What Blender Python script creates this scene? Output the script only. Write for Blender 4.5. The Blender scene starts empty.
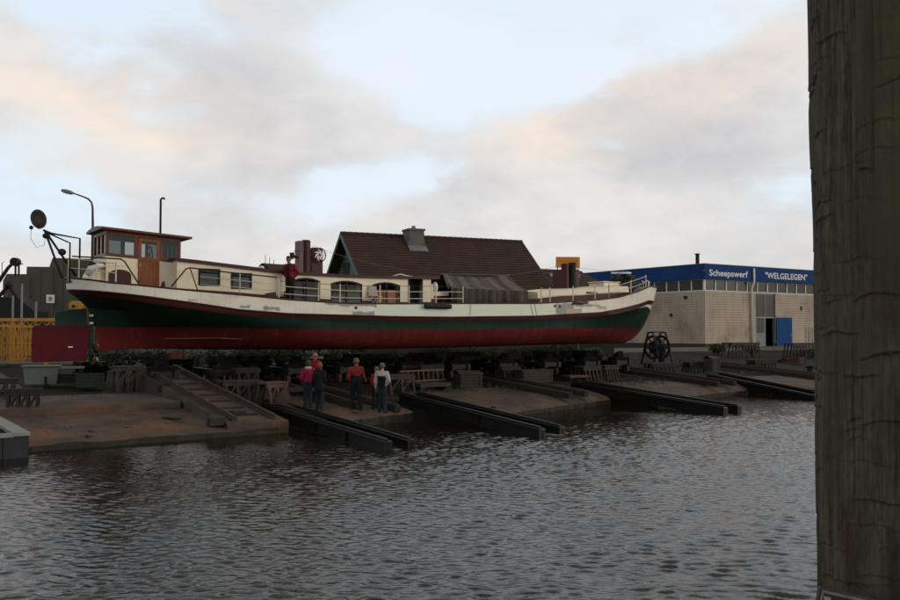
import bpy, bmesh, math, random
import numpy as np
from mathutils import Vector, Matrix, noise as mnoise
R = random.Random(7)
SC = bpy.context.scene
COL = SC.collection
rad = math.radians

# ------------------------------------------------------------------ camera, sky, sun, exposure
F = 900.0
EYE = Vector((0.0, 0.0, 3.0))
PITCH = math.atan(33.0 / F)
cam_d = bpy.data.cameras.new('camera')
cam_d.sensor_width = 36.0
cam_d.lens = 36.0
cam_d.clip_start = 0.1
cam_d.clip_end = 6000
cam = bpy.data.objects.new('camera', cam_d)
COL.objects.link(cam)
cam.location = EYE
cam.rotation_euler = (math.pi / 2 + PITCH, 0, 0)
SC.camera = cam
SC.view_settings.view_transform = 'Standard'
SC.view_settings.look = 'None'
SC.view_settings.exposure = 0.0
SC.view_settings.gamma = 1.0
SUN_EL, SUN_AZ = rad(13), rad(102)      # azimuth clockwise from +Y: low, behind the camera and to the right

world = bpy.data.worlds.new('World')
SC.world = world
world.use_nodes = True
wn = world.node_tree.nodes
wl = world.node_tree.links
wn.clear()


def wmath(op, a, b=None, c=None, clamp=False):
    n = wn.new('ShaderNodeMath'); n.operation = op; n.use_clamp = clamp
    for i, v in enumerate((a, b, c)):
        if v is None: continue
        if isinstance(v, (int, float)): n.inputs[i].default_value = v
        else: wl.new(v, n.inputs[i])
    return n.outputs[0]


def wmix(f, a, b):
    n = wn.new('ShaderNodeMix'); n.data_type = 'RGBA'
    for s, v in ((0, f), (6, a), (7, b)):
        if isinstance(v, (int, float)): n.inputs[s].default_value = v
        elif isinstance(v, tuple): n.inputs[s].default_value = (*v, 1)
        else: wl.new(v, n.inputs[s])
    return n.outputs[2]


def wstep(x, lo, hi):
    n = wn.new('ShaderNodeMapRange'); n.interpolation_type = 'SMOOTHSTEP'
    wl.new(x, n.inputs[0]); n.inputs[1].default_value = lo; n.inputs[2].default_value = hi
    return n.outputs[0]


def wnoise(vec, scale, detail=6, rough=0.55, off=(0, 0, 0), sc=(1, 1, 1)):
    m = wn.new('ShaderNodeMapping'); m.inputs[1].default_value = off; m.inputs[3].default_value = sc
    wl.new(vec, m.inputs[0])
    n = wn.new('ShaderNodeTexNoise'); n.inputs['Scale'].default_value = scale
    n.inputs['Detail'].default_value = detail; n.inputs['Roughness'].default_value = rough
    wl.new(m.outputs[0], n.inputs['Vector'])
    return n.outputs['Fac']


tc = wn.new('ShaderNodeTexCoord').outputs['Generated']
sep = wn.new('ShaderNodeSeparateXYZ'); wl.new(tc, sep.inputs[0])
dx, dy, dz = sep.outputs
az = wmath('ARCTAN2', dx, dy)
el = wmath('ARCSINE', wmath('MAXIMUM', dz, -0.02))
n_edge = wnoise(tc, 5.0, 8, 0.6, (3.1, 0.2, 0.7), (1, 1, 1.7))
n_fine = wnoise(tc, 13.0, 6, 0.6, (0.3, 5.2, 1.7), (1, 1, 1.9))
n_big = wnoise(tc, 2.3, 5, 0.5, (7.7, 1.3, 2.0), (1, 1, 2.4))
wob = wmath('ADD', wmath('MULTIPLY', wmath('SUBTRACT', n_edge, 0.5), 1.5), wmath('MULTIPLY', wmath('SUBTRACT', n_fine, 0.5), 0.6))


def blob(px, py, rx, ry, tilt, lo=0.55, hi=1.1, wk=1.0):
    """soft cloud bank at a fixed direction of the sky (azimuth, elevation), its edge broken by noise"""
    a0 = math.atan((px - 450) / F); e0 = math.atan((333 - py) / F)
    a = wmath('SUBTRACT', az, a0); e = wmath('SUBTRACT', el, e0)
    c, s = math.cos(tilt), math.sin(tilt)
    x = wmath('DIVIDE', wmath('ADD', wmath('MULTIPLY', a, c), wmath('MULTIPLY', e, s)), rx / F)
    y = wmath('DIVIDE', wmath('SUBTRACT', wmath('MULTIPLY', e, c), wmath('MULTIPLY', a, s)), ry / F)
    r = wmath('SQRT', wmath('ADD', wmath('MULTIPLY', x, x), wmath('MULTIPLY', y, y)))
    r = wmath('ADD', r, wmath('MULTIPLY', wob, wk))
    n = wn.new('ShaderNodeMapRange'); n.interpolation_type = 'SMOOTHSTEP'
    wl.new(r, n.inputs[0]); n.inputs[1].default_value = hi; n.inputs[2].default_value = lo
    n.inputs[3].default_value = 0; n.inputs[4].default_value = 1
    return n.outputs[0]


SKY = wn.new('ShaderNodeTexSky')
SKY.sky_type = 'NISHITA'
SKY.sun_disc = False
SKY.sun_elevation = SUN_EL
SKY.sun_rotation = SUN_AZ
C_BLUE = (0.74, 0.85, 0.95)
C_PALE = (0.83, 0.89, 0.95)
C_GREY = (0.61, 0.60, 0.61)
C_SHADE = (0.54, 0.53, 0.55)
C_CREAM = (0.95, 0.85, 0.76)
C_PEACH = (0.98, 0.79, 0.63)
col = wmix(wstep(n_big, 0.38, 0.62), C_BLUE, C_PALE)


def density(off):
    a = wnoise(tc, 4.6, 9, 0.56, (1.3 + off[0], 4.2 + off[1], 0.4 + off[2]), (1, 1, 1.9))
    b = wnoise(tc, 1.9, 3, 0.5, (6.3 + off[0], 2.2 + off[1], 3.4 + off[2]), (1, 1, 2.2))
    return wmath('ADD', wmath('MULTIPLY', a, 0.72), wmath('MULTIPLY', b, 0.28))


D0 = density((0, 0, 0))
D1 = density((0.05, -0.02, 0.075))              # a step towards the light: what lies there shades the puff
lit = wmath('ADD', wmath('MULTIPLY', wmath('SUBTRACT', D0, D1), 5.0), 0.5, clamp=True)
# banks of cloud at fixed directions add to the density; the open sky above takes from it
bank_l = blob(150, 115, 290, 75, -0.1, 0.2, 1.3, 0.5)
bank_r = blob(650, 135, 200, 62, 0.28, 0.45, 1.15, 0.5)
bank_g = blob(610, 190, 300, 45, 0.22, 0.3, 1.25, 0.5)
low = wstep(el, 0.19, 0.05)
bias = wmath('ADD', wmath('MULTIPLY', bank_l, 0.13), wmath('MULTIPLY', bank_r, 0.2))
bias = wmath('ADD', bias, wmath('MULTIPLY', bank_g, 0.14))
bias = wmath('ADD', bias, wmath('MULTIPLY', low, 0.17))
gapc = blob(450, 40, 190, 75, 0.1, 0.3, 1.2, 0.5)
bias = wmath('SUBTRACT', bias, wmath('MULTIPLY', gapc, 0.1))
dens = wmath('ADD', D0, bias)
cover = wstep(dens, 0.49, 0.61)
thick = wstep(dens, 0.55, 0.8)
warm = wmath('ADD', wmath('MULTIPLY', blob(140, 118, 170, 48, -0.15, 0.2, 1.2, 0.5), 0.9), wmath('MULTIPLY', blob(655, 105, 200, 50, 0.28, 0.3, 1.2, 0.5), 0.75))
warm = wmath('ADD', warm, 0.18, clamp=True)
bright = wmix(warm, (0.76, 0.75, 0.75), wmix(wmath('MULTIPLY', warm, 0.75), C_CREAM, C_PEACH))
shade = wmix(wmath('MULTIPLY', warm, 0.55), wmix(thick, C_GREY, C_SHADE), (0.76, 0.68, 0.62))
cloud = wmix(lit, shade, bright)
col = wmix(wmath('MULTIPLY', cover, 0.92), col, cloud)
# higher up, out of view: a grey cloud deck added to dim the light
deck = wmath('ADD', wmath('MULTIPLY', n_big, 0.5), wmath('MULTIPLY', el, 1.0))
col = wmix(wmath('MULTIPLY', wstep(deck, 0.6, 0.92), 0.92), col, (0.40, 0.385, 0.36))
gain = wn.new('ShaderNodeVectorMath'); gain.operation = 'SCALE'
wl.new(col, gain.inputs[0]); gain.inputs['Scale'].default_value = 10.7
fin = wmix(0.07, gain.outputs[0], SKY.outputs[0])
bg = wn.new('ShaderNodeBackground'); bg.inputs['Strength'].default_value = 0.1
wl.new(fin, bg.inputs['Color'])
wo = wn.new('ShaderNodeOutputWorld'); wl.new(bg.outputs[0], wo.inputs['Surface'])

sun_d = bpy.data.lights.new('sun', 'SUN')
sun_d.energy = 0.85
sun_d.angle = rad(20)
sun_d.color = (1.0, 0.88, 0.74)
sun = bpy.data.objects.new('sun', sun_d)
COL.objects.link(sun)
sd = Vector((math.sin(SUN_AZ) * math.cos(SUN_EL), math.cos(SUN_AZ) * math.cos(SUN_EL), math.sin(SUN_EL)))
sun.rotation_euler = sd.to_track_quat('Z', 'Y').to_euler()
sun.location = (0, -20, 40)

# ------------------------------------------------------------------ geometry helpers
RIGHT = Vector((1, 0, 0))
FWD = Vector((0, math.cos(PITCH), math.sin(PITCH)))
UPV = Vector((0, -math.sin(PITCH), math.cos(PITCH)))
TH = rad(34.0)
CU, SU = math.cos(TH), math.sin(TH)


def ray(px, py):
    return (FWD * F + RIGHT * (px - 450) + UPV * (300 - py)) / F


def at(px, py, Y):
    """the point of the place seen at (px, py), at a distance Y straight ahead"""
    d = ray(px, py)
    return EYE + d * (Y / d.y)


def yd(u, w, z=0.0):
    """yard frame: u along the slip front, w square to it, away from the water"""
    return Vector((u * CU - w * SU, u * SU + w * CU, z))


def to_uw(p):
    return (p.x * CU + p.y * SU, -p.x * SU + p.y * CU)


ZY = 1.75


def gz(w):
    return min(ZY, 0.2 + 0.0646 * (w - 25.0))


def G(px, py):
    """the point of the sloping yard seen at (px, py)"""
    d = ray(px, py)
    lo, hi = 5.0, 400.0
    for _ in range(60):
        m = 0.5 * (lo + hi)
        p = EYE + d * (m / d.y)
        if p.z > gz(to_uw(p)[1]): lo = m
        else: hi = m
    return EYE + d * (lo / d.y)


def W(px, py, w):
    """the point seen at (px, py) on the upright plane at yard depth w"""
    d = ray(px, py)
    t = (w - to_uw(EYE)[1]) / to_uw(d)[1]
    return EYE + d * t


def GC(px, py, wmax=32.9):
    """like G, but a thing under the hull stands in front of the carriages"""
    p = G(px, py)
    u, w = to_uw(p)
    if 9.8 < u < 36 and wmax < w < 37:
        q = W(px, py, wmax)
        p = Vector((q.x, q.y, gz(wmax)))
    return p


class MB:
    def __init__(s):
        s.v = []; s.f = []; s.m = []

    def add(s, vs, fs, mi=0):
        o = len(s.v)
        s.v.extend(tuple(v) for v in vs)
        for f in fs:
            s.f.append(tuple(i + o for i in f)); s.m.append(mi)
        return s

    def hexa(s, p, mi=0):
        return s.add(p, [(0, 3, 2, 1), (4, 5, 6, 7), (0, 1, 5, 4), (1, 2, 6, 5), (2, 3, 7, 6), (3, 0, 4, 7)], mi)

    def box(s, x0, x1, y0, y1, z0, z1, mi=0):
        return s.hexa([(x0, y0, z0), (x1, y0, z0), (x1, y1, z0), (x0, y1, z0), (x0, y0, z1), (x1, y0, z1), (x1, y1, z1), (x0, y1, z1)], mi)

    def beam(s, p, q, w, h, up=(0, 0, 1), mi=0):
        p, q = Vector(p), Vector(q)
        t = (q - p).normalized()
        a = Vector(up)
        if abs(t.dot(a)) > 0.98: a = Vector((0, 1, 0))
        b = t.cross(a).normalized(); c = b.cross(t).normalized()
        b *= w / 2; c *= h / 2
        return s.hexa([p - b - c, q - b - c, q + b - c, p + b - c, p - b + c, q - b + c, q + b + c, p + b + c], mi)

    def cyl(s, p, q, r0, r1=None, n=12, mi=0, caps=True):
        r1 = r0 if r1 is None else r1
        p, q = Vector(p), Vector(q)
        t = (q - p).normalized()
        a = Vector((0, 0, 1)) if abs(t.z) < 0.95 else Vector((1, 0, 0))
        b = t.cross(a).normalized(); c = t.cross(b)
        vs = []
        for (o, r) in ((p, r0), (q, r1)):
            for k in range(n):
                th = 2 * math.pi * k / n
                vs.append(o + (b * math.cos(th) + c * math.sin(th)) * r)
        fs = [(k, n + k, n + (k + 1) % n, (k + 1) % n) for k in range(n)]
        if caps:
            fs += [tuple(range(n)), tuple(range(2 * n - 1, n - 1, -1))]
        return s.add(vs, fs, mi)

    def tube(s, pts, r, n=8, mi=0):
        pts = [Vector(p) for p in pts]
        vs = []; N = len(pts)
        rr = r if isinstance(r, (list, tuple)) else [r] * N
        b = None
        for i, p in enumerate(pts):
            t = (pts[min(i + 1, N - 1)] - pts[max(i - 1, 0)]).normalized()
            if b is None:
                a = Vector((0, 0, 1)) if abs(t.z) < 0.9 else Vector((1, 0, 0))
                b = t.cross(a).normalized()
            b = (b - t * b.dot(t)).normalized()
            c = t.cross(b)
            for k in range(n):
                th = 2 * math.pi * k / n
                vs.append(p + (b * math.cos(th) + c * math.sin(th)) * rr[i])
        fs = []
        for i in range(N - 1):
            for k in range(n):
                fs.append((i * n + k, (i + 1) * n + k, (i + 1) * n + (k + 1) % n, i * n + (k + 1) % n))
        fs += [tuple(range(n)), tuple(range(N * n - 1, (N - 1) * n - 1, -1))]
        return s.add(vs, fs, mi)

    def prism(s, pts, vec, mi=0):
        n = len(pts); vec = Vector(vec)
        pts = [Vector(p) for p in pts]
        vs = pts + [p + vec for p in pts]
        fs = [tuple(range(n - 1, -1, -1)), tuple(range(n, 2 * n))]
        fs += [(k, (k + 1) % n, n + (k + 1) % n, n + k) for k in range(n)]
        return s.add(vs, fs, mi)

    def ball(s, c, rx, ry=None, rz=None, n=10, m=7, mi=0):
        ry = rx if ry is None else ry; rz = rx if rz is None else rz
        c = Vector(c); vs = []; fs = []
        for i in range(m + 1):
            ph = math.pi * i / m
            for k in range(n):
                th = 2 * math.pi * k / n
                vs.append(c + Vector((rx * math.sin(ph) * math.cos(th), ry * math.sin(ph) * math.sin(th), rz * math.cos(ph))))
        for i in range(m):
            for k in range(n):
                fs.append((i * n + k, i * n + (k + 1) % n, (i + 1) * n + (k + 1) % n, (i + 1) * n + k))
        return s.add(vs, fs, mi)

    def grid(s, rows, mi=0, flip=False):
        n = len(rows[0]); vs = [p for r in rows for p in r]; fs = []
        for i in range(len(rows) - 1):
            for k in range(n - 1):
                f = (i * n + k, i * n + k + 1, (i + 1) * n + k + 1, (i + 1) * n + k)
                fs.append(f[::-1] if flip else f)
        return s.add(vs, fs, mi)

    def mesh(s, name, mats, smooth=False, fix=True):
        me = bpy.data.meshes.new(name)
        me.from_pydata([tuple(v) for v in s.v], [], s.f)
        for m in (mats if isinstance(mats, (list, tuple)) else [mats]):
            me.materials.append(m)
        if any(s.m): me.polygons.foreach_set('material_index', s.m)
        if fix:
            bm = bmesh.new(); bm.from_mesh(me)
            bmesh.ops.remove_doubles(bm, verts=bm.verts, dist=1e-5)
            bmesh.ops.recalc_face_normals(bm, faces=bm.faces)
            bm.to_mesh(me); bm.free()
        if smooth:
            me.polygons.foreach_set('use_smooth', [True] * len(me.polygons))
        me.update()
        return me

    def build(s, name, mats, parent=None, smooth=False, fix=True, bevel=0, angle=None, **props):
        me = s.mesh(name, mats, smooth or angle is not None, fix)
        if angle is not None: me.set_sharp_from_angle(angle=rad(angle))
        o = bpy.data.objects.new(name, me)
        COL.objects.link(o)
        if parent is not None: o.parent = parent
        if bevel:
            b = o.modifiers.new('edge', 'BEVEL'); b.width = bevel; b.segments = 2; b.limit_method = 'ANGLE'
        for k, v in props.items(): o[k] = v
        return o


def thing(name, label, cat, loc=(0, 0, 0), rz=0.0, group=None):
    o = bpy.data.objects.new(name, None)
    COL.objects.link(o)
    o.empty_display_size = 0.3
    o.location = loc; o.rotation_euler = (0, 0, rz)
    o['label'] = label; o['category'] = cat
    if group: o['group'] = group
    return o


def tag(o, label, cat, group=None):
    o['label'] = label; o['category'] = cat
    if group: o['group'] = group
    return o


def kids(o):
    return [c for c in bpy.data.objects if c.parent == o]


def copy_thing(src, loc, rz, label, scale=None, group=None):
    r = src.copy(); COL.objects.link(r)
    r.location = loc; r.rotation_euler = (0, 0, rz); r['label'] = label
    if scale is not None: r.scale = scale
    if group: r['group'] = group
    for ch in kids(src):
        c = ch.copy(); COL.objects.link(c); c.parent = r
        for g in kids(ch):
            d = g.copy(); COL.objects.link(d); d.parent = c
    return r


# ------------------------------------------------------------------ materials
MATS = {}


def mat(name, c1, c2=None, scale=2.0, lo=0.35, hi=0.7, rough=0.7, bump=0.0, bscale=25.0, stretch=(1, 1, 1), metal=0.0, spec=0.5, c3=None, s3=0.6, lo3=0.5, hi3=0.7):
    m = bpy.data.materials.new(name); m.use_nodes = True
    n = m.node_tree.nodes; l = m.node_tree.links
    b = n['Principled BSDF']
    b.inputs['Roughness'].default_value = rough
    b.inputs['Metallic'].default_value = metal
    b.inputs['Specular IOR Level'].default_value = spec
    t = n.new('ShaderNodeTexCoord'); mp = n.new('ShaderNodeMapping')
    mp.inputs[3].default_value = stretch
    l.new(t.outputs['Object'], mp.inputs[0])

    def noise(sc, det=6, ro=0.6):
        x = n.new('ShaderNodeTexNoise'); x.inputs['Scale'].default_value = sc
        x.inputs['Detail'].default_value = det; x.inputs['Roughness'].default_value = ro
        l.new(mp.outputs[0], x.inputs['Vector']); return x.outputs['Fac']

    def ramp(f, a, c):
        x = n.new('ShaderNodeMapRange'); l.new(f, x.inputs[0])
        x.inputs[1].default_value = a; x.inputs[2].default_value = c; return x.outputs[0]

    def mix(f, a, c):
        x = n.new('ShaderNodeMix'); x.data_type = 'RGBA'; l.new(f, x.inputs[0])
        for s_, v in ((6, a), (7, c)):
            if isinstance(v, tuple): x.inputs[s_].default_value = (*v, 1)
            else: l.new(v, x.inputs[s_])
        return x.outputs[2]
    if c2 is None:
        c2 = tuple(x * 0.72 for x in c1)
    out = mix(ramp(noise(scale), lo, hi), tuple(c1), tuple(c2))
    if c3 is not None:
        out = mix(ramp(noise(s3, 8, 0.65), lo3, hi3), out, tuple(c3))
    l.new(out, b.inputs['Base Color'])
    if bump:
        bp = n.new('ShaderNodeBump'); bp.inputs['Strength'].default_value = bump; bp.inputs['Distance'].default_value = 0.02
        l.new(noise(bscale, 5, 0.6), bp.inputs['Height']); l.new(bp.outputs[0], b.inputs['Normal'])
    m['hook'] = 0
    MATS[name] = m
    return m


def glass_mat(name, tint=(0.8, 0.85, 0.85), rough=0.03, through=0.8):
    m = bpy.data.materials.new(name); m.use_nodes = True
    n = m.node_tree.nodes; l = m.node_tree.links
    n.clear()
    o = n.new('ShaderNodeOutputMaterial'); mx = n.new('ShaderNodeMixShader')
    tr = n.new('ShaderNodeBsdfTransparent'); tr.inputs[0].default_value = (*[x * through for x in tint], 1)
    gl = n.new('ShaderNodeBsdfGlossy'); gl.inputs['Roughness'].default_value = rough
    fr = n.new('ShaderNodeFresnel'); fr.inputs[0].default_value = 1.5
    l.new(fr.outputs[0], mx.inputs[0]); l.new(tr.outputs[0], mx.inputs[1]); l.new(gl.outputs[0], mx.inputs[2])
    l.new(mx.outputs[0], o.inputs[0])
    return m


M_WHITE = mat('white paint', (0.74, 0.71, 0.6), (0.63, 0.59, 0.48), 1.6, rough=0.45, c3=(0.36, 0.3, 0.2), s3=0.9, lo3=0.6, hi3=0.85, stretch=(0.5, 1, 1.6))
M_CREAM = mat('cream paint', (0.78, 0.67, 0.47), (0.68, 0.57, 0.39), 1.2, rough=0.45, c3=(0.42, 0.31, 0.17), s3=1.5, lo3=0.6, hi3=0.9)
M_RAIL = mat('rail paint', (0.62, 0.55, 0.4), (0.5, 0.42, 0.3), 5, rough=0.45)
M_MAROON = mat('maroon paint', (0.058, 0.009, 0.009), (0.04, 0.007, 0.007), 2.5, rough=0.5, spec=0.3)
M_GREEN = mat('dark green paint', (0.0022, 0.021, 0.0115), (0.0016, 0.014, 0.008), 1.5, lo=0.3, hi=0.7, c3=(0.006, 0.03, 0.019), s3=0.8, lo3=0.5, hi3=0.8, rough=0.6, spec=0.3, stretch=(0.4, 1, 1))
M_RED = mat('red antifouling', (0.12, 0.0105, 0.0085), (0.075, 0.0068, 0.006), 1.1, rough=0.85, spec=0.2, bump=0.1, bscale=14, stretch=(0.35, 1, 1), c3=(0.06, 0.01, 0.009), s3=0.7, lo3=0.5, hi3=0.75)
M_RUDDER = mat('crimson rudder paint', (0.09, 0.0085, 0.012), (0.06, 0.006, 0.009), 1.8, rough=0.85, spec=0.2, bump=0.1, bscale=14)
M_WOOD = mat('varnished wood', (0.15, 0.036, 0.01), (0.08, 0.018, 0.006), 3, rough=0.4, spec=0.3, stretch=(3, 3, 0.5), bump=0.1)
M_DOOR = mat('oiled door wood', (0.24, 0.062, 0.013), (0.14, 0.034, 0.008), 3, rough=0.4, spec=0.3, stretch=(3, 3, 0.5), bump=0.1)
M_DARKWOOD = mat('dark roof wood', (0.07, 0.03, 0.02), (0.045, 0.02, 0.014), 3, rough=0.5)
M_DECK = mat('deck paint', (0.07, 0.03, 0.028), (0.05, 0.024, 0.022), 2, rough=0.6)
M_PRIMER = mat('grey primer', (0.19, 0.2, 0.2), (0.27, 0.27, 0.25), 4, rough=0.7)
M_BLACK = mat('black iron', (0.008, 0.008, 0.009), (0.015, 0.013, 0.012), 6, rough=0.6, spec=0.3)
M_IRON = mat('tarry steel', (0.0065, 0.006, 0.0058), (0.012, 0.0085, 0.0065), 2.5, rough=0.6, spec=0.3, bump=0.15, bscale=20)
M_BEAM = mat('wet black steel', (0.005, 0.005, 0.0055), (0.01, 0.008, 0.007), 2.0, spec=0.22, rough=0.42, stretch=(1, 1, 1), bump=0.12, bscale=18)
M_TIMBER = mat('weathered timber', (0.043, 0.026, 0.016), (0.024, 0.015, 0.01), 3, rough=0.85, stretch=(1, 1, 1), bump=0.3, bscale=30)
M_TIMBER2 = mat('pale timber', (0.13, 0.075, 0.038), (0.08, 0.046, 0.025), 3, rough=0.85, bump=0.3, bscale=30)
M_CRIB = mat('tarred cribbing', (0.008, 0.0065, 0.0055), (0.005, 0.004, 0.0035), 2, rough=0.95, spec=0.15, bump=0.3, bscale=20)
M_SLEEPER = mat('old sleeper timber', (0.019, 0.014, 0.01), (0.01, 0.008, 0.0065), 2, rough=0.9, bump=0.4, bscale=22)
M_CONC = mat('rusty wet concrete', (0.092, 0.06, 0.041), (0.045, 0.032, 0.023), 1.1, lo=0.38, hi=0.62, rough=0.75, spec=0.3, bump=0.5, bscale=7, c3=(0.15, 0.062, 0.026), s3=0.6, lo3=0.5, hi3=0.66)
M_CONC2 = mat('mossy concrete', (0.036, 0.033, 0.02), (0.022, 0.023, 0.014), 1.4, rough=0.9, bump=0.5, bscale=9)
M_GROUND = mat('yard earth', (0.022, 0.018, 0.012), (0.012, 0.011, 0.007), 0.5, rough=0.95, spec=0.2, bump=0.5, bscale=5, c3=(0.016, 0.022, 0.007), s3=0.16, lo3=0.52, hi3=0.62)
M_PATH = mat('pale concrete', (0.12, 0.105, 0.083), (0.08, 0.07, 0.055), 0.8, rough=0.9, bump=0.2)
M_YELLOW = mat('yellow paint', (0.56, 0.25, 0.014), (0.4, 0.17, 0.014), 3, rough=0.6, c3=(0.14, 0.06, 0.02), s3=2, lo3=0.55, hi3=0.7)
M_ORANGE = mat('orange sign paint', (0.62, 0.22, 0.012), (0.55, 0.18, 0.012), 3, rough=0.55)
M_BLUE = mat('blue paint', (0.009, 0.048, 0.165), (0.007, 0.038, 0.135), 0.6, rough=0.75, spec=0.12)
M_STONE = mat('grey masonry', (0.13, 0.115, 0.1), (0.09, 0.08, 0.07), 2.5, rough=0.9, bump=0.3, bscale=18)
M_DULLWALL = mat('dull wall', (0.026, 0.024, 0.017), (0.018, 0.017, 0.013), 0.6, rough=0.95, spec=0.15)
M_BROWNWALL = mat('brown cladding', (0.072, 0.066, 0.049), (0.055, 0.051, 0.038), 0.4, rough=0.85, stretch=(1, 1, 0.25))
M_TILE = mat('brown roof tile', (0.056, 0.032, 0.021), (0.033, 0.02, 0.014), 1.3, rough=0.85, spec=0.25, bump=0.5, bscale=9, c3=(0.055, 0.026, 0.013), s3=3.5, lo3=0.5, hi3=0.75)
M_TEAL = mat('teal boarding', (0.045, 0.115, 0.09), (0.032, 0.085, 0.068), 3, rough=0.6)
M_LEAD = mat('lead flashing', (0.16, 0.16, 0.165), (0.14, 0.14, 0.15), 4, rough=0.5)
M_GREYPOST = mat('galvanised steel', (0.2, 0.2, 0.2), (0.14, 0.14, 0.14), 5, rough=0.5, metal=0.2)
M_TARP = mat('brown canvas', (0.068, 0.052, 0.043), (0.042, 0.034, 0.029), 2.0, rough=0.85, bump=0.3, bscale=10, c3=(0.1, 0.075, 0.062), s3=1.2, lo3=0.5, hi3=0.7)
M_RUST = mat('rusty steel', (0.06, 0.025, 0.013), (0.035, 0.015, 0.01), 3, rough=0.85, bump=0.3)
M_BRONZE = mat('bronze', (0.3, 0.19, 0.06), (0.14, 0.1, 0.05), 6, rough=0.4, metal=0.8)
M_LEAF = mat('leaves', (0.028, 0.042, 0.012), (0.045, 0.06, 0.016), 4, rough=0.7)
M_TROUGH = mat('pale green grp', (0.17, 0.18, 0.145), (0.12, 0.13, 0.105), 2, rough=0.6)
M_CRATE = mat('green plastic', (0.016, 0.028, 0.009), (0.03, 0.05, 0.02), 3, rough=0.6)
M_LIME = mat('lime plastic', (0.12, 0.22, 0.03), (0.09, 0.17, 0.03), 3, rough=0.5)
M_LAMP = mat('lamp glass', (0.3, 0.3, 0.3), None, rough=0.3)
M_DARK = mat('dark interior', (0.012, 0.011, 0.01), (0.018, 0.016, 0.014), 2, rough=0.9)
M_PLASTICWHITE = mat('white enamel', (0.7, 0.69, 0.64), (0.6, 0.58, 0.52), 4, rough=0.4)
M_LETTER = mat('white lettering', (0.72, 0.7, 0.66), (0.62, 0.6, 0.56), 4, rough=0.6)
M_CURTAIN = mat('net curtain', (0.75, 0.75, 0.72), (0.5, 0.5, 0.48), 7, rough=0.9, stretch=(2, 2, 0.3))
G_CLEAR = glass_mat('clear glass', (0.8, 0.85, 0.85), 0.03, 0.72)
G_DARK = glass_mat('dim glass', (0.8, 0.85, 0.85), 0.05, 0.75)


def streaks(m, colour, lo=.55, hi=.75, amount=.5, stretch=(2.5, 2.5, .25), scale=2.0):
    """weathering that runs down the surface"""
    n = m.node_tree.nodes; l = m.node_tree.links; b = n['Principled BSDF']
    src = b.inputs['Base Color'].links[0].from_socket
    t = n.new('ShaderNodeTexCoord'); mp = n.new('ShaderNodeMapping'); mp.inputs[3].default_value = stretch; mp.inputs[1].default_value = (3.3, 1.7, .4)
    l.new(t.outputs['Object'], mp.inputs[0])
    x = n.new('ShaderNodeTexNoise'); x.inputs['Scale'].default_value = scale; x.inputs['Detail'].default_value = 8; x.inputs['Roughness'].default_value = .68
    l.new(mp.outputs[0], x.inputs['Vector'])
    r = n.new('ShaderNodeMapRange'); l.new(x.outputs['Fac'], r.inputs[0]); r.inputs[1].default_value = lo; r.inputs[2].default_value = hi; r.inputs[4].default_value = amount
    k = n.new('ShaderNodeMix'); k.data_type = 'RGBA'; l.new(r.outputs[0], k.inputs[0]); l.new(src, k.inputs[6]); k.inputs[7].default_value = (*colour, 1)
    l.new(k.outputs[2], b.inputs['Base Color'])


streaks(M_RED, (0.2, 0.04, 0.03), .52, .74, .55, (1.6, 1, .5))
streaks(M_RED, (0.035, 0.012, 0.01), .56, .72, .6, (.5, 1, 1.6), 1.3)
streaks(M_GREEN, (0.02, 0.045, 0.032), .55, .78, .6)
streaks(M_CREAM, (0.36, 0.24, 0.13), .6, .8, .5)
streaks(M_BLUE, (0.03, 0.055, 0.11), .5, .75, .5, (1, 1, .3), 1.2)
streaks(M_TILE, (0.022, 0.022, 0.012), .52, .7, .6, (.7, .7, .7), 1.4)
streaks(M_BROWNWALL, (0.03, 0.026, 0.019), .5, .72, .6)
streaks(M_RUDDER, (0.05, 0.012, 0.012), .5, .72, .6)
# ------------------------------------------------------------------ water
def water_material():
    m = bpy.data.materials.new('canal water'); m.use_nodes = True
    n = m.node_tree.nodes; l = m.node_tree.links
    b = n['Principled BSDF']
    b.inputs['Base Color'].default_value = (0.008, 0.0065, 0.0035, 1)
    b.inputs['Roughness'].default_value = 0.06
    b.inputs['IOR'].default_value = 1.333
    t = n.new('ShaderNodeTexCoord'); mp = n.new('ShaderNodeMapping')
    mp.inputs[2].default_value = (0, 0, rad(8)); mp.inputs[3].default_value = (0.7, 1, 1)
    l.new(t.outputs['Object'], mp.inputs[0])
    x = n.new('ShaderNodeTexNoise'); x.inputs['Scale'].default_value = 8.5; x.inputs['Detail'].default_value = 5; x.inputs['Distortion'].default_value = 0.4
    l.new(mp.outputs[0], x.inputs['Vector'])
    bp = n.new('ShaderNodeBump'); bp.inputs['Strength'].default_value = 0.35; bp.inputs['Distance'].default_value = 0.035
    l.new(x.outputs['Fac'], bp.inputs['Height']); l.new(bp.outputs[0], b.inputs['Normal'])
    return m


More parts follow.
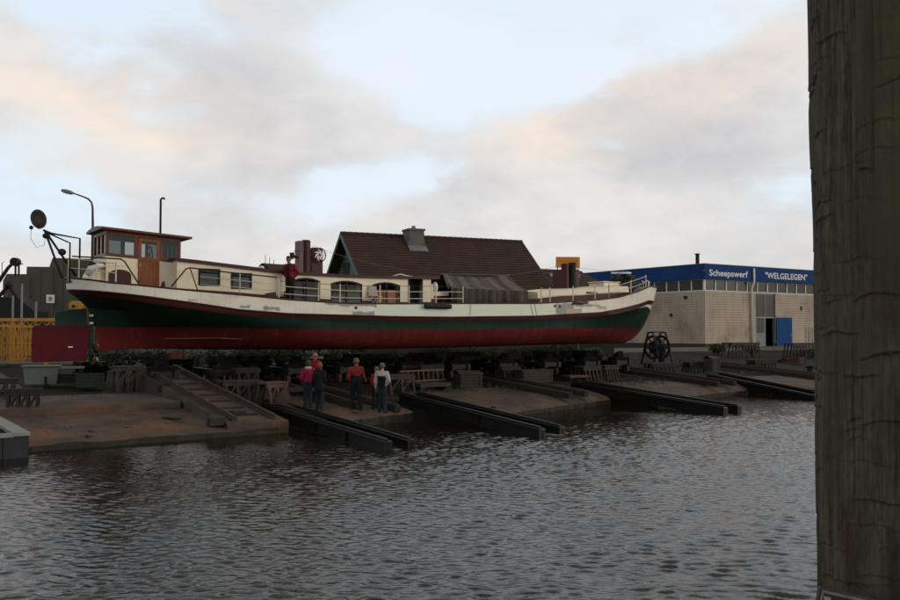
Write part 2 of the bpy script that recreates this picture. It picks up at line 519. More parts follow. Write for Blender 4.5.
ys = [7.0]
while ys[-1] < 48:
    ys.append(ys[-1] + 0.012 + 0.0018 * ys[-1])
ys = np.array(ys)
xs = np.arange(-17, 27, 0.065)
X, Y = np.meshgrid(xs, ys)
rg = np.random.default_rng(5)
Z = np.zeros_like(X)
calm = 0.55 + 0.45 * np.sin(X * 0.16 + Y * 0.11 + 0.6) * np.sin(Y * 0.21 - X * 0.07)
wind = np.clip((28 - (Y * 0.83 - X * 0.56)) / 9, 0.2, 1)     # the lee of the slip front is calmer
bend = 0.9 * np.sin(0.22 * X + 0.13 * Y) + 0.5 * np.sin(0.31 * Y - 0.17 * X + 1.0)
for k in range(64):
    if k < 22: lam, th, st = rg.uniform(0.17, 0.29), rg.normal(rad(66), rad(14)), 0.037
    elif k < 40: lam, th, st = rg.uniform(0.17, 0.27), rg.normal(rad(118), rad(14)), 0.034
    else: lam, th, st = rg.uniform(0.2, 0.6), rg.normal(rad(95), rad(38)), 0.011
    kk = 2 * math.pi / lam
    kx, ky = math.cos(th) * kk, math.sin(th) * kk
    ph = rg.random() * 6.28
    g = 0.45 + 0.75 * np.sin(X * rg.uniform(0.1, 0.5) + Y * rg.uniform(0.1, 0.5) + rg.random() * 6) ** 2
    a_ = kx * X + ky * Y + ph + 1.2 * bend
    Z += st / kk * g * (np.sin(a_) + 0.22 * np.cos(2 * a_))
Z *= (0.7 + 0.5 * calm) * wind
edge = np.minimum.reduce([(X - xs[0]) / 2, (xs[-1] - X) / 2, (Y - ys[0]) / 1, (ys[-1] - Y) / 3])
Z *= np.clip(edge, 0, 1)
nr, nc = X.shape
co = np.stack([X, Y, Z], -1).reshape(-1, 3)
idx = np.arange(nr * nc).reshape(nr, nc)
q = np.stack([idx[:-1, :-1], idx[:-1, 1:], idx[1:, 1:], idx[1:, :-1]], -1).reshape(-1, 4)
o0 = nr * nc
bx0, bx1, by0, by1 = -400, 400, -300, 120
ring = [(bx0, by0, 0), (bx1, by0, 0), (bx1, by1, 0), (bx0, by1, 0)]
co = np.concatenate([co, np.array(ring, float)])
a, b_, c_, d_ = idx[0, 0], idx[0, -1], idx[-1, -1], idx[-1, 0]
faces = q.tolist() + [[o0, o0 + 1] + idx[0, ::-1].tolist(), [o0 + 1, o0 + 2] + idx[::-1, -1].tolist(), [o0 + 2, o0 + 3] + idx[-1].tolist(), [o0 + 3, o0] + idx[:, 0].tolist()]
me = bpy.data.meshes.new('water')
me.from_pydata(co.tolist(), [], faces)
me.materials.append(water_material())
me.polygons.foreach_set('use_smooth', [True] * len(me.polygons)); me.update()
water = bpy.data.objects.new('water', me); COL.objects.link(water); water['kind'] = 'structure'

# ------------------------------------------------------------------ ground and slipway ramps
def jit(x, y, s=1.0, a=1.0):
    return mnoise.fractal(Vector((x * s, y * s, 1.7)), 1.0, 2.0, 4) * a


gaps = [(10.85, 12.72), (16.25, 18.55), (26.9, 28.75), (36.75, 38.9), (47, 49)]
mb = MB()
us = [-1500, -300, -60] + list(np.arange(-30, 70, 1.0)) + [100, 300, 2200]
ws = [30.0, 31, 32, 33, 34.5, 36, 38, 40, 42, 44, 46.5, 49.0, 53, 58, 66, 80, 120, 300, 2500]
rows = []
rows.append([yd(u, 30.0, -1.5) for u in us])
for w in ws:
    rows.append([yd(u, w, gz(w) + (jit(u, w, 0.4, 0.05) if w > 30 and -40 < u < 71 and w < 70 else 0) - 0.02) for u in us])
mb.grid(rows)
mb.build('ground', M_GROUND, smooth=False, fix=True, kind='structure')


def ramp(u0, u1, wf, m, n_u=26, top=0.05, w1=31.2, seed=0.0, drop=0.0, name='slipway_ramp'):
    """a concrete apron: wf(u) gives the broken water edge"""
    mb = MB()
    uu = np.linspace(u0, u1, n_u)
    K = 14
    tops = []
    for i in range(K):
        row = []
        for u in uu:
            we = wf(u) + jit(u + seed, seed, 1.1, 0.1) + jit(u + seed, seed + 3, 4.5, 0.07)
            w = we + (w1 - we) * i / (K - 1)
            dz_ = jit(u, w, 0.9, 0.035) + jit(u, w, 5, 0.012) - (0.06 if i == 0 else 0)
            row.append(yd(u, w, gz(w) + top + dz_ - drop * max(0.0, gz(we) - 0.08) * (1 - i / (K - 1)) ** 5))
        tops.append(row)
    front = [Vector((p.x, p.y, p.z - 0.2)) + yd(0, 0.05) for p in tops[0]]
    front2 = [Vector((p.x, p.y, -1.2)) + yd(0, 0.12 + 0.02 * R.random()) for p in tops[0]]
    mb.grid([front2, front, tops[0]], mi=1); mb.grid(tops)
    for side in (0, -1):
        a_ = [r[side] for r in tops]
        mb.grid([[Vector((p.x, p.y, -1.2)) for p in a_], a_], mi=1)
    return mb.build(name, [m, M_CONC2], fix=True, kind='structure')


ramp(-20, 10.85, lambda u: 24.7 + 0.07 * max(0, u - 3) + 0.0 * u, M_CONC, 150, seed=1, drop=0.25)
ramp(12.72, 16.25, lambda u: 25.3 + 0.28 * (u - 12.72), M_CONC, 44, seed=4)
ramp(18.55, 26.9, lambda u: 25.2 + 0.31 * (u - 18.55), M_CONC, 90, seed=8, drop=0.6)
ramp(28.75, 36.75, lambda u: 26.8 + 0.2 * (u - 28.75), M_CONC, 80, seed=12, drop=0.6)
ramp(38.9, 47, lambda u: 27.5 + 0.1 * (u - 38.9), M_CONC, 60, seed=16, drop=0.6)
ramp(49, 75, lambda u: 28.5, M_CONC, 24, seed=20)
# the upper landing of the first apron, one step higher
mb = MB()
uu = np.linspace(-20, 9.2, 34)
lo_ = [yd(u, 29.35 + jit(u, 2, 0.8, 0.12), 0.4) for u in uu]
hi_ = [Vector((p.x, p.y, gz(29.35) + 0.27 + jit(p.x, p.y, 0.9, 0.02))) for p in lo_]
bk = [yd(u, 33.4, gz(33.4) + 0.1) for u in uu]
mb.grid([lo_, hi_, [hi_[i] * 0.5 + bk[i] * 0.5 + Vector((0, 0, jit(u, 5, 0.9, 0.03))) for i, u in enumerate(uu)], bk])
mb.grid([[yd(9.2, 29.4, 0.3), yd(9.2, 33.4, 0.6)], [hi_[-1], bk[-1]]])
mb.build('concrete_landing', M_CONC, kind='structure')
# raised sloping track bed that leads up under the stern
mb = MB()
WA, WB = 25.3, 36.4


def wz(w): return 0.36 + 0.122 * (w - 25.3)


K = 12
L_, R_ = [], []
for i in range(K + 1):
    w = WA + (WB - WA) * i / K
    L_.append((yd(9.3, w, -0.3), yd(9.3 + jit(w, 3, 1, 0.03), w, wz(w))))
    R_.append((yd(11.2, w, -0.3), yd(11.2, w, wz(w))))
mb.grid([[p[0] for p in L_], [p[1] for p in L_], [p[1] for p in R_], [p[0] for p in R_]])
mb.add([L_[0][0], L_[0][1], R_[0][1], R_[0][0]], [(0, 1, 2, 3)])
mb.build('raised_track_bed', M_CONC, kind='structure')
# pale concrete strip of the yard road seen under the hull, behind it
mb = MB()
for (u0, u1, w0, w1) in ((5, 14.2, 45.2, 46.4), (19.6, 24.0, 45.2, 46.2), (27.5, 33, 45.4, 46.4), (38, 75, 46.4, 49.6)):
    uu = np.linspace(u0, u1, 8)
    mb.grid([[yd(u, w0, gz(w0) + 0.0) for u in uu], [yd(u, w0 + 0.02, gz(w0) + 0.10) for u in uu], [yd(u, w1, gz(w1) + 0.10) for u in uu], [yd(u, w1 + .02, gz(w1) - 0.05) for u in uu]])
mb.build('pavement', M_PATH, kind='structure')
mb = MB()
mb.grid([[yd(u, w, gz(w) + 0.08 + jit(u, w, 0.7, 0.03)) for u in np.linspace(-30, 5.5, 20)] for w in np.linspace(35.2, 47, 9)])
mb.build('gravel_path', mat('gravel', (0.085, 0.074, 0.06), (0.055, 0.048, 0.04), 2.5, rough=0.95, bump=0.5, bscale=30), kind='structure')

# ------------------------------------------------------------------ workshop shed with the blue fascia
SB = at(705, 343.5, 74.0)
shed = thing('workshop_shed', 'pale block shipyard workshop with a blue fascia, white lettering and a row of high windows', 'workshop', (SB.x, SB.y, ZY), TH)
zr = lambda y, d=74.0: (333 - y) / F * d + EYE.z - ZY     # height above the yard at the near corner


def sx(px):
    r = (px - 450) / F
    return (r * SB.y - SB.x) / (CU - SU * r)


def sy(px):
    r = (px - 450) / F
    return (SB.x - r * SB.y) / (SU + CU * r)


ZT, ZF, ZW, ZP = zr(264.0), zr(278.8), zr(290.6), zr(343.8)
LX, LYD = 30.0, 23.0
dx0, dx1, dx2 = sx(756), sx(775), sx(790.5)
M_BLOCK = mat('painted blockwork', (0.46, 0.36, 0.275), (0.39, 0.305, 0.235), 0.5, rough=0.85, bump=0.2, bscale=12, stretch=(1, 1, 0.7), c3=(0.2, 0.15, 0.11), s3=0.6, lo3=0.5, hi3=0.8)
streaks(M_BLOCK, (0.2, 0.155, 0.115), .52, .75, .55, (1.4, 1.4, .2), 1.5)
M_BLOCKJ = mat('mortar', (0.22, 0.18, 0.14), (0.18, 0.145, 0.115), 1, rough=0.9)
M_PLINTH = mat('shed plinth', (0.04, 0.033, 0.026), (0.028, 0.023, 0.019), 1, rough=0.9)
mb = MB()
T_ = 0.3
for (x0, x1) in ((0.0, dx0 - 0.02), (dx1 + 0.02, LX)):
    mb.box(x0 + (T_ if x0 == 0 else 0), x1, 0, T_, ZP, ZW)
mb.box(0, T_, 0, LYD, ZP, ZW)
mb.box(0, LX, LYD - T_, LYD, 0, ZT - 0.3); mb.box(LX - T_, LX, T_, LYD - T_, 0, ZT - 0.3)
mb.build('wall', M_BLOCKJ, shed)
mb = MB()
H = (ZW - ZP) / 20
for i in range(20):
    z0, z1 = ZP + i * H + 0.012, ZP + (i + 1) * H - 0.012
    for (x0, x1) in ((0.0, dx0 - 0.05), (dx1 + 0.05, LX)):
        x = x0 - (0.22 if i % 2 else 0)
        while x < x1:
            a_, b2 = max(x, x0), min(x + 0.88, x1)
            if b2 - a_ > 0.05:
                pr = 0.02 + R.random() * 0.008
                mb.box(a_ + 0.006, b2 - 0.006, -pr, 0.002, z0, z1)
            x += 0.88
    y = 0.0 - (0.44 if i % 2 else 0)
    while y < LYD:
        b2 = min(y + 0.88, LYD)
        pr = 0.02 + R.random() * 0.008
        mb.box(-pr, 0.002, max(y, -.02) + 0.006, b2 - 0.006, z0, z1)
        y += 0.88
mb.build('block_course', M_BLOCK, shed, fix=False, kind='stuff')
mb = MB()
mb.box(0, dx0 - .02, -0.05, T_, -0.3, ZP - 0.004); mb.box(dx1 + .02, LX, -0.05, T_, -0.3, ZP - 0.004); mb.box(-0.05, -0.003, 0, LYD, -0.3, ZP - 0.004)
mb.build('plinth', M_PLINTH, shed)
mb = MB()
mb.prism([(-0.3, -0.3, ZF), (-0.3, -0.3, ZT), (LX + .3, -0.3, ZT), (LX + .3, -0.3, ZF)], (0, 0.25, 0))
mb.prism([(-0.3, -0.05, ZF), (-0.3, -0.05, ZT), (-0.3, LYD, ZT), (-0.3, LYD, ZF)], (0.25, 0, 0))
mb.build('fascia', M_BLUE, shed)
mb = MB()
for k in range(int(LX / 2.74) + 1):
    mb.box(k * 2.74 + 1.3, k * 2.74 + 1.32, -0.312, -0.3, ZF + .02, ZT - .02)
for k in range(5):
    mb.box(-0.312, -0.3, k * 3.3 + 1.3, k * 3.3 + 1.32, ZF + .02, ZT - .02)
mb.build('fascia_seam', MATS['blue paint'], shed, kind='stuff')
mb = MB()
mb.box(-0.34, LX + .34, -0.34, 0.0, ZT, ZT + 0.05); mb.box(-0.34, 0.0, 0.0, LYD, ZT, ZT + 0.05)
mb.build('fascia_cap', M_GREYPOST, shed)
mb = MB()
mb.add([(-0.02, -0.02, ZT - .1), (LX, -0.02, ZT - .1), (LX, LYD, ZT + .15), (-0.02, LYD, ZT + .15)], [(0, 1, 2, 3)])
mb.build('roof', M_IRON, shed)
mb = MB(); mb.box(0.3, LX - 0.3, 0.3, LYD - 0.3, 0.02, 0.06); mb.box(0.3, LX, 5, 5.2, 0.06, ZT - .4)
mb.build('floor_slab', M_DARK, shed)
# high windows: one frame and one pane each
p_me = MB().box(0.045, 1.325, 0.06, 0.075, ZW + 0.05, ZF - 0.05).mesh('pane', M_DARK)
M_PANE = mat('sooty window glass', (0.016, 0.017, 0.014), (0.024, 0.024, 0.019), 0.8, rough=0.2, spec=0.25)
p_me.materials.clear(); p_me.materials.append(M_PANE)
fm = MB()
fm.box(-0.045, 0.045, -0.012, 0.12, ZW, ZF); fm.box(0.045, 1.325, 0.0, 0.12, ZW, ZW + 0.06); fm.box(0.045, 1.325, 0.0, 0.12, ZF - 0.06, ZF)
f_me = fm.mesh('window', M_LETTER)


def put(name, me_, parent, loc=(0, 0, 0), rz=0, **p):
    o = bpy.data.objects.new(name, me_); COL.objects.link(o); o.parent = parent; o.location = loc; o.rotation_euler = (0, 0, rz)
    for k, v in p.items(): o[k] = v
    return o


x = 0.0
for k in range(21):
    w_ = put('window', f_me, shed, (k * 1.37, 0, 0)); put('pane', p_me, w_)
for k in range(16):
    w_ = put('window', f_me, shed, (0, (k + 1) * 1.37, 0), -math.pi / 2); put('pane', p_me, w_)
mb = MB(); mb.box(-0.05, 0.1, -0.04, 0.1, ZW, ZF); mb.build('corner_post', M_LETTER, shed)
# glazed door with the opened blue leaf
zd = zr(292.5, 78.5), zr(317, 78.5), zr(318.5, 78.5)
mid = 0.5 * (dx0 + dx1)
mb = MB()
for xx in (dx0, mid, dx1):
    mb.box(xx - 0.04, xx + 0.04, 0.05, 0.15, 0, ZW)
mb.box(dx0 + .04, mid - .04, 0.05, 0.15, zd[1] - .1, zd[1]); mb.box(mid + .04, dx1 - .04, 0.05, 0.15, zd[1] - .1, zd[1])
mb.box(dx0 + .04, mid - .04, 0.05, 0.15, ZW - .12, ZW); mb.box(mid + .04, dx1 - .04, 0.05, 0.15, ZW - .12, ZW)
dfr = mb.build('door_frame', M_GREYPOST, shed)
for a_, b2 in ((dx0 + .04, mid - .04), (mid + .04, dx1 - .04)):
    MB().box(a_, b2, 0.09, 0.1, zd[1], ZW - .12).build('pane', M_PANE, dfr)
pdoor = MB()
pdoor.box(dx0 + .04, mid - .04, 0.07, 0.12, 0.02, 1.25); pdoor.box(dx0 + .04, dx0 + .14, .07, .12, 1.25, zd[1] - .1); pdoor.box(mid - .14, mid - .04, .07, .12, 1.25, zd[1] - .1)
pdo = pdoor.build('door', mat('pale blue paint', (0.19, 0.22, 0.24), (0.16, 0.19, 0.21), 2, rough=0.7, spec=.2), shed, label='pale blue half glazed door leaf')
MB().box(dx0 + .14, mid - .14, .09, .1, 1.25, zd[1] - .1).build('pane', M_PANE, pdo)
mb = MB()
for k in range(5):
    wd = (dx2 - dx1) / 5
    mb.box(dx1 + .05 + k * wd, dx1 + .05 + (k + 1) * wd - 0.012, -0.13, -0.07, 0.08, zr(317.5, 79.5))
mb.box(dx1 + .05, dx2 + .03, -0.07, -0.055, 0.1, zr(318, 79.5))
bd = mb.build('door', mat('royal blue door paint', (0.008, 0.055, 0.18), (0.007, 0.045, 0.15), 1.5, rough=0.75, spec=.15), shed, label='blue door leaf folded open against the wall')
MB().box(dx2 - .2, dx2 - .12, -0.16, -0.13, 1.0, 1.14).build('handle', M_GREYPOST, bd)
mb = MB(); x = sx(750.5)
mb.tube([(x, -0.42, ZT - 0.15), (x, -0.42, ZF - 0.1), (x, -0.16, ZF - 0.6), (x, -0.16, 0.1)], 0.085, 8)
mb.build('downpipe', M_LETTER, shed, smooth=True)
mb = MB(); mb.cyl((0.35, 1.0, ZT - 0.3), (0.35, 1.0, zr(254, 75)), 0.16, n=12); mb.cyl((0.35, 1.0, zr(254, 75)), (0.35, 1.0, zr(253.4, 75)), 0.24, n=12)
mb.build('flue', M_IRON, shed, smooth=False)
mb = MB(); mb.box(-0.75, -0.4, -0.5, -0.33, ZF + 0.55, ZF + 0.72); mb.beam((-0.5, -0.33, ZF + .6), (-0.5, -0.5, ZF + .62), .05, .05)
mb.build('floodlight', M_BLACK, shed)


def lettering(txt, parent, size, loc, rot, m, width=None, name='lettering', bold=0.0, ext=0.012):
    c = bpy.data.curves.new(name, 'FONT'); c.body = txt; c.size = size; c.extrude = ext; c.offset = bold
    c.resolution_u = 3
    c.materials.append(m)
    t_ = bpy.data.objects.new('tmp', c); COL.objects.link(t_)
    dg_ = bpy.context.evaluated_depsgraph_get()
    me_ = bpy.data.meshes.new_from_object(t_.evaluated_get(dg_), depsgraph=dg_)
    bpy.data.objects.remove(t_)
    if width:
        xs_ = [v.co.x for v in me_.vertices]; k_ = width / (max(xs_) - min(xs_)); x0_ = min(xs_)
        for v in me_.vertices: v.co.x = (v.co.x - x0_) * k_
    me_.name = name
    o = bpy.data.objects.new(name, me_); COL.objects.link(o); o['kind'] = 'stuff'
    o.parent = parent; o.location = loc; o.rotation_euler = rot
    return o


lettering('Scheepswerf', shed, 0.72, (sx(708.5) - 0.22, -0.305, zr(276.2, 75)), (math.pi / 2, 0, 0), M_LETTER, sx(747) - sx(708.5), bold=0.012)
lettering('"WELGELEGEN"', shed, 0.72, (sx(764.8) - 0.28, -0.305, zr(278.8, 79)), (math.pi / 2, 0, 0), M_LETTER, sx(806.5) - sx(764.8), bold=0.012)
# stains and fittings on the walls
mb = MB(); mb.box(-.1, -.02, sy(686) - .15, sy(686) + .15, zr(298), zr(295)); mb.build('vent', M_IRON, shed)
mb = MB(); mb.cyl((-.12, sy(671.5), zr(315.5, 79)), (-.02, sy(671.5), zr(315.5, 79)), .16, n=10); mb.build('wall_lamp', M_RUST, shed)
mb = MB(); mb.box(sx(800.5), sx(801.5), -0.1, -0.02, zr(310, 80), zr(306, 80)); mb.build('wall_bracket', M_IRON, shed)

# ------------------------------------------------------------------ house with the brown tiled roof
A_, B_ = at(340.5, 233.0, 55.0), at(522, 242.3, 60.3)
HD = Vector((B_.x - A_.x, B_.y - A_.y, 0)); HL = HD.length; hyaw = math.atan2(HD.y, HD.x)
house = thing('house', 'dark brown tiled house with teal gable boards and a stone chimney, behind the boat', 'house', (A_.x, A_.y, ZY), hyaw)
RZ = A_.z - ZY; HW = 5.4; SLP = 0.83
EZ = RZ - HW * SLP
mb = MB()
OV = .62
for s_ in (-1, 1):     # roof deck under the tiles
    mb.prism([(0, 0, RZ - .08), (0, s_ * HW, EZ - .08), (0, s_ * HW, EZ - .2), (0, 0, RZ - .2)], (HL, 0, 0))
mb.build('roof', M_DARKWOOD, house)
mb = MB(); NC = 26
for s_ in (-1, 1):
    nn = Vector((0, -s_ * SLP * -1, 1)).normalized() if False else Vector((0, s_ * SLP, 1)).normalized()
    for i in range(NC):
        y0, y1 = HW * i / NC, HW * (i + 1) / NC + 0.03
        nx = 46
        for k in range(nx):
            xa, xb = HL * k / nx + 0.004, HL * (k + 1) / nx - 0.004
            j1, j2 = R.uniform(-.006, .006), R.uniform(-.008, .008)
            p = [Vector((xa, s_ * y0, RZ - SLP * y0)), Vector((xb, s_ * y0, RZ - SLP * y0)), Vector((xb, s_ * y1, RZ - SLP * y1 + 0.045 + j1)), Vector((xa, s_ * y1, RZ - SLP * y1 + 0.03 + j2))]
            mb.add(p + [p[2] - nn * 0.035, p[3] - nn * 0.035], [(0, 1, 2, 3), (3, 2, 4, 5)])
mb.build('roof_tile', M_TILE, house, fix=False, kind='stuff')
mb = MB()
nr_ = 34
for k in range(nr_):
    xa, xb = HL * k / nr_, HL * (k + 1) / nr_ - 0.01
    mb.cyl((xa, 0, RZ - 0.03), (xb, 0, RZ - 0.03 + 0.012), 0.13, 0.14, 8)
mb.build('ridge_tile', M_TILE, house, kind='stuff')
for s_ in (-1, 1):
    MB().prism([(-0.04, 0, RZ + .02), (-0.04, s_ * HW, EZ + .02), (-0.04, s_ * HW, EZ - .26), (-0.04, 0, RZ - .26)], (0.05, 0, 0)).build('bargeboard', M_TEAL, house)
    MB().prism([(HL - .01, 0, RZ + .02), (HL - .01, s_ * HW, EZ + .02), (HL - .01, s_ * HW, EZ - .26), (HL - .01, 0, RZ - .26)], (0.05, 0, 0)).build('bargeboard', M_DARKWOOD, house)
# recessed gable: dark boards above, teal boards low on the right-hand slope
for gx, m_ in ((OV, M_TEAL), (HL - .5, M_DARKWOOD)):
    zb = EZ + 0.15
    k = 0
    while zb < RZ - 0.35:
        zt = zb + 0.2
        hw = max(0.06, (RZ - 0.22 - zt) / SLP)
        b_o = MB().box(gx, gx + 0.06 + 0.01 * (k % 2), -hw, hw, zb, zt - 0.015).build('gable_board', m_, house)
        zb = zt; k += 1
mb = MB()
mb.box(OV + .1, HL - .55, -HW + .6, HW - .6, -.3, EZ + .1)
mb.build('wall', mat('house brick', (0.032, 0.022, 0.016), (0.024, 0.017, 0.013), 2, rough=0.9, bump=.3), house)
# a dark loft window in the gable
MB().box(OV - .05, OV - .01, 0.1, 1.3, EZ + 1.2, EZ + 2.7).build('window', M_DARK, house)
# chimney
cx_ = ((409 - 450) / F * A_.y - A_.x)
pc = at(409.5, 252, 57.2)
lc = Matrix.Rotation(-hyaw, 3, 'Z') @ (pc - Vector((A_.x, A_.y, 0)))
cx_ = lc.x
mb = MB()
zt = (333 - 229.5) / F * 56.8 + EYE.z - ZY
mb.box(cx_ - .5, cx_ + .5, -0.95, 0.15, RZ - 1.3, zt - .12); mb.box(cx_ - .56, cx_ + .56, -1.01, 0.21, zt - .12, zt)
ch = mb.build('chimney', M_STONE, house)
MB().cyl((cx_, -.4, zt), (cx_, -.4, zt + .22), .14, .12, 10).build('chimney_pot', M_LEAD, ch)
MB().prism([(cx_ - .62, -1.35, RZ - SLP * 1.35 + .05), (cx_ + .62, -1.35, RZ - SLP * 1.35 + .05), (cx_ + .62, -.9, RZ - SLP * .9 + .06), (cx_ - .62, -.9, RZ - SLP * .9 + .06)], (0, -.02, .05)).build('flashing', M_LEAD, ch)
for s_ in (-1, 1):
    MB().prism([(cx_ + s_ * .51, -1.0, RZ - SLP * 1.0 + .03), (cx_ + s_ * .51, 0.1, RZ - .03), (cx_ + s_ * .51, 0.1, RZ + .3), (cx_ + s_ * .51, -1.0, RZ - SLP * 1.0 + .35)], (s_ * .03, 0, 0)).build('flashing', M_LEAD, ch)

# ------------------------------------------------------------------ background sheds and low roofs
def low_house(name, label, pxa, pya, pxb, pyb, Y0, Y1, hw, slp, wallm, roofm, cat='house'):
    a, b = at(pxa, pya, Y0), at(pxb, pyb, Y1)
    d = Vector((b.x - a.x, b.y - a.y, 0)); L = d.length
    h = thing(name, label, cat, (a.x, a.y, ZY), math.atan2(d.y, d.x))
    rz = a.z - ZY
    MB().box(0.2, L - .2, -hw + .3, hw - .3, -.5, rz - hw * slp).build('wall', wallm, h)
    mb = MB()
    for s_ in (-1, 1):
        for i in range(12):
            y0, y1 = hw * i / 12, hw * (i + 1) / 12 + .04
            mb.prism([(0, s_ * y0, rz - slp * y0), (0, s_ * y1, rz - slp * y1 + .06), (0, s_ * y1, rz - slp * y1), (0, s_ * y0, rz - slp * y0 - .06)], (L, 0, 0))
    mb.build('roof', roofm, h)
    MB().prism([(0.25, -hw + .3, rz - slp * hw), (0.25, hw - .3, rz - slp * hw), (0.25, 0, rz - .1)], (0.1, 0, 0)).build('gable', wallm, h)
    MB().prism([(L - .35, -hw + .3, rz - slp * hw), (L - .35, hw - .3, rz - slp * hw), (L - .35, 0, rz - .1)], (0.1, 0, 0)).build('gable', wallm, h)
    return h, L, rz


h2, L2, rz2 = low_house('outbuilding', 'low brown roofed building between the big house and the blue workshop', 515, 267.5, 579, 271.0, 62, 65, 4.2, 0.42, M_DULLWALL, M_TILE, 'outbuilding')
for k in range(3):
    MB().box(L2 * (.35 + .2 * k) - .2, L2 * (.35 + .2 * k) + .2, -1.6, -1.2, rz2 - .75, rz2 - .4).build('roof_vent', M_LEAD, h2)
h3, L3, rz3 = low_house('far_house', 'low dark roofed house with aerials, seen over the boat beside its red funnel', 262, 263.0, 306, 257.5, 88, 92, 6, 0.55, M_DULLWALL, M_TILE)
for k in range(3):
    MB().tube([(0.4 + k * 0.5, 0, rz3 - .2), (0.4 + k * .5, 0, rz3 + 0.8 - .2 * k)], 0.03, 6).build('aerial', M_BLACK, h3)
# stepped brown shed on the left
bs = thing('brown_shed', 'drab olive brown shed in three stepped sections behind the crimson rudder', 'shed', (at(60, 340, 52).x, 52, ZY), rad(12))
o_ = bs.location


def bsl(px, py, Y):
    p = at(px, py, Y) - Vector(o_)
    return Matrix.Rotation(-rad(12), 3, 'Z') @ p


for i, (pts, dep) in enumerate((([(6, 345), (6, 281), (9.5, 274.5), (30, 274.5), (30, 345)], 0.3), ([(24, 345), (28.5, 267), (52, 267), (52, 345)], 0.0), ([(46, 345), (50, 267), (53, 258), (122, 258.5), (126, 345)], -0.35))):
    pp = []
    for (px, py) in pts:
        v = bsl(px, py, 52 + dep * -1.0)
        pp.append((v.x, -dep * 1.0, max(v.z, -.4) if py < 340 else -.4))
    s_o = MB().prism(pp, (0, 6 + dep, 0)).build('shed_section', M_BROWNWALL, bs)
    xs_ = [p[0] for p in pp]
    for k in range(int((max(xs_) - min(xs_)) / 0.6)):
        xx = min(xs_) + .4 + k * .6
        if xx < max(xs_) - .3:
            zt_ = max(p[2] for p in pp) - (.75 if xx < min(xs_) + .7 else .06)
            MB().box(xx - .02, xx + .02, -dep - .03, -dep - .001, 0, zt_).build('cladding_rib', M_BROWNWALL, s_o)
v = bsl(51, 299, 52)
sg = MB().box(v.x - .22, v.x + .22, -.06, -.031, v.z - .24, v.z + .24).build('notice_plate', M_LETTER, bs)
MB().box(v.x - .08, v.x + .1, -.075, -.061, v.z - .12, v.z + .12).build('notice_mark', M_GREYPOST, sg)
# ------------------------------------------------------------------ the barge on the slip
PS = Vector((-13.475, 31.5, 0))
LEN = 29.4
KZ = 2.4                                  # height of the keel line above the water
ship = thing('barge', 'long old barge on the slip, green and red hull, white bulwark, wooden wheelhouse', 'boat', (PS.x, PS.y, KZ), TH)
SU_ = Vector((CU, SU, 0)); SV_ = Vector((-SU, CU, 0))


def sp(px, py, b=0.0):
    """the point of the boat seen at (px, py) on its lengthwise plane b metres to the water side: (s along, z above keel)"""
    d = ray(px, py)
    o = PS - SV_ * b - EYE
    t = (o.x * SV_.x + o.y * SV_.y) / (d.x * SV_.x + d.y * SV_.y)
    p = EYE + d * t - PS
    return (p.x * SU_.x + p.y * SU_.y, EYE.z + d.z * t - KZ)


def bdeck(s):
    t = s / LEN
    b = 2.25
    if t < 0.11: b *= max(0.0, 1 - ((0.11 - t) / 0.11) ** 2.3) ** 0.55
    if t > 0.76: b *= max(0.0, 1 - ((t - 0.76) / 0.24) ** 2.4) ** 0.72
    return b


def curve(pts, bf):
    out = []
    for (px, py) in pts:
        b = 2.0
        for _ in range(12):
            s, z = sp(px, py, b)
            b = 0.5 * b + 0.5 * bf(min(max(s, 0), LEN))
        out.append((s, z))
    out.sort()
    a = np.array(out)
    return lambda s: float(np.interp(s, a[:, 0], a[:, 1]))


z_top = curve([(66, 278.5), (110, 282.8), (160, 287.7), (200, 291.5), (240, 295), (290, 300), (345, 303.5), (400, 304), (450, 303.7), (535, 303.7), (560, 302.5), (600, 300), (620, 297.3), (640, 291), (650, 286.5)], bdeck)
z_wb = curve([(66, 289), (110, 291.5), (133, 294), (160, 297.5), (200, 303), (240, 309), (290, 313), (345, 314.5), (400, 316), (450, 316.5), (535, 315.5), (600, 312), (620, 308.5), (640, 303.5), (650, 300)], bdeck)
z_mb = curve([(75, 292), (110, 297), (133, 300), (160, 304), (200, 309.5), (240, 314.7), (290, 316.5), (345, 318.3), (400, 320), (450, 320.3), (535, 319.5), (600, 316.3), (620, 313), (640, 308), (650, 304)], bdeck)
z_gb = curve([(100, 325.4), (160, 326.7), (240, 328), (345, 329.5), (450, 329.5), (535, 328.7), (640, 328)], lambda s: min(2.15, bdeck(s)))
z_rb = curve([(100, 351), (160, 349), (240, 350), (345, 349.7), (400, 349), (450, 348), (535, 345.5), (620, 343.5)], lambda s: min(1.9, bdeck(s)))


def shp(t, ts, tb, ps, pb):
    v = 1.0
    if t < ts: v *= math.sin(0.5 * math.pi * t / ts) ** ps
    if t > 1 - tb: v *= math.cos(0.5 * math.pi * (t - 1 + tb) / tb) ** pb
    return v


NST = 120
tt = [0.5 - 0.5 * math.cos(math.pi * i / NST) for i in range(NST + 1)]
tt = [0.6 * a + 0.4 * i / NST for i, a in enumerate(tt)]


def mbz(s): return z_mb(s) - 0.015


def grz(s):
    z = z_mb(s) - 0.03
    if s > 26.3: z -= 0.42 * ((s - 26.3) / 2.9) ** 1.8
    return z


def row(s0, s1, bf, zf):
    return [(s0 + (s1 - s0) * t, bf(t), zf(s0 + (s1 - s0) * t)) for t in tt]


def deckb(k):
    return lambda t: k * (bdeck(t * LEN))


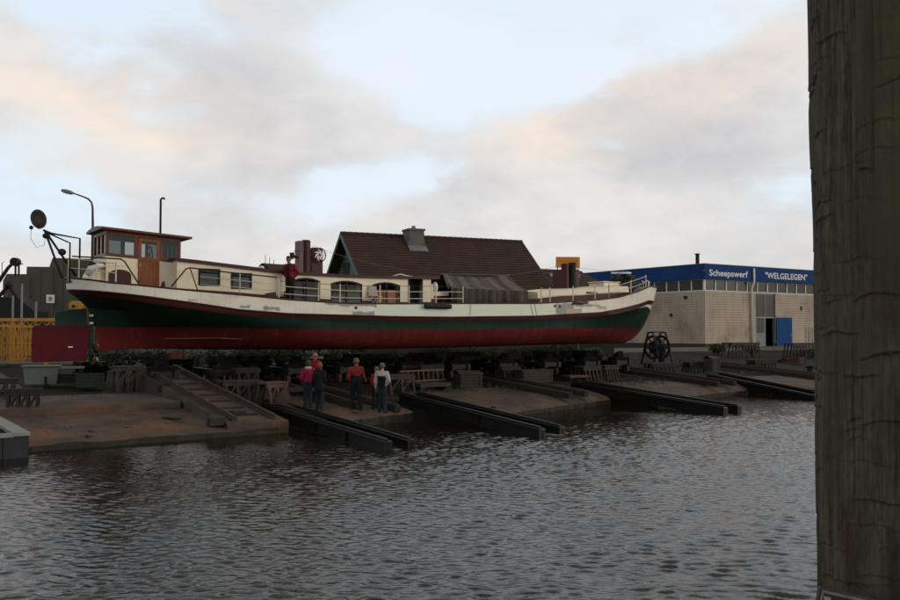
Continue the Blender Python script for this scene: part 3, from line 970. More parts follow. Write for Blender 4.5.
rows_ = [
    row(0.0, 29.42, deckb(1.0), lambda s: z_top(s)),
    row(0.04, 29.2, deckb(1.0), lambda s: z_wb(s)),
    row(0.07, 29.17, deckb(0.985), lambda s: z_wb(s) - 0.02),
    row(0.2, 29.05, deckb(0.975), mbz),
    row(0.24, 28.95, deckb(0.97), grz),
    row(0.75, 28.8, lambda t: 2.16 * shp(t, 0.23, 0.26, 0.9, 0.85), lambda s: 0.5 * (grz(s) + z_gb(s)) + (0.12 if s < 2 else 0)),
    row(0.95, 28.5, lambda t: 2.1 * shp(t, 0.29, 0.27, 1.05, 0.9), lambda s: z_gb(s)),
    row(1.05, 28.45, lambda t: 2.1 * shp(t, 0.29, 0.27, 1.05, 0.9), lambda s: z_gb(s) - 0.012),
    row(1.05, 28.1, lambda t: 2.02 * shp(t, 0.33, 0.28, 1.25, 0.95), lambda s: 0.55 * z_gb(s) + 0.45 * z_rb(s)),
    row(1.12, 27.6, lambda t: 1.75 * shp(t, 0.38, 0.3, 1.45, 1.0), lambda s: 0.16 * z_gb(s) + 0.84 * z_rb(s)),
    row(1.15, 27.2, lambda t: 1.35 * shp(t, 0.4, 0.3, 1.45, 1.0), lambda s: z_rb(s) - 0.0),
    row(1.15, 27.0, lambda t: 0.0, lambda s: z_rb(s) - 0.02),
]
# material of the strip below each row: 0 white, 1 maroon, 2 green, 3 red
strip = [0, 0, 1, 1, 2, 2, 3, 3, 3, 3, 3]


def hull_white():
    m = mat('worn white bulwark paint', (0.74, 0.7, 0.58), (0.63, 0.58, 0.46), 1.3, rough=0.45, c3=(0.4, 0.31, 0.2), s3=1.1, lo3=0.58, hi3=0.85, stretch=(0.6, 1, 1.3), bump=0.05, bscale=3)
    n = m.node_tree.nodes; l = m.node_tree.links; b = n['Principled BSDF']
    src = b.inputs['Base Color'].links[0].from_socket
    t = n.new('ShaderNodeTexCoord'); sx_ = n.new('ShaderNodeSeparateXYZ'); l.new(t.outputs['Object'], sx_.inputs[0])

    def mt(op, a, b2, c=None):
        x = n.new('ShaderNodeMath'); x.operation = op
        for i, v in enumerate((a, b2, c)):
            if v is None: continue
            if isinstance(v, (int, float)): x.inputs[i].default_value = v
            else: l.new(v, x.inputs[i])
        return x.outputs[0]

    def nz(sc):
        x = n.new('ShaderNodeTexNoise'); x.inputs['Scale'].default_value = sc; x.inputs['Detail'].default_value = 6
        l.new(t.outputs['Object'], x.inputs['Vector']); return x.outputs['Fac']

    def mx(f, a, c):
        x = n.new('ShaderNodeMix'); x.data_type = 'RGBA'; l.new(f, x.inputs[0]); l.new(a, x.inputs[6]); x.inputs[7].default_value = (*c, 1); return x.outputs[2]
    wob_ = mt('MULTIPLY', mt('SUBTRACT', nz(2.2), 0.5), 0.9)

    def patch(px0, px1, py0, py1, soft=0.1, jag=1.0):
        s0, z1 = sp(px0, py0, 2.25); s1, z0 = sp(px1, py1, 2.25)
        cxx, hx = (s0 + s1) / 2, abs(s1 - s0) / 2; cz, hz = (z0 + z1) / 2, abs(z1 - z0) / 2
        ax = mt('SUBTRACT', mt('ABSOLUTE', mt('SUBTRACT', sx_.outputs[0], cxx), 0), hx)
        azz = mt('SUBTRACT', mt('ABSOLUTE', mt('SUBTRACT', sx_.outputs[2], cz), 0), hz)
        dd = mt('ADD', mt('MAXIMUM', ax, azz), mt('MULTIPLY', wob_, 0.35 * jag))
        r = n.new('ShaderNodeMapRange'); l.new(dd, r.inputs[0]); r.inputs[1].default_value = 0.03; r.inputs[2].default_value = -0.03
        return r.outputs[0]
    # the freshly painted greener middle length
    c = mx(patch(376, 556, 300, 320, jag=0.02), src, (0.62, 0.67, 0.52))
    for p in ((324, 376, 302, 306.5), (352, 374, 311, 316), (263, 280, 306, 310.5), (240, 250, 305.5, 308), (188, 198, 299, 302), (575, 600, 304, 307), (556, 574, 303, 314)):
        c = mx(patch(*p, jag=0.95), c, (0.22, 0.22, 0.21))
    for p in ((567, 582, 309, 316), (598, 606, 306, 309)):
        c = mx(patch(*p, jag=0.8), c, (0.4, 0.31, 0.19))
    # rust weeping down from the cap rail and fittings
    mp2 = n.new('ShaderNodeMapping'); mp2.inputs[3].default_value = (3.2, 1, .28); l.new(t.outputs['Object'], mp2.inputs[0])
    x2 = n.new('ShaderNodeTexNoise'); x2.inputs['Scale'].default_value = 2.2; x2.inputs['Detail'].default_value = 7; x2.inputs['Roughness'].default_value = .65; l.new(mp2.outputs[0], x2.inputs['Vector'])
    r2 = n.new('ShaderNodeMapRange'); l.new(x2.outputs['Fac'], r2.inputs[0]); r2.inputs[1].default_value = .56; r2.inputs[2].default_value = .74; r2.inputs[4].default_value = .55
    c = mx(r2.outputs[0], c, (0.27, 0.19, 0.11))
    l.new(c, b.inputs['Base Color'])
    return m


M_BUL = hull_white()
mb = MB()
for sgn in (-1, 1):
    vs = [[(s, sgn * b, z) for (s, b, z) in r] for r in rows_]
    for i in range(len(vs) - 1):
        if i == 3:
            for k in range(NST):
                mb.grid([vs[i][k:k + 2], vs[i + 1][k:k + 2]], mi=0 if vs[i][k][0] > 26.4 else 1)
        else:
            mb.grid([vs[i], vs[i + 1]], mi=strip[i])
me_h = mb.mesh('hull', [M_BUL, M_MAROON, M_GREEN, M_RED], smooth=True)
me_h.set_sharp_from_angle(angle=rad(40))
hull = bpy.data.objects.new('hull', me_h); COL.objects.link(hull); hull.parent = ship
# deck sheet inside the bulwark, bulwark lining and cap rail
DK = 0.14
mb = MB()
a_ = [(s + (0.08 if i == 0 else (-0.1 if i == NST else 0)), -max(b - .04, 0.0), z - DK) for i, (s, b, z) in enumerate(rows_[0])]
c_ = [(p[0], -p[1], p[2]) for p in a_]
md = [(p[0], 0, p[2] + .06) for p in a_]
mb.grid([a_, md, c_])
mb.build('deck', M_DECK, ship)
mb = MB()
for sgn in (-1, 1):
    r0 = [(s, sgn * max(b - .04, 0), z - DK - .02) for (s, b, z) in rows_[0]]
    r1 = [(s, sgn * max(b - .04, 0), z - .001) for (s, b, z) in rows_[0]]
    mb.grid([r0, r1])
mb.build('bulwark_lining', M_DECK, ship)
mb = MB()
for sgn in (-1, 1):
    mb.tube([(s, sgn * (b - 0.01), z + 0.012) for (s, b, z) in rows_[0]], 0.035, 6)
mb.build('cap_rail', M_MAROON, ship, smooth=True)
mb = MB()
for sgn in (-1, 1):
    mb.tube([(s, sgn * (b + 0.012), z - 0.01) for (s, b, z) in rows_[2][2:-2]], 0.035, 6)
mb.build('rubbing_strake', M_MAROON, ship, smooth=True)
# plate seams and chalky streak low on the antifouling
mb = MB()
b_ = lambda s, r: float(np.interp(s, [q[0] for q in rows_[r]], [q[1] for q in rows_[r]]))
zb_ = lambda s, r: float(np.interp(s, [q[0] for q in rows_[r]], [q[2] for q in rows_[r]]))
for s in np.arange(3.2, 27.5, 1.55):
    pts = [(s, -(b_(s, r) + 0.003), zb_(s, r)) for r in range(4, 11)]
    mb.tube(pts, 0.007, 4)
mb.build('plate_seam', M_RED, ship, kind='stuff')
ms = [s for s in np.arange(11.5, 26, .5)]
MB().tube([(s, -(b_(s, 8) + 0.004), zb_(s, 8) + 0.12) for s in ms], 0.016, 4).build('bilge_strip', mat('faded red', (0.28, 0.07, 0.05), (0.2, 0.05, 0.035), 3, rough=.8), ship)
MB().tube([(s, -(b_(s, 8) + 0.006), zb_(s, 8) - .02 - .03 * abs(s - 5)) for s in np.arange(3.3, 5.9, .2)], 0.02, 4).build('zinc_strip', mat('chalky zinc', (0.2, 0.06, 0.05), (0.13, 0.025, 0.02), 5, rough=.8), ship)

# rudder, stock, propeller
mb = MB()
rz0, rz1 = sp(60, 362)[1], sp(60, 325.5)[1]
r0 = sp(32, 340)[0]
mb.prism([(r0, -.05, rz0 + .05), (r0 + .05, -.05, rz0), (0.72, -.05, rz0 + .02), (0.86, -.05, rz1), (r0 + .08, -.05, rz1), (r0, -.05, rz1 - .1)], (0, 0.1, 0))
rud = mb.build('rudder', M_RUDDER, ship, bevel=0.015)
g0, gz1 = sp(55, 311)
g1, _ = sp(88, 311)
MB().prism([(g0, -.045, rz1 + .001), (g1 - .02, -.045, rz1 + .001), (g1 - .06, -.045, gz1 + .1), (g0 + .55, -.045, gz1 + .06), (g0, -.045, gz1 - .06)], (0, .09, 0)).build('rudder_top', M_GREEN, rud)
MB().box(0.1, .26, -.075, -.051, rz0 + .5, rz0 + .54).build('zinc_anode', M_LETTER, rud)
MB().cyl((0.86, 0, rz0), (0.86, 0, z_mb(1) + .1), .07, n=10).build('rudder_stock', M_GREEN, ship, smooth=False)
mb = MB()
for zz in (gz1 - .15, gz1 - .42):
    mb.cyl((.8, -.09, zz), (.92, -.09, zz), .045, n=8)
mb.build('pintle', M_LETTER, ship)
mb = MB(); mb.cyl((.95, 0, -.15 + .0), (1.15, 0, -.15), .07, .09, 12); mb.ball((.95, 0, -.15), .12)
prop = mb.build('propeller_shaft', M_IRON, ship)
for k in range(4):
    th = k * math.pi / 2 + .5
    mb = MB(); c, s = math.cos(th), math.sin(th)
    pts = []
    for (r, wd) in ((.08, .07), (.2, .15), (.33, .17), (.42, .1), (.45, .0)):
        pts.append((r, wd))
    rr_ = []
    for side in (-1, 0, 1):
        rr_.append([(1.02 + side * wd * .6, r * c - side * wd * s * .7, -.15 + r * s + side * wd * c * .7) for (r, wd) in pts])
    mb.grid(rr_)
    o = mb.build('propeller_blade', M_BRONZE, prop, smooth=True)
    md_ = o.modifiers.new('thick', 'SOLIDIFY'); md_.thickness = .02

# ---- wheelhouse
BW = 0.95
sA, zA = sp(106.5, 229.6, BW); sB, zB = sp(180.5, 238.3, BW)
KSL = (zB - zA) / (sB - sA)


def whz(s, z): return z + KSL * (s - sA)


def whbox(mb, s0, s1, y0, y1, z0, z1, zb_fixed=False):
    p = []
    for z in (z0, z1):
        for (s, y) in ((s0, y0), (s1, y0), (s1, y1), (s0, y1)):
            p.append((s, y, whz(s, z)))
    return mb.hexa(p)


ZWt = zA
ZWs = sp(107, 252, BW)[1]           # sill
ZWd = sp(107, 284.5, BW)[1] - .1
dr0, dr1 = sp(138.5, 240, BW)[0], sp(159.5, 240, BW)[0]
wh = MB()
for y0, y1 in ((-BW, -BW + .06), (BW - .06, BW)):
    whbox(wh, sA + .06, dr0, y0, y1, ZWd, ZWs - .03); whbox(wh, dr1, sB - .06, y0, y1, ZWd, ZWs - .03)
whbox(wh, sA, sA + .06, -BW, BW, ZWd, ZWs - .03); whbox(wh, sB - .06, sB, -BW, BW, ZWd, ZWs - .03)
wheel = wh.build('wheelhouse', M_CREAM, ship)
wd = MB()
for y in (-BW - .012, BW - .068):
    y1 = y + .08
    for s0, s1 in ((sA - .01, sA + .09), (dr0 - .14, dr0 - .01), (dr1 + .01, dr1 + .1), (sB - .09, sB + .01)):
        whbox(wd, s0, s1, y, y1, ZWs - .03, ZWt - .13)
    for s0, s1 in ((sA - .01, dr0 - .01), (dr1 + .01, sB + .01)):
        whbox(wd, s0, s1, y - .004, y1, ZWs - .13, ZWs - .02)
    whbox(wd, sA - .01, sB + .01, y - .004, y1, ZWt - .14, ZWt)
for s0, s1 in ((sA - .012, sA + .07), (sB - .07, sB + .012)):
    for k in range(4):
        yy = -BW + .09 + k * (2 * BW - .18) / 3
        whbox(wd, s0, s1, yy - .035, yy + .035, ZWs - .02, ZWt - .13)
    whbox(wd, s0 - .003, s1 + .003, -BW + .06, BW - .06, ZWs - .13, ZWs - .02); whbox(wd, s0 - .003, s1 + .003, -BW + .06, BW - .06, ZWt - .14, ZWt)
wd.build('window_frame', M_WOOD, wheel)
for y in (-BW + .02, BW - .03):
    for s0, s1 in ((sA + .09, dr0 - .14), (dr1 + .1, sB - .09)):
        m_ = MB(); whbox(m_, s0, s1, y, y + .008, ZWs - .02, ZWt - .14); m_.build('window_pane', G_CLEAR, wheel)
for s in (sA + .03, sB - .03):
    for k in range(3):
        a_ = -BW + .125 + k * (2 * BW - .18) / 3
        m_ = MB(); whbox(m_, s, s + .008, a_, a_ + (2 * BW - .18) / 3 - .07, ZWs - .02, ZWt - .14); m_.build('window_pane', G_CLEAR, wheel)
# sliding door: panelled, with a glazed top
dd_ = MB(); y0, y1 = -BW - .03, -BW + .02
zdoor = sp(150, 288, BW)[1] - whz(sp(150, 288, BW)[0], 0) + 0
zdt = ZWt - .16
whbox(dd_, dr0, dr0 + .1, y0, y1, zdoor, zdt); whbox(dd_, dr1 - .1, dr1, y0, y1, zdoor, zdt)
whbox(dd_, dr0 + .1, dr1 - .1, y0, y1, zdt - .1, zdt); whbox(dd_, dr0 + .1, dr1 - .1, y0, y1, ZWs - .17, ZWs - .05)
whbox(dd_, dr0 + .1, dr1 - .1, y0, y1, zdoor, zdoor + .12)
for k in range(4):
    w4 = (dr1 - dr0 - .2) / 4
    whbox(dd_, dr0 + .1 + k * w4 + .006, dr0 + .1 + (k + 1) * w4 - .006, y0 + .015, y1, zdoor + .12, ZWs - .17)
dd_.build('door', M_DOOR, wheel)
m_ = MB(); whbox(m_, dr0 + .1, dr1 - .1, y0 + .02, y0 + .028, ZWs - .05, zdt - .1); m_.build('window_pane', G_CLEAR, wheel)
m_ = MB(); whbox(m_, dr0 + .02, dr0 + .08, y0 - .04, y0, ZWs - .42, ZWs - .3); m_.build('door_handle', M_BRONZE, wheel)
# interior: wheel, console
m_ = MB(); whbox(m_, sB - .75, sB - .12, -.5, .5, ZWd, ZWs - .1); m_.build('console', M_DARKWOOD, wheel)
m_ = MB()
for k in range(24):
    pass
pts = [(sB - .85, .42 * math.cos(2 * math.pi * k / 20), ZWs - .05 + .42 * math.sin(2 * math.pi * k / 20)) for k in range(21)]
m_.tube(pts, .025, 6)
for k in range(4):
    th = k * math.pi / 4
    m_.tube([(sB - .85, .5 * math.cos(th), ZWs - .05 + .5 * math.sin(th)), (sB - .85, -.5 * math.cos(th), ZWs - .05 - .5 * math.sin(th))], .016, 5)
m_.build('steering_wheel', M_DARKWOOD, wheel)
# roof: cambered slab with overhang and a wooden fascia
ov0, ov1 = sA - .22, sp(190.5, 236, BW)[0]
rf = MB(); N = 8; t0, t1 = [], []
for k in range(N + 1):
    y = -BW - .2 + (2 * BW + .4) * k / N
    cz = .09 * (1 - ((y) / (BW + .2)) ** 2)
    t0.append((y, ZWt + .002)); t1.append((y, ZWt + .07 + cz))
ring = [(y, z) for y, z in t0] + [(y, z) for y, z in reversed(t1)]
rf.prism([(ov0, y, whz(ov0, z)) for (y, z) in ring], (ov1 - ov0, 0, KSL * (ov1 - ov0)))
rf.build('wheelhouse_roof', M_DARKWOOD, wheel)
m_ = MB()
for y in (-BW - .215, BW + .2):
    m_.hexa([(ov0, y, whz(ov0, ZWt - .005)), (ov1, y, whz(ov1, ZWt - .005)), (ov1, y + .015, whz(ov1, ZWt - .005)), (ov0, y + .015, whz(ov0, ZWt - .005)), (ov0, y, whz(ov0, ZWt + .075)), (ov1, y, whz(ov1, ZWt + .075)), (ov1, y + .015, whz(ov1, ZWt + .075)), (ov0, y + .015, whz(ov0, ZWt + .075))])
m_.build('roof_fascia', M_WOOD, wheel)
# exhaust pipe behind the wheelhouse
s_, zt = sp(161.5, 199, -1.0); zb = sp(161.5, 236, -1.0)[1]
MB().tube([(s_, 1.1, zb - 1.2), (s_, 1.1, zt), (s_ + .06, 1.1, zt + .06), (s_ + .16, 1.1, zt + .03)], .042, 8).build('exhaust_pipe', M_BLACK, ship, smooth=True)
# low cream casing behind the wheelhouse, with arched maroon locker door and four little vents
s0 = sp(95, 270, .9)[0]
ca = MB(); zt0 = sp(107, 253, .93)[1]
sE = sA - .002
prof = [(s0 - .1, z_top(0.8) - .1), (s0 - .05, z_top(.8) + .3), (s0 + .15, z_top(.8) + .62), (sE, z_top(.8) + .72), (sE, z_top(1) - .15)]
ca.prism([(s, -.8, z) for s, z in prof], (0, 1.6, 0)); ca.build('stern_casing', M_CREAM, ship)
sd, zd_ = sp(120, 283, .97); _, zd1 = sp(120, 270, .97)
hw = .38
arch = [(sd - hw, -.985, zd_)] + [(sd - hw * math.cos(math.pi * k / 10), -.985, zd1 - .18 + .2 * math.sin(math.pi * k / 10)) for k in range(11)] + [(sd + hw, -.985, zd_)]
MB().prism(arch, (0, .03, 0)).build('locker_door', M_MAROON, wheel)
m_ = MB()
for k in range(4):
    s_, z_ = sp(111 + 4.3 * k, 265.6, .97); m_.box(s_ - .045, s_ + .035, -.97, -.951, z_ - .035, z_ + .03)
m_.build('vent_plate', M_LETTER, wheel, kind='stuff')

# ---- aft trunk cabin and the long superstructure
BC = 1.5
cs0 = sp(177, 270, BC)[0]; cs1 = sp(449, 280, BC)[0]
ctop = curve([(163, 258.6), (200, 262.5), (240, 267.5), (275, 272), (300, 274), (345, 276.5), (400, 278), (449, 278.5)], lambda s: BC)
cbot = lambda s: z_top(s) - DK + .03


def arch_w(px0, px1, py0, py1):
    a = sp(px0, py0, BC); b = sp(px1, py1, BC)
    return a[0], b[0], b[1], a[1]


def wall_strip(mb, s0, s1, zlo, zhi, y=-BC, th=.06, n=6):
    """a piece of cabin side that follows the sheer; zlo/zhi are functions of s"""
    ss = [s0 + (s1 - s0) * i / n for i in range(n + 1)]
    lo = [(s, y, zlo(s)) for s in ss]; hi = [(s, y, zhi(s)) for s in ss]
    lo2 = [(s, y + th, zlo(s)) for s in ss]; hi2 = [(s, y + th, zhi(s)) for s in ss]
    mb.grid([lo2, lo, hi, hi2, lo2])
    mb.add([lo[0], hi[0], hi2[0], lo2[0]], [(0, 1, 2, 3)]); mb.add([lo[-1], hi[-1], hi2[-1], lo2[-1]], [(0, 1, 2, 3)])


wins = [('w', 199.5, 219, 269.3, 285.0), ('w', 232, 250.8, 273.5, 288.3),
        ('a', 292.5, 320, 277.5, 301.5), ('a', 331, 362, 280.5, 303.0), ('a', 372.5, 400, 282, 304), ('d', 408, 423, 279, 305)]
dado = curve([(163, 287), (240, 292.5), (280, 296.5), (345, 300), (400, 302), (449, 302)], lambda s: BC)
cab = MB(); dads = []
prev = cs0
for kind, px0, px1, py0, py1 in wins:
    a, b, zl, zh = arch_w(px0, px1, py0, py1)
    for Y in (-BC, BC - .06):
        wall_strip(cab, prev, a, lambda s: max(dado(s), cbot(s)), ctop, Y)
        if kind == 'w':
            wall_strip(cab, a, b, lambda s: max(dado(s), cbot(s)), lambda s: zl, Y, n=2)
            wall_strip(cab, a, b, lambda s: zh, ctop, Y, n=2)
        elif kind == 'a':
            n = 10; up = lambda s: zh + .03 - .13 * ((s - (a + b) / 2) / ((b - a) / 2)) ** 2 - .02
            wall_strip(cab, a, b, up, ctop, Y, n=n)
    dads.append((prev, a) if kind != 'w' else (prev, b))
    prev = b
wall_strip(cab, prev, sp(431, 280, BC)[0], lambda s: max(dado(s), cbot(s)), ctop); dads.append((prev, sp(431, 280, BC)[0]))
wall_strip(cab, prev, sp(431, 280, BC)[0], cbot, ctop, BC - .06)
for s in (cs0 + .001, sp(431, 280, BC)[0] - .06):
    cab.box(s, s + .06, -BC + .062, BC - .062, cbot(s), ctop(s) - .01)
cabin = cab.build('cabin', M_CREAM, ship)
for x0, x1 in dads:
    dm_ = MB(); wall_strip(dm_, x0, x1 - .003, cbot, lambda s: max(dado(s), cbot(s) + .01) - .001, -BC - .008); dm_.build('cabin_dado', M_MAROON, cabin)
# cabin roof with maroon edge
mb = MB(); ss = np.linspace(cs0 - .05, cs1 - .55, 30)
rws = []
for y, dz_ in ((-BC - .07, -.0), (-BC - .07, .07), (-.7, .13), (0, .15), (.7, .13), (BC + .07, .07), (BC + .07, .0), (-BC - .07, .0)):
    rws.append([(s, y, ctop(s) + dz_) for s in ss])
mb.grid(rws)
for e in (0, -1):
    mb.add([r[e] for r in rws[:-1]], [tuple(range(len(rws) - 1))])
mb.build('cabin_roof', M_DECK, cabin)
mb = MB(); wall_strip(mb, cs0 - .06, cs1 - .53, lambda s: ctop(s) - .035, lambda s: ctop(s) + .075, -BC - .1, .029, 30)
mb.build('roof_edge', M_MAROON, cabin)
for kind, px0, px1, py0, py1 in wins:
    a, b, zl, zh = arch_w(px0, px1, py0, py1)
    if kind == 'w':
        fr = MB(); y = -BC - .02
        for (x0, x1, z0, z1) in ((a - .04, b + .04, zh - .03, zh + .04), (a - .04, b + .04, zl - .04, zl + .03), (a - .04, a + .03, zl + .03, zh - .03), (b - .03, b + .04, zl + .03, zh - .03)):
            fr.box(x0, x1, y, y + .05, z0, z1)
        f = fr.build('window', M_IRON, cabin)
        MB().box(a + .03, b - .03, -BC + .01, -BC + .02, zl + .03, zh - .03).build('window_pane', G_DARK, cabin)
        cu = MB()
        for k in range(12):
            x0 = a + .03 + (b - a - .06) * k / 12
            cu.box(x0, x0 + (b - a - .06) / 12 - .002, -BC + .04 + .01 * (k % 2), -BC + .055 + .01 * (k % 2), zl + .05, zh - .13)
        cu.build('curtain', M_CURTAIN, cabin)
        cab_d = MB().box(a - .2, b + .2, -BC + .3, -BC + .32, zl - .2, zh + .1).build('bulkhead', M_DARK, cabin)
    elif kind == 'a':
        fr = MB(); n = 10
        up = lambda s: zh - .12 * ((s - (a + b) / 2) / ((b - a) / 2)) ** 2
        for k in range(n):
            x0, x1 = a + (b - a) * k / n, a + (b - a) * (k + 1) / n
            fr.hexa([(x0, -BC - .015, up(x0) - .05), (x1, -BC - .015, up(x1) - .05), (x1, -BC + .03, up(x1) - .05), (x0, -BC + .03, up(x0) - .05), (x0, -BC - .015, up(x0) + .015), (x1, -BC - .015, up(x1) + .015), (x1, -BC + .03, up(x1) + .015), (x0, -BC + .03, up(x0) + .015)])
        fr.box(a, a + .05, -BC - .013, -BC + .03, cbot(a), up(a) - .05); fr.box(b - .05, b, -BC - .013, -BC + .03, cbot(b), up(b) - .05)
        fr.box((a + b) / 2 - .025, (a + b) / 2 + .025, -BC - .013, -BC + .03, cbot(a), zh - .05)
        f = fr.build('window', M_IRON, cabin)
        if px0 < 365:
            for x0, x1 in ((a + .05, (a + b) / 2 - .025), ((a + b) / 2 + .025, b - .05)):
                MB().box(x0, x1, -BC + .012, -BC + .02, cbot(a), zh - .14).build('window_pane', G_DARK, cabin)
            mb = MB(); L_ = b - a
            mb.box(a + .06, a + L_ * .45, -BC + .1, -BC + .13, cbot(a), cbot(a) + (zh - cbot(a)) * .45)
            mb.box(a + L_ * .55, b - .08, -BC + .14, -BC + .17, cbot(a), cbot(a) + (zh - cbot(a)) * .62)
            mb.build('bench', M_CURTAIN if px0 > 300 else MATS['grey primer'], cabin)
        else:
            dm = mat('terracotta paint', (0.3, 0.09, 0.035), (0.22, 0.065, 0.028), 3, rough=.5)
            for x0, x1 in ((a + (b - a) * .22, a + (b - a) * .52), (a + (b - a) * .55, b - .05)):
                m2 = MB(); m2.box(x0, x1, -BC + .12, -BC + .16, cbot(a), zh - .3)
                m2.box(x0 + .06, x1 - .06, -BC + .105, -BC + .12, cbot(a) + .1, zh - .38); m2.build('cabinet_door', dm, cabin)
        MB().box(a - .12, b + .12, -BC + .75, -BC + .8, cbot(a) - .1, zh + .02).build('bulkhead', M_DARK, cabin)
    else:
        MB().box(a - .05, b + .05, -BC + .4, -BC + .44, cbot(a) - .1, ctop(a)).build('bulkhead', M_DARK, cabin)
        MB().box(a, a + .04, -BC - .02, -BC + .3, cbot(a), ctop(a) - .05).build('door_jamb', M_WOOD, cabin)
# cockpit seat in front of the cabin
s0, z0 = sp(431, 303, 1.3); s1, _ = sp(449, 303, 1.3)
zs = sp(440, 292.5, 1.3)[1]; zbk = sp(433, 284, 1.3)[1]
mb = MB(); mb.box(s0, s1, -1.3, .6, zs - .14, zs); mb.box(s0, s0 + .12, -1.3, .6, zs, zbk); mb.box(s0, s0 + .16, -1.3, -1.22, zs - .3, zs - .14)
seat = mb.build('cockpit_seat', M_CREAM, ship, bevel=.02)
MB().box(s0 + .05, s1 - .1, -1.2, .5, cbot(s0), zs - .14).build('seat_base', M_MAROON, seat)
MB().ball((s0 + .3, -1.15, zs + .22), .14, .12, .24, 12, 8).build('seat_cushion', M_PLASTICWHITE, seat, smooth=True)

# ---- canvas tent over the hold
t_l, t_r = sp(452, 300, 1.7)[0], sp(529, 300, 1.7)[0]
ridge_l = sp(446, 273.5, 0.1); ridge_r = sp(511, 274.5, 0.1)
eave = curve([(452, 287.5), (470, 288.5), (500, 290), (529, 291)], lambda s: 1.7)
nn_ = 64
ra, rb_, rc, rd_ = [], [], [], []
for i in range(nn_ + 1):
    f = i / nn_
    sr = ridge_l[0] + (ridge_r[0] - ridge_l[0]) * f
    zr_ = ridge_l[1] + (ridge_r[1] - ridge_l[1]) * f - .14 * math.sin(math.pi * f) + .015 * math.sin(f * 37)
    se = t_l + (t_r - t_l) * f
    fold = .05 * math.sin(f * 33 + .6) + .035 * math.sin(f * 71) + .03 * math.sin(f * 17 + 2)
    ra.append((sr, .1, zr_)); rb_.append((.5 * (sr + se), -.8 + fold * .4, .5 * (zr_ + eave(se)) - .1 + .025 * math.sin(f * 41)))
    rc.append((se, -1.7 + fold, eave(se) + .01 * math.sin(f * 50)))
    rd_.append((se + .03 * math.sin(f * 60), -1.72 + fold * 1.5, z_top(se) - DK + .02))
mid_ = [tuple(np.array(rc[i]) * .5 + np.array(rd_[i]) * .5 + np.array((0, -.03 * math.sin(i * 1.9), 0))) for i in range(nn_ + 1)]
back = [(p[0], 1.75, eave(p[0])) for p in rc]
back2 = [(p[0], 1.78, z_top(p[0]) - DK) for p in rc]
tarp = MB()
tcol = []
for i in range(nn_):
    f = i / nn_
    v = math.sin(f * 29 + 1.3) + .6 * math.sin(f * 61)
    tcol.append(2 if (.74 < f < .8 or .93 < f) else (1 if v > -.1 else 0))
q_ = lambda A, B, k: tuple(np.array(A[k]) * .5 + np.array(B[k]) * .5)
rq1 = [(q_(rc, rb_, k)[0], q_(rc, rb_, k)[1], q_(rc, rb_, k)[2] - .02 + .02 * math.sin(k * 1.3)) for k in range(nn_ + 1)]
rq2 = [(q_(rb_, ra, k)[0], q_(rb_, ra, k)[1], q_(rb_, ra, k)[2] - .02 + .015 * math.sin(k * 1.1 + 1)) for k in range(nn_ + 1)]
for k in range(nn_):
    cut = lambda *rs: [r[k:k + 2] for r in rs]
    tarp.grid(cut(rd_, mid_, rc), mi=0 if tcol[k] < 2 else 2)
    tarp.grid(cut(rc, rq1, rb_, rq2, ra), mi=tcol[k])
    tarp.grid(cut(ra, back, back2))
tarp.add([rd_[-1], mid_[-1], rc[-1], rq1[-1], rb_[-1], rq2[-1], ra[-1], back[-1], back2[-1]], [tuple(range(9))])
M_TARP2 = mat('pale canvas', (0.135, 0.105, 0.09), (0.085, 0.065, 0.055), 3, rough=.9, bump=.3, bscale=10)
M_TARP3 = mat('maroon canvas', (0.075, 0.03, 0.028), (0.05, 0.022, 0.02), 3, rough=.9, bump=.3, bscale=10)
tp = tarp.build('canvas_tent', [M_TARP, M_TARP2, M_TARP3], ship, angle=45)
so = tp.modifiers.new('thick', 'SOLIDIFY'); so.thickness = .012
MB().cyl((ridge_l[0] - .1, .1, ridge_l[1] - .03), (ridge_r[0] + .1, .1, ridge_r[1] - .03), .04, n=8).build('tent_pole', M_DARKWOOD, tp)
MB().beam((ridge_l[0], .1, ridge_l[1] - .02), (t_l - .1, -1.6, eave(t_l) - .05), .05, .05).build('tent_rafter', M_DARKWOOD, tp)
# hatch coaming under tent
MB().box(t_l - .3, t_r + .2, -1.35, 1.35, z_top(20) - DK, z_top(20) + .12).build('hatch_coaming', M_BLACK, ship)

# ---- fore cabin and foredeck gear
BF = 1.45
fs0, fs1 = sp(538, 296, BF)[0], sp(624, 292, 1.1)[0]
ftop = curve([(538, 291.8), (560, 289.6), (580, 289), (600, 287.5), (624, 286)], lambda s: BF)
fb = lambda s: min(BF, bdeck(s) - .45)
ss = np.linspace(fs0, fs1, 18)
fz = lambda s: max(ftop(s) - .32, z_top(s) - DK)
mb = MB(); mb.grid([[(s, -fb(s), fz(s)) for s in ss], [(s, -fb(s) + .03, ftop(s) - .05) for s in ss], [(s, -fb(s) + .1, ftop(s)) for s in ss], [(s, 0, ftop(s) + .08) for s in ss], [(s, fb(s) - .1, ftop(s)) for s in ss], [(s, fb(s), fz(s)) for s in ss]])
for e in (fs0, fs1):
    mb.add([(e, -fb(e), fz(e)), (e, -fb(e) + .03, ftop(e) - .05), (e, -fb(e) + .1, ftop(e)), (e, 0, ftop(e) + .08), (e, fb(e) - .1, ftop(e)), (e, fb(e), fz(e))], [(0, 1, 2, 3, 4, 5)])
fc = mb.build('fore_cabin', M_CREAM, ship, angle=35)
mb = MB(); mb.grid([[(s, -fb(s) - .01, z_top(s) - DK - .02) for s in ss], [(s, -fb(s) - .01, fz(s) + .02) for s in ss]]); o = mb.build('fore_cabin_dado', M_MAROON, fc); o.modifiers.new('t', 'SOLIDIFY').thickness = .02
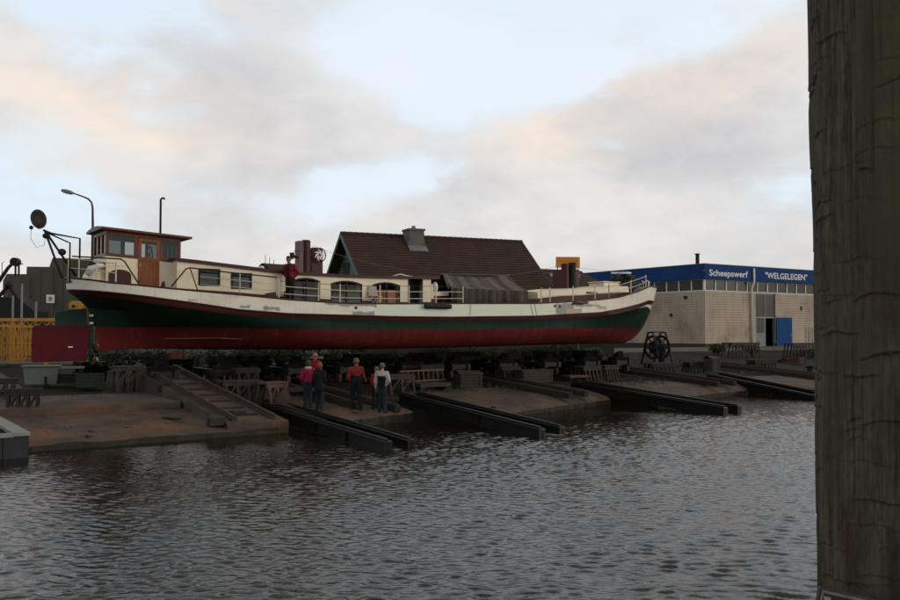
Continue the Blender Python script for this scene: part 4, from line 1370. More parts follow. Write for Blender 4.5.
h0, hz = sp(604, 287, .6); h1, hz1 = sp(619.5, 281.8, .6)
mb = MB(); mb.box(h0, h1, -.6, .5, hz - .1, hz1 - .05); mb.box(h0 - .05, h1 + .05, -.65, .55, hz1 - .05, hz1)
mb.build('skylight', M_CREAM, fc, bevel=.02)
a0, az1 = sp(580, 294, 1.2); a1, az2 = sp(600, 291.5, 1.2)
MB().box(a0 + .2, a1 - .4, -1.47, -1.44, az1 + .02, az1 + .1).build('port_slot', M_IRON, fc)
# anchor windlass and bow gear
wn0, wz0 = sp(627, 292, .3)
wz0 = z_top(wn0) - DK
mb = MB()
mb.box(wn0 - .5, wn0 + .5, -.5, .5, wz0, wz0 + .1)
for y in (-.45, .37): mb.prism([(wn0 - .35, y, wz0 + .1), (wn0 + .35, y, wz0 + .1), (wn0 + .16, y, wz0 + .95), (wn0 - .16, y, wz0 + .95)], (0, .08, 0))
wl_ = mb.build('windlass', M_IRON, ship)
mb = MB(); mb.cyl((wn0, -.75, wz0 + .68), (wn0, .75, wz0 + .68), .1, n=10); mb.cyl((wn0, -.32, wz0 + .68), (wn0, .32, wz0 + .68), .25, n=14)
mb.cyl((wn0, -.75, wz0 + .68), (wn0, -.55, wz0 + .68), .18, n=12); mb.cyl((wn0, .55, wz0 + .68), (wn0, .75, wz0 + .68), .18, n=12)
mb.build('windlass_drum', M_BLACK, wl_)
mb = MB(); mb.cyl((wn0 - .1, -.2, wz0 + .95), (wn0 - .1, -.2, wz0 + 1.05), .3, n=14); mb.cyl((wn0 - .9, -.1, wz0 + .98), (wn0 + .5, -.1, wz0 + 1.02), .045, n=8)
mb.build('windlass_handle', M_PLASTICWHITE, wl_)
for ds, dy in ((1.0, -.5), (1.0, .5), (-1.6, -1.25), (1.55, 0)):
    s = wn0 + ds; z = z_top(min(s, 29)) - DK
    mb = MB(); mb.box(s - .22, s + .22, dy - .1, dy + .1, z, z + .04)
    for k in (-.13, .13): mb.cyl((s + k, dy, z + .04), (s + k, dy, z + .38), .065, n=10); mb.cyl((s + k, dy, z + .38), (s + k, dy, z + .42), .09, n=10)
    mb.build('bollard', M_IRON, ship)
mb = MB()
for k in range(7):
    th = k * .9
    mb.tube([(wn0 + .55 + .22 * math.cos(a) + .03 * k, -.6 + .22 * math.sin(a), z_top(wn0) - DK + .05 + .035 * k) for a in np.linspace(0, 6.2, 14)], .025, 5)
mb.build('rope_coil', mat('pale rope', (0.35, 0.3, 0.22), (0.25, 0.21, 0.15), 8, rough=.9), ship)
mb = MB(); mb.tube([(28.6, -.3, z_top(28.6)), (28.75, -.25, z_top(28.6) + .32), (28.9, 0, z_top(28.9) + .4), (28.75, .25, z_top(28.6) + .32), (28.6, .3, z_top(28.6))], .035, 6)
mb.build('pulpit', M_PLASTICWHITE, ship)
mb = MB()
for k in range(3): mb.cyl((28.0 + .25 * k, -.35 + .12 * k, z_top(28) - .1), (28.0 + .25 * k, -.35 + .12 * k, z_top(28) + .28 + .1 * (k % 2)), .035, n=8)
mb.build('fairlead', M_PLASTICWHITE, ship)
# fore stacks in front of a maroon locker
f0, fz0 = sp(561.5, 289, .3); f1 = sp(573, 289, .3)[0]; zt = sp(567, 262.3, .3)[1]
mb = MB(); bz = ftop(f0) - .05
bx0, bx1 = sp(564.5, 280, 0)[0], sp(579.5, 280, 0)[0]; bzt = sp(566, 269, 0)[1]
MB().box(bx0, bx1, 0.0, .9, bz, bzt).build('mast_housing', M_MAROON, ship, bevel=.02)
for i, (c_, r_) in enumerate(((f0 + .28, .19), (f0 + .74, .21))):
    mb = MB(); z1 = zt - (.0 if i else .07)
    mb.cyl((c_, -.25, bz), (c_, -.25, z1 - .05), r_, n=16); mb.cyl((c_, -.25, z1 - .05), (c_, -.25, z1), r_ + .03, r_ - .03, 16)
    mb.cyl((c_, -.25, bz + .55), (c_, -.25, bz + .6), r_ + .02, n=16)
    mb.build('stack', M_MAROON if i == 0 else M_IRON, ship, angle=40)
# aft funnel group
g0 = sp(297.3, 262, .3)[0]; g1 = sp(302, 262, .3)[0]; g2 = sp(310.5, 262, .3)[0]
zb = ctop(g0) + .05; zt = sp(303, 240.5, .3)[1]
M_FUN = mat('dull grey maroon', (0.11, 0.05, 0.045), (0.08, 0.035, 0.035), 2, rough=.5)
mb = MB(); mb.box(g0, g1, -.45, -.05, zb, zt - .03); mb.box(g0 - .02, g1 + .02, -.47, -.03, zt - .45, zt - .38); fun = mb.build('funnel', M_FUN, ship, bevel=.015)
mb = MB(); r_ = (g2 - g1) / 2
mb.cyl((g1 + r_, -.25, zb), (g1 + r_, -.25, zt - .04), r_, n=18); mb.cyl((g1 + r_, -.25, zt - .04), (g1 + r_, -.25, zt + .03), r_ + .02, r_ - .04, 18)
mb.build('stack', M_MAROON, fun, angle=40)
sF, zF_ = sp(293.5, 256, .3)
mb = MB(); mb.tube([(g0 + .02, -.25, zF_ - .05), (sF + .1, -.25, zF_ - .03), (sF, -.25, zF_ + .05)], .05, 8); mb.cyl((sF - .02, -.25, zF_ - .12), (sF - .05, -.25, zF_ + .14), .07, .1, 10)
mb.build('horn', M_MAROON, fun, smooth=False)
d0, d1 = sp(311.5, 262, .3)[0], sp(323, 262, .3)[0]; zdt = sp(317, 247.5, .3)[1]
mb = MB(); mb.box(d0, d1, -.3, .3, zb, zdt - .06)
mb.prism([(d0, -.3, zdt - .06), (d1, -.3, zdt - .06), (d1 - .08, -.3, zdt), (d0 + .06, -.3, zdt)], (0, .6, 0))
mb.build('vent_housing', M_MAROON, ship, bevel=.02)
ec, ez = sp(320.3, 254.8, .5); er = .28
mb = MB(); mb.tube([(ec + er * math.cos(a), -.42, ez + er * math.sin(a)) for a in np.linspace(0, 2 * math.pi, 33)], .022, 6)
wh2 = mb.build('emblem_ring', M_MAROON, ship, smooth=True)
for k in range(7):
    a0_ = 2 * math.pi * k / 7
    P_, Q_ = [], []
    for i in range(7):
        f = i / 6; r = .05 + .19 * f; an = a0_ + 1.0 * f
        w_ = .015 + .03 * math.sin(math.pi * min(1, f * .95 + .05))
        P_.append((ec + r * math.cos(an) - w_ * math.sin(an), -.445, ez + r * math.sin(an) + w_ * math.cos(an)))
        Q_.append((ec + r * math.cos(an) + w_ * math.sin(an), -.445, ez + r * math.sin(an) - w_ * math.cos(an)))
    o = MB().grid([P_, Q_]).build('emblem_blade', M_PLASTICWHITE, wh2); o.modifiers.new('t', 'SOLIDIFY').thickness = .02
mb = MB(); mb.cyl((ec, -.46, ez), (ec, -.3, ez), .05, n=10)
for k in range(4):
    th = k * math.pi / 2 + .4
    mb.tube([(ec, -.41, ez), (ec + er * math.cos(th), -.42, ez + er * math.sin(th))], .01, 5)
mb.build('emblem_hub', M_MAROON, wh2)
# clutter on the cabin roof
s_, z_ = sp(261, 268, .8); MB().ball((s_, -.8, ctop(s_) + .16), .12, .2, .09).build('roof_vent', M_PLASTICWHITE, cabin, smooth=True)
s_, z_ = sp(400, 276, .8)
mb = MB(); mb.tube([(s_ - .35, -.8, ctop(s_) + .1), (s_, -.8, ctop(s_) + .2), (s_ + .4, -.8, ctop(s_) + .13), (s_ + .75, -.8, ctop(s_) + .1)], .035, 6); mb.build('roof_rail', M_RAIL, cabin, smooth=True)

# ---- railings: every stanchion with its rails
def stanchion(px, h=.76, m=M_RAIL):
    b = 2.0
    for _ in range(10):
        s, z = sp(px, 300, b); b = bdeck(min(max(s, .05), LEN - .05)) - .07
    z = z_top(s)
    MB().cyl((s, -b, z - .1), (s, -b, z + h), .026, n=8).build('stanchion', m, ship, smooth=False)
    return (s, -b, z)


def rails(pxs, hs, m=M_RAIL, h=.76, r=.017):
    P_ = [stanchion(px, h, m) for px in pxs]
    for hh in hs:
        pts = []
        for i in range(len(P_) - 1):
            for k in range(4):
                f = k / 4
                s = P_[i][0] * (1 - f) + P_[i + 1][0] * f
                pts.append((s, -(bdeck(s) - .07), z_top(s) + hh))
        pts.append((P_[-1][0], P_[-1][1], P_[-1][2] + hh))
        MB().tube(pts, r, 6).build('handrail', m, ship, smooth=True)


rails([278.7, 318.6, 340, 380, 409, 436, 463], (.22, .5))
rails([278.7, 318.6, 340, 380, 409, 436, 463], (), h=.76) if False else None
rails([541, 550, 573, 595, 609], (.32, .62), h=.72)
rails([609, 631, 646], (.3, .6), h=.66)
rails([68, 78.5, 96, 115.5], (.36, .68), h=.72)
# dark pipe handrails by the wheelhouse and along the trunk cabin
def pipe(pts, r=.026, m=M_IRON, name='handrail'):
    return MB().tube([(*sp(px, py, b)[:1], -b, sp(px, py, b)[1]) for (px, py, b) in pts], r, 7).build(name, m, ship, smooth=True)


pipe([(72, 256.2, 1.7), (100, 257.8, 1.8), (121, 259, 1.95), (125, 262, 2.0), (138.5, 283.5, 2.12)])
pipe([(171.5, 286.5, 2.05), (186, 269, 2.05), (190, 267.8, 2.05), (230, 272.5, 2.05), (277, 277.3, 2.0)])
pipe([(190, 268, 2.05), (198, 291, 2.12)], .02); pipe([(240, 273.6, 2.05), (240, 294, 2.15)], .02, M_RAIL)
pipe([(200, 276.5, 2.1), (240, 280.5, 2.12), (279, 284.5, 2.1)], .012, M_RAIL)
pipe([(200, 284, 2.1), (240, 287.5, 2.12), (279, 291, 2.1)], .012, M_RAIL)
# upper wire along the middle length
pipe([(279, 281, 2.1), (345, 285.5, 2.15), (410, 286.2, 2.15), (463, 286.5, 2.15)], .01, M_BLACK, 'guard_wire')
pipe([(541, 285.8, 2.0), (595, 283.5, 1.8), (640, 279.5, 1.0)], .008, M_BLACK, 'guard_wire')
# stays over the deck
def wire(p, q, sag=.0, r=.006):
    a, b = sp(*p), sp(*q); pts = []
    for k in range(13):
        f = k / 12
        pts.append((a[0] * (1 - f) + b[0] * f, -(p[2] * (1 - f) + q[2] * f), a[1] * (1 - f) + b[1] * f - sag * 4 * f * (1 - f)))
    MB().tube(pts, r, 5).build('stay_wire', M_GREYPOST, ship)


wire((313, 246, .3), (408, 270, .3), .12); wire((493, 276, .3), (561, 265, .3), .1); wire((183, 258.5, .6), (262, 268, .6), .0, .01)
wire((578, 268, .3), (622, 272, .3), .0)
# fender and small fittings on the bulwark
s0, z0 = sp(424.5, 306.2, 2.3); s1, _ = sp(450, 306.2, 2.3)
mb = MB(); mb.cyl((s0, -2.36, z0), (s1, -2.36, z0), .095, n=12)
for k in range(6): mb.cyl((s0 + (s1 - s0) * (k + .5) / 6 - .02, -2.36, z0), (s0 + (s1 - s0) * (k + .5) / 6 + .02, -2.36, z0), .102, n=12)
fd = mb.build('fender', M_BLACK, ship, angle=40)
for s in (s0 + .1, s1 - .1): MB().tube([(s, -2.34, z0 + .08), (s, -2.3, z0 + .2)], .012, 5).build('fender_lanyard', M_BLACK, fd)
for px, py in ((356, 307.7), (555, 306), (560, 306.5)):
    s_, z_ = sp(px, py, 2.26); MB().cyl((s_, -2.27, z_), (s_, -2.2, z_), .06, n=10).build('hawse_hole', M_BLACK, ship)
for px in (471, 531, 535): pipe([(px, 304, 2.27), (px + (-1 if px < 500 else 2), 315.5, 2.27)], .008, M_GREYPOST, 'mooring_line')
s_, z_ = sp(578, 303, 2.1); MB().tube([(s_ - .5, -2.3, z_ - .05), (s_ - .2, -2.32, z_ + .02), (s_ + .1, -2.3, z_), (s_ + .45, -2.29, z_ + .03)], [.05, .09, .08, .05], 7).build('rope_bundle', M_DARKWOOD, ship, smooth=True)
# dark red gear at the foot of the cabin
for px0, px1, py0, py1, m_ in ((265, 277, 292, 297, M_MAROON), (160, 166, 281, 290, M_MAROON), (284, 291, 290, 299, M_MAROON)):
    a = sp(px0, py1, 1.75); b = sp(px1, py0, 1.75)
    MB().prism([(a[0], -1.78, a[1] - .1), (b[0], -1.78, a[1] - .1), (b[0] - .05, -1.78, b[1]), (a[0] + .12, -1.78, b[1] - .05)], (0, .25, 0)).build('deck_locker', m_, ship, bevel=.015)
# stern davit with its satellite dish
dv = MB()
base = [(sp(60, 277, .6), .6), (sp(78, 277, -.5), -.5)]
tip = (sp(43, 230, .1)[0], -.1, sp(43, 230, .1)[1])
lw = [(sp(62, 278, .7)[0], -.7, sp(62, 278, .7)[1]), (sp(76, 278, -.2)[0], .2, sp(76, 276, -.2)[1])]
for p in lw: dv.tube([p, (tip[0] + .05, tip[1], tip[2])], .04, 7)
pA = (sp(80, 238.5, .1)[0], -.1, sp(80, 238.5, .1)[1]); pB = (pA[0], -.1, z_top(.5) - .1)
pC = (sp(70, 243, .6)[0], -.6, sp(70, 243, .6)[1]); pD = (pC[0], -.6, z_top(.3) - .1)
dv.tube([tip, (sp(52, 234, .1)[0], -.1, sp(52, 233.5, .1)[1]), pA, pB], .035, 7); dv.tube([(sp(47, 233, .3)[0], -.3, sp(47, 232.6, .3)[1]), pC, pD], .03, 7)
dav = dv.build('davit', M_BLACK, ship, smooth=True)
k_ = sp(62, 252, .4); MB().ball((k_[0], -.4, k_[1]), .14, .1, .12, 8, 6).build('davit_winch', M_BLACK, dav, smooth=True)
k_ = sp(46, 236, .1); MB().ball((k_[0], -.15, k_[1]), .13, .1, .1, 8, 6).build('davit_clamp', M_BLACK, dav, smooth=True)
dc = sp(38.6, 219, .1); dn = Vector((.45, -1, .12)).normalized(); dx_ = dn.cross(Vector((0, 0, 1))).normalized(); dz2 = dx_.cross(dn)
mb = MB(); rws = []
for i in range(6):
    r = .335 * i / 5
    rws.append([Vector((dc[0], -.1, dc[1])) + (dx_ * math.cos(a) * .92 + dz2 * math.sin(a) * 1.02) * r - dn * (.09 * (1 - (i / 5) ** 2)) for a in np.linspace(0, 2 * math.pi, 25)])
mb.grid(rws); dish = mb.build('satellite_dish', M_BLACK, ship, smooth=True); dish.modifiers.new('t', 'SOLIDIFY').thickness = .025
MB().tube([(dc[0], -.1, dc[1] - .3), (dc[0] - .05, -.45, dc[1] - .38), (dc[0] - .08, -.55, dc[1] - .2)], .018, 6).build('dish_arm', M_BLACK, dish)
MB().ball((dc[0] - .26, -.3, dc[1] - .33), .07).build('dish_receiver', M_IRON, dish)
MB().tube([(dc[0] - .26, -.3, dc[1] - .35), (dc[0] - .27, -.28, dc[1] - .7), (dc[0] - .08, -.25, dc[1] - 1.0), (dc[0] + .18, -.2, dc[1] - .9), (dc[0] + .22, -.15, dc[1] - .5)], .008, 5).build('dish_cable', M_RUST, dish)
# pale canvas bundle on the stern
s_, z_ = sp(90, 268, .9)
mb = MB(); mb.tube([(s_ - .1, -.9, z_ - .25), (s_ + .02, -.95, z_ - .02), (s_ + .25, -.97, z_ + .1), (s_ + .5, -.96, z_ + .14)], [.1, .13, .12, .08], 8); mb.build('canvas_roll', M_PLASTICWHITE, ship, smooth=True)
s_, z_ = sp(94, 263.5, .9); MB().box(s_ - .2, s_ + .35, -1.05, -.5, z_ - .05, z_ + .03).build('stern_grating', M_BLACK, ship)
# folding deck chair
s_, z_ = sp(374.5, 302, 1.75); zz = z_top(s_) - DK
chair = thing('deck_chair', 'pale folding deck chair on the side deck by the terracotta doors', 'chair', tuple(PS + SU_ * s_ - SV_ * 1.8 + Vector((0, 0, KZ + zz))), TH)
M_CH = mat('bleached canvas', (0.4, 0.35, 0.3), (0.32, 0.27, 0.23), 5, rough=.9)
for y in (-.16, .14):
    MB().beam((-.22, y, .0), (.25, y, .45), .025, .03).build('leg', M_CH, chair); MB().beam((.22, y, 0.0), (-.25, y, .45), .025, .03).build('leg', M_CH, chair)
MB().box(-.24, .24, -.18, .17, .44, .47).build('seat', M_CH, chair)
MB().prism([(-.2, .16, .47), (.22, .16, .47), (.2, .26, .88), (-.18, .26, .88)], (0, .03, 0)).build('backrest', M_CH, chair)
# ------------------------------------------------------------------ launching beams and fixed tracks
def beam_thing(end_px, end_top, far_px, far_top, d_end, d_far, label, w=.24, h=.36):
    q = at(end_px, end_top, d_end); p = at(far_px, far_top, d_far)
    ax = (q - p); L = ax.length
    o = thing('launching_beam', label, 'steel beam', tuple(p), 0, 'dark steel launching beams running into the water')
    r = ax.normalized(); b = r.cross(Vector((0, 0, 1))).normalized(); n = b.cross(r)
    m3 = Matrix((r, -b, n)).transposed(); o.rotation_euler = m3.to_euler()
    MB().box(0, L, -w / 2, w / 2, -.06, 0).build('top_flange', M_BEAM, o, bevel=.008)
    MB().box(0, L, -.045, .045, -h + .05, -.06).build('web', M_BEAM, o)
    MB().box(0, L, -w / 2, w / 2, -h, -h + .05).build('bottom_flange', M_BEAM, o)
    MB().box(L - .035, L + .0, -w / 2 + .01, w / 2 - .01, -h + .05, -.06).build('end_plate', M_BEAM, o)
    rl = MB().box(.1, L - .1, -.05, .05, 0, .05).build('rail', M_BEAM, o)
    for k in range(int(L / 2.2)):
        x = .6 + k * 2.2
        MB().box(x, x + .04, -w / 2 + .01, -.045, -h + .05, -.06).build('stiffener', M_BEAM, o)
    return o


beam_thing(388.5, 441.5, 262, 403.5, 22.9, 31.2, 'black steel beam nearest the camera, dipping into the water below the visitors')
beam_thing(411.5, 440, 283, 403.0, 23.8, 32.0, 'black steel beam running right past the feet of the visitors into the water')
beam_thing(542.5, 429, 400, 393.2, 26.0, 32.7, 'black steel beam along the left side of the second pair, below the lying ladder')
beam_thing(562.5, 427, 417, 392.6, 27.3, 34.0, 'black steel beam along the right side of the second pair, below the planked crate')
beam_thing(726, 407.5, 572, 382.4, 33.3, 40.3, 'black steel beam on the water side of the third pair, below the bow')
beam_thing(740, 406, 584, 381.6, 34.2, 41.3, 'black steel beam on the shore side of the third pair, below the bow')
beam_thing(850, 403.5, 707, 374.0, 38.6, 46.8, 'black steel beam on the water side of the pair that runs behind the mooring post')
beam_thing(872, 402.5, 719, 372.6, 39.4, 48.0, 'black steel beam on the shore side of the pair that runs behind the mooring post')


def track_rail(u, w0, w1, z0, z1, label, m=M_TIMBER, w=.22, h=.2):
    p, q = yd(u, w0, z0), yd(u, w1, z1)
    o = thing('track_rail', label, 'rail', tuple(p), 0, 'timber and steel rails fixed on the aprons')
    ax = q - p; L = ax.length; r = ax.normalized(); b = r.cross(Vector((0, 0, 1))).normalized(); n = b.cross(r)
    o.rotation_euler = Matrix((r, -b, n)).transposed().to_euler()
    k = 0; x = 0
    while x < L:
        l_ = min(2.3 + R.random() * .6, L - x)
        MB().box(x, x + l_ - .02, -w / 2 + R.uniform(-.01, .01), w / 2, 0, h - R.random() * .02).build('baulk', m, o)
        x += l_
    MB().box(0, L, -.045, .045, h, h + .055).build('rail_head', M_RUST, o)
    return o


track_rail(9.62, 25.6, 36.2, wz(25.6), wz(36.2), 'brown timber rail on the left edge of the raised track bed', M_TIMBER, .16, .11)
track_rail(10.85, 25.6, 36.2, wz(25.6), wz(36.2), 'brown timber rail on the right edge of the raised track bed', M_TIMBER, .16, .11)
for u, w0, lab in ((14.6, 27.2, 'timber rail ending behind the man in the red and black jacket'), (15.55, 26.2, 'timber rail ending beside the visitor with the white shoulders'),
                   (24.0, 27.0, 'timber rail on the third apron below the fore hull, the one farther from its tip'), (25.1, 27.3, 'timber rail on the apron nearest its broken right tip'),
                   (34.2, 28.1, 'timber rail on the apron below the bow, nearer the water side'), (35.5, 28.2, 'timber rail on the apron below the bow, towards the workshop'),
                   (43.2, 29, 'timber rail on the last apron, in front of the blue door'), (44.5, 29, 'timber rail on the last apron, close to the mooring post')):
    track_rail(u, w0, 37.5, gz(w0) + .05, gz(37.5) + .08, lab, M_SLEEPER)

# sleepers and loose planks on the raised bed and aprons
for i in range(9):
    w = 26.4 + i * 1.12
    p = yd(10.2, w, wz(w))
    o = tag(MB().box(-.42, .42, -.09, .09, -.03, .03 + .02 * R.random()).build('sleeper', M_SLEEPER), ('worn sleeper %s on the raised track bed' % ('lowest of the row' if i == 0 else 'topmost of the row, under the hull' if i == 8 else ('second', 'third', 'fourth', 'fifth', 'sixth', 'seventh', 'eighth')[i - 1] + ' up from the water')), 'sleeper', 'sleepers on the raised track bed')
    o.location = p; o.rotation_euler = (math.atan(.122) * 1, 0, TH + R.uniform(-.03, .03))


def loose(name, label, cat, px, py, rz, m, dims, dz=0.0):
    p = G(px, py)
    lx, ly, lz = dims
    o = MB().box(-lx / 2, lx / 2, -ly / 2, ly / 2, 0, lz).build(name, m, bevel=.012)
    o.location = (p.x, p.y, p.z + dz); o.rotation_euler = (0, 0, rz)
    return tag(o, label, cat)


loose('plank', 'short dark plank lying on the first apron', 'plank', 171.5, 421.5, -.55, M_SLEEPER, (.75, .13, .06), .07)
loose('timber_baulk', 'squared timber lying where the landing meets the raised track bed', 'timber', 170, 400, .1, M_SLEEPER, (.85, .3, .28), .28)


def pile(name, label, px, py, n, dims, rz, m, dz=.06):
    p = G(px, py); o = thing(name, label, 'timber', (p.x, p.y, p.z + dz), rz)
    lx, ly, lz = dims; per = 3
    for k in range(n):
        r, c = divmod(k, per)
        MB().box(-lx / 2 + R.uniform(-.06, .06), lx / 2 + R.uniform(-.06, .06), (c - per / 2) * ly + .01, (c + 1 - per / 2) * ly - .01, r * lz + .002, (r + 1) * lz - .006).build('baulk', m, o)
    return o


pile('timber_stack', 'small stack of short timber blocks on the first apron', 216, 427, 6, (.42, .2, .12), .45, M_TIMBER)
pile('timber_stack', 'broken timber blocks at the foot of the raised track', 234, 421, 5, (.4, .22, .13), .7, M_SLEEPER)

# ------------------------------------------------------------------ slipway carriages under the hull
def carriage(label, u, first=[None]):
    w = 35.3
    g = gz(w) + .05
    loc = tuple(yd(u, w, g))
    if first[0] is not None:
        return copy_thing(first[0], loc, TH, label)
    o = thing('slip_carriage', label, 'carriage', loc, TH, 'steel slip carriages carrying the barge')
    H_ = KZ + -.64 - g
    for x in (-.42, .42):
        MB().box(x - .09, x + .09, -1.85, 1.6, .42, .68).build('side_frame', M_IRON, o)
    for y in (-1.7, -.6, .5, 1.45):
        MB().box(-.33, .33, y - .09, y + .09, .46, .66).build('cross_beam', M_IRON, o)
    for y in (-1.5, -.5, .5, 1.3):
        for x in (-.42, .42):
            wv = MB(); wv.cyl((x - .07, y, .22), (x + .07, y, .22), .21, n=14); wv.cyl((x - .1, y, .22), (x + .1, y, .22), .07, n=8); wv.build('wheel', M_RUST, o)
    n = max(1, int((H_ - .68) / .2)); hh = (H_ - .68) / n
    for k in range(n):
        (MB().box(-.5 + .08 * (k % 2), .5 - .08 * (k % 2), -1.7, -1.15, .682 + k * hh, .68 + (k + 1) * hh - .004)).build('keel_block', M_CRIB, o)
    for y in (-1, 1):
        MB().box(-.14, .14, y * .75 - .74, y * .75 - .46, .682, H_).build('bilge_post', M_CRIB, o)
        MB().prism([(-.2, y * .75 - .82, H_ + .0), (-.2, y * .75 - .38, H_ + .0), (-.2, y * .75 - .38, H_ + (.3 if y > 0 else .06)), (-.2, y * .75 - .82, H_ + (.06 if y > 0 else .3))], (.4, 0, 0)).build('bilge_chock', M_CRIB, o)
        MB().beam((0, y * 1.2, .7), (0, y * .3 - .6, H_ - .15), .12, .12).build('brace', M_IRON, o)
    first[0] = o
    return o


for u, lab in ((9.9, 'dark slip carriage under the stern, at the head of the raised track bed'), (12.4, 'dark slip carriage behind the trestle tables, left of the visitors'),
               (15.3, 'dark slip carriage under the hull straight behind the visitors'), (17.6, 'dark slip carriage behind the lying ladder'),
               (20.6, 'dark slip carriage behind the planked crate'), (23.2, 'dark slip carriage behind the long wooden chest'),
               (25.9, 'dark slip carriage under the fore hull, left of the low tables'), (28.6, 'dark slip carriage behind the paired low tables'),
               (31.2, 'dark slip carriage a little aft of the bow'), (33.4, 'dark slip carriage right under the bow, next to the cable reel')):
    carriage(lab, u)


def prop_post(px, py, label, dy=0.0):
    p = G(px, py); ux, wx = to_uw(p)
    p = yd(ux, wx + dy, gz(wx + dy))
    o = thing('shoring_post', label, 'prop', tuple(p), TH, 'timber shores standing under the hull')
    H_ = KZ - .62 - p.z
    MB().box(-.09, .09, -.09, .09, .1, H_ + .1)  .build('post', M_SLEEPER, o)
    MB().box(-.3, .3, -.22, .22, -.05, .1).build('foot_block', M_TIMBER, o)
    MB().beam((-.09, 0, .2), (-.55, 0, H_ * .6), .07, .07).build('strut', M_SLEEPER, o)
    return o


for px, py, lab in ((197, 373, 'timber shore under the stern, left one of the two by the orange box'), (207, 373, 'timber shore under the stern, right one of the two by the orange box'),
                    (330, 378, 'timber shore behind the man in the dark coat'), (412, 376, 'timber shore above the near end of the lying ladder'), (446, 376, 'timber shore above the far end of the lying ladder'),
                    (497, 377, 'timber shore left of the long wooden chest'), (545, 374, 'timber shore behind the long wooden chest'), (603, 371, 'timber shore behind the paired low tables'), (622, 370, 'timber shore aft of the bow')):
    prop_post(px, py, lab)

# ------------------------------------------------------------------ trestles and tables
def trestle(px, py, L, W, Hh, rz, label, m=M_TIMBER, legs=3, top=.06, kind='x', group='timber trestles about the slip'):
    p = GC(px, py)
    o = thing('trestle', label, 'trestle', (p.x, p.y, p.z + .06), rz, group)
    nb = max(2, int(W / .2))
    for k in range(nb):
        y0 = -W / 2 + W * k / nb
        MB().box(-L / 2 + R.uniform(-.04, .04), L / 2 + R.uniform(-.04, .04), y0 + .006, y0 + W / nb - .006, Hh - top, Hh + R.uniform(-.008, .008)).build('plank', m, o)
    for k in range(legs):
        x = -L / 2 + .12 + (L - .24) * k / max(1, legs - 1)
        for s_ in (-1, 1):
            MB().beam((x + (.0 if kind == 'x' else 0), s_ * (W / 2 + .1), -.1), (x, s_ * (W / 2 - .08), Hh - top), .075, .075).build('leg', m, o)
        if kind == 'x' and k < legs - 1:
            x2 = -L / 2 + .12 + (L - .24) * (k + 1) / max(1, legs - 1)
            for s_ in (-1, 1):
                MB().beam((x, s_ * (W / 2 + .03), .1), (x2, s_ * (W / 2 - .03), Hh - top - .05), .05, .05).build('brace', m, o)
    MB().beam((-L / 2, -W / 2 + .05, Hh - top - .07), (L / 2, -W / 2 + .05, Hh - top - .07), .06, .12).build('rail', m, o)
    return o


trestle(23, 414, 1.05, .55, .72, TH - .25, 'dark trestle on the landing behind the corner of the pale jetty', M_SLEEPER, 4)
trestle(2, 402, .95, .5, .72, TH - .2, 'dark trestle cut off at the left edge of the view', M_SLEEPER, 4)
trestle(126, 393, 1.0, .55, .95, TH, 'tall brown trestle under the stern at the head of the raised track', M_TIMBER, 3)
trestle(240, 401, 1.45, .6, .68, TH, 'low plank trestle table left of the visitors, in front of a carriage', M_TIMBER, 4)
trestle(272, 402, .95, .7, .66, TH + .25, 'short trestle table with a lighter top beside the rusty cone', M_TIMBER2, 3)
trestle(246, 388, 1.0, .5, .9, TH, 'tall trestle with crossed legs under the hull, above the low table', M_SLEEPER, 3)
trestle(398, 394, 1.3, .6, .72, TH, 'trestle table behind the visitor with the white shoulders', M_TIMBER, 3)
trestle(430, 376, 1.2, .5, .85, TH, 'dark trestle standing behind the lying ladder', M_SLEEPER, 4)
trestle(508, 381, 1.1, .6, .7, TH, 'dark trestle left of the long wooden chest', M_SLEEPER, 4)
trestle(588, 378.5, 1.2, .75, .6, TH, 'low slatted table under the fore hull, the left of two', M_TIMBER, 5, kind='n')
trestle(607, 377.5, 1.0, .75, .62, TH, 'low slatted table under the fore hull, the right of two', M_TIMBER, 5, kind='n')
trestle(659, 373, 1.75, .7, .5, TH, 'long low trestle with criss-cross legs under the bow', M_SLEEPER, 6)
trestle(693, 371.5, 1.15, .6, .5, TH, 'low trestle with criss-cross legs beside the brown block', M_SLEEPER, 5)
trestle(761, 368.5, 2.0, .7, .48, TH, 'long low trestle with criss-cross legs in front of the blue door', M_SLEEPER, 7)
trestle(741, 357.5, 3.1, .9, 1.0, TH, 'long plank bench by the workshop wall, weeds at one end', M_TIMBER, 5)
trestle(799, 357, 2.6, .8, .95, TH, 'dark slatted bench by the workshop wall beside the mooring post', M_IRON, 7, kind='n')

# plates, platforms
def slab(name, label, cat, px, py, dims, m, rz=TH, dz=.06, n=1):
    p = G(px, py); lx, ly, lz = dims
    o = thing(name, label, cat, (p.x, p.y, p.z + dz), rz)
    for k in range(n):
        y0 = -ly / 2 + ly * k / n
        MB().box(-lx / 2, lx / 2, y0 + .005, y0 + ly / n - .005, lz * .5, lz).build('plank', m, o)
    for x in (-lx / 2 + .15, lx / 2 - .15):
        MB().box(x - .08, x + .08, -ly / 2 + .05, ly / 2 - .05, 0, lz * .5).build('bearer', M_SLEEPER, o)
    return o


slab('plank_platform', 'low plank platform in front of the lying ladder', 'platform', 430, 391.5, (1.5, .9, .3), M_TIMBER, n=4)
slab('plank_platform', 'low reddish platform in front of the paired tables', 'platform', 575, 380.5, (1.2, .7, .2), MATS['rusty wet concrete'], n=3)
slab('plank_platform', 'low plank platform behind the people at the foot of the trestle', 'platform', 300, 396, (1.6, .8, .25), M_SLEEPER, n=4)

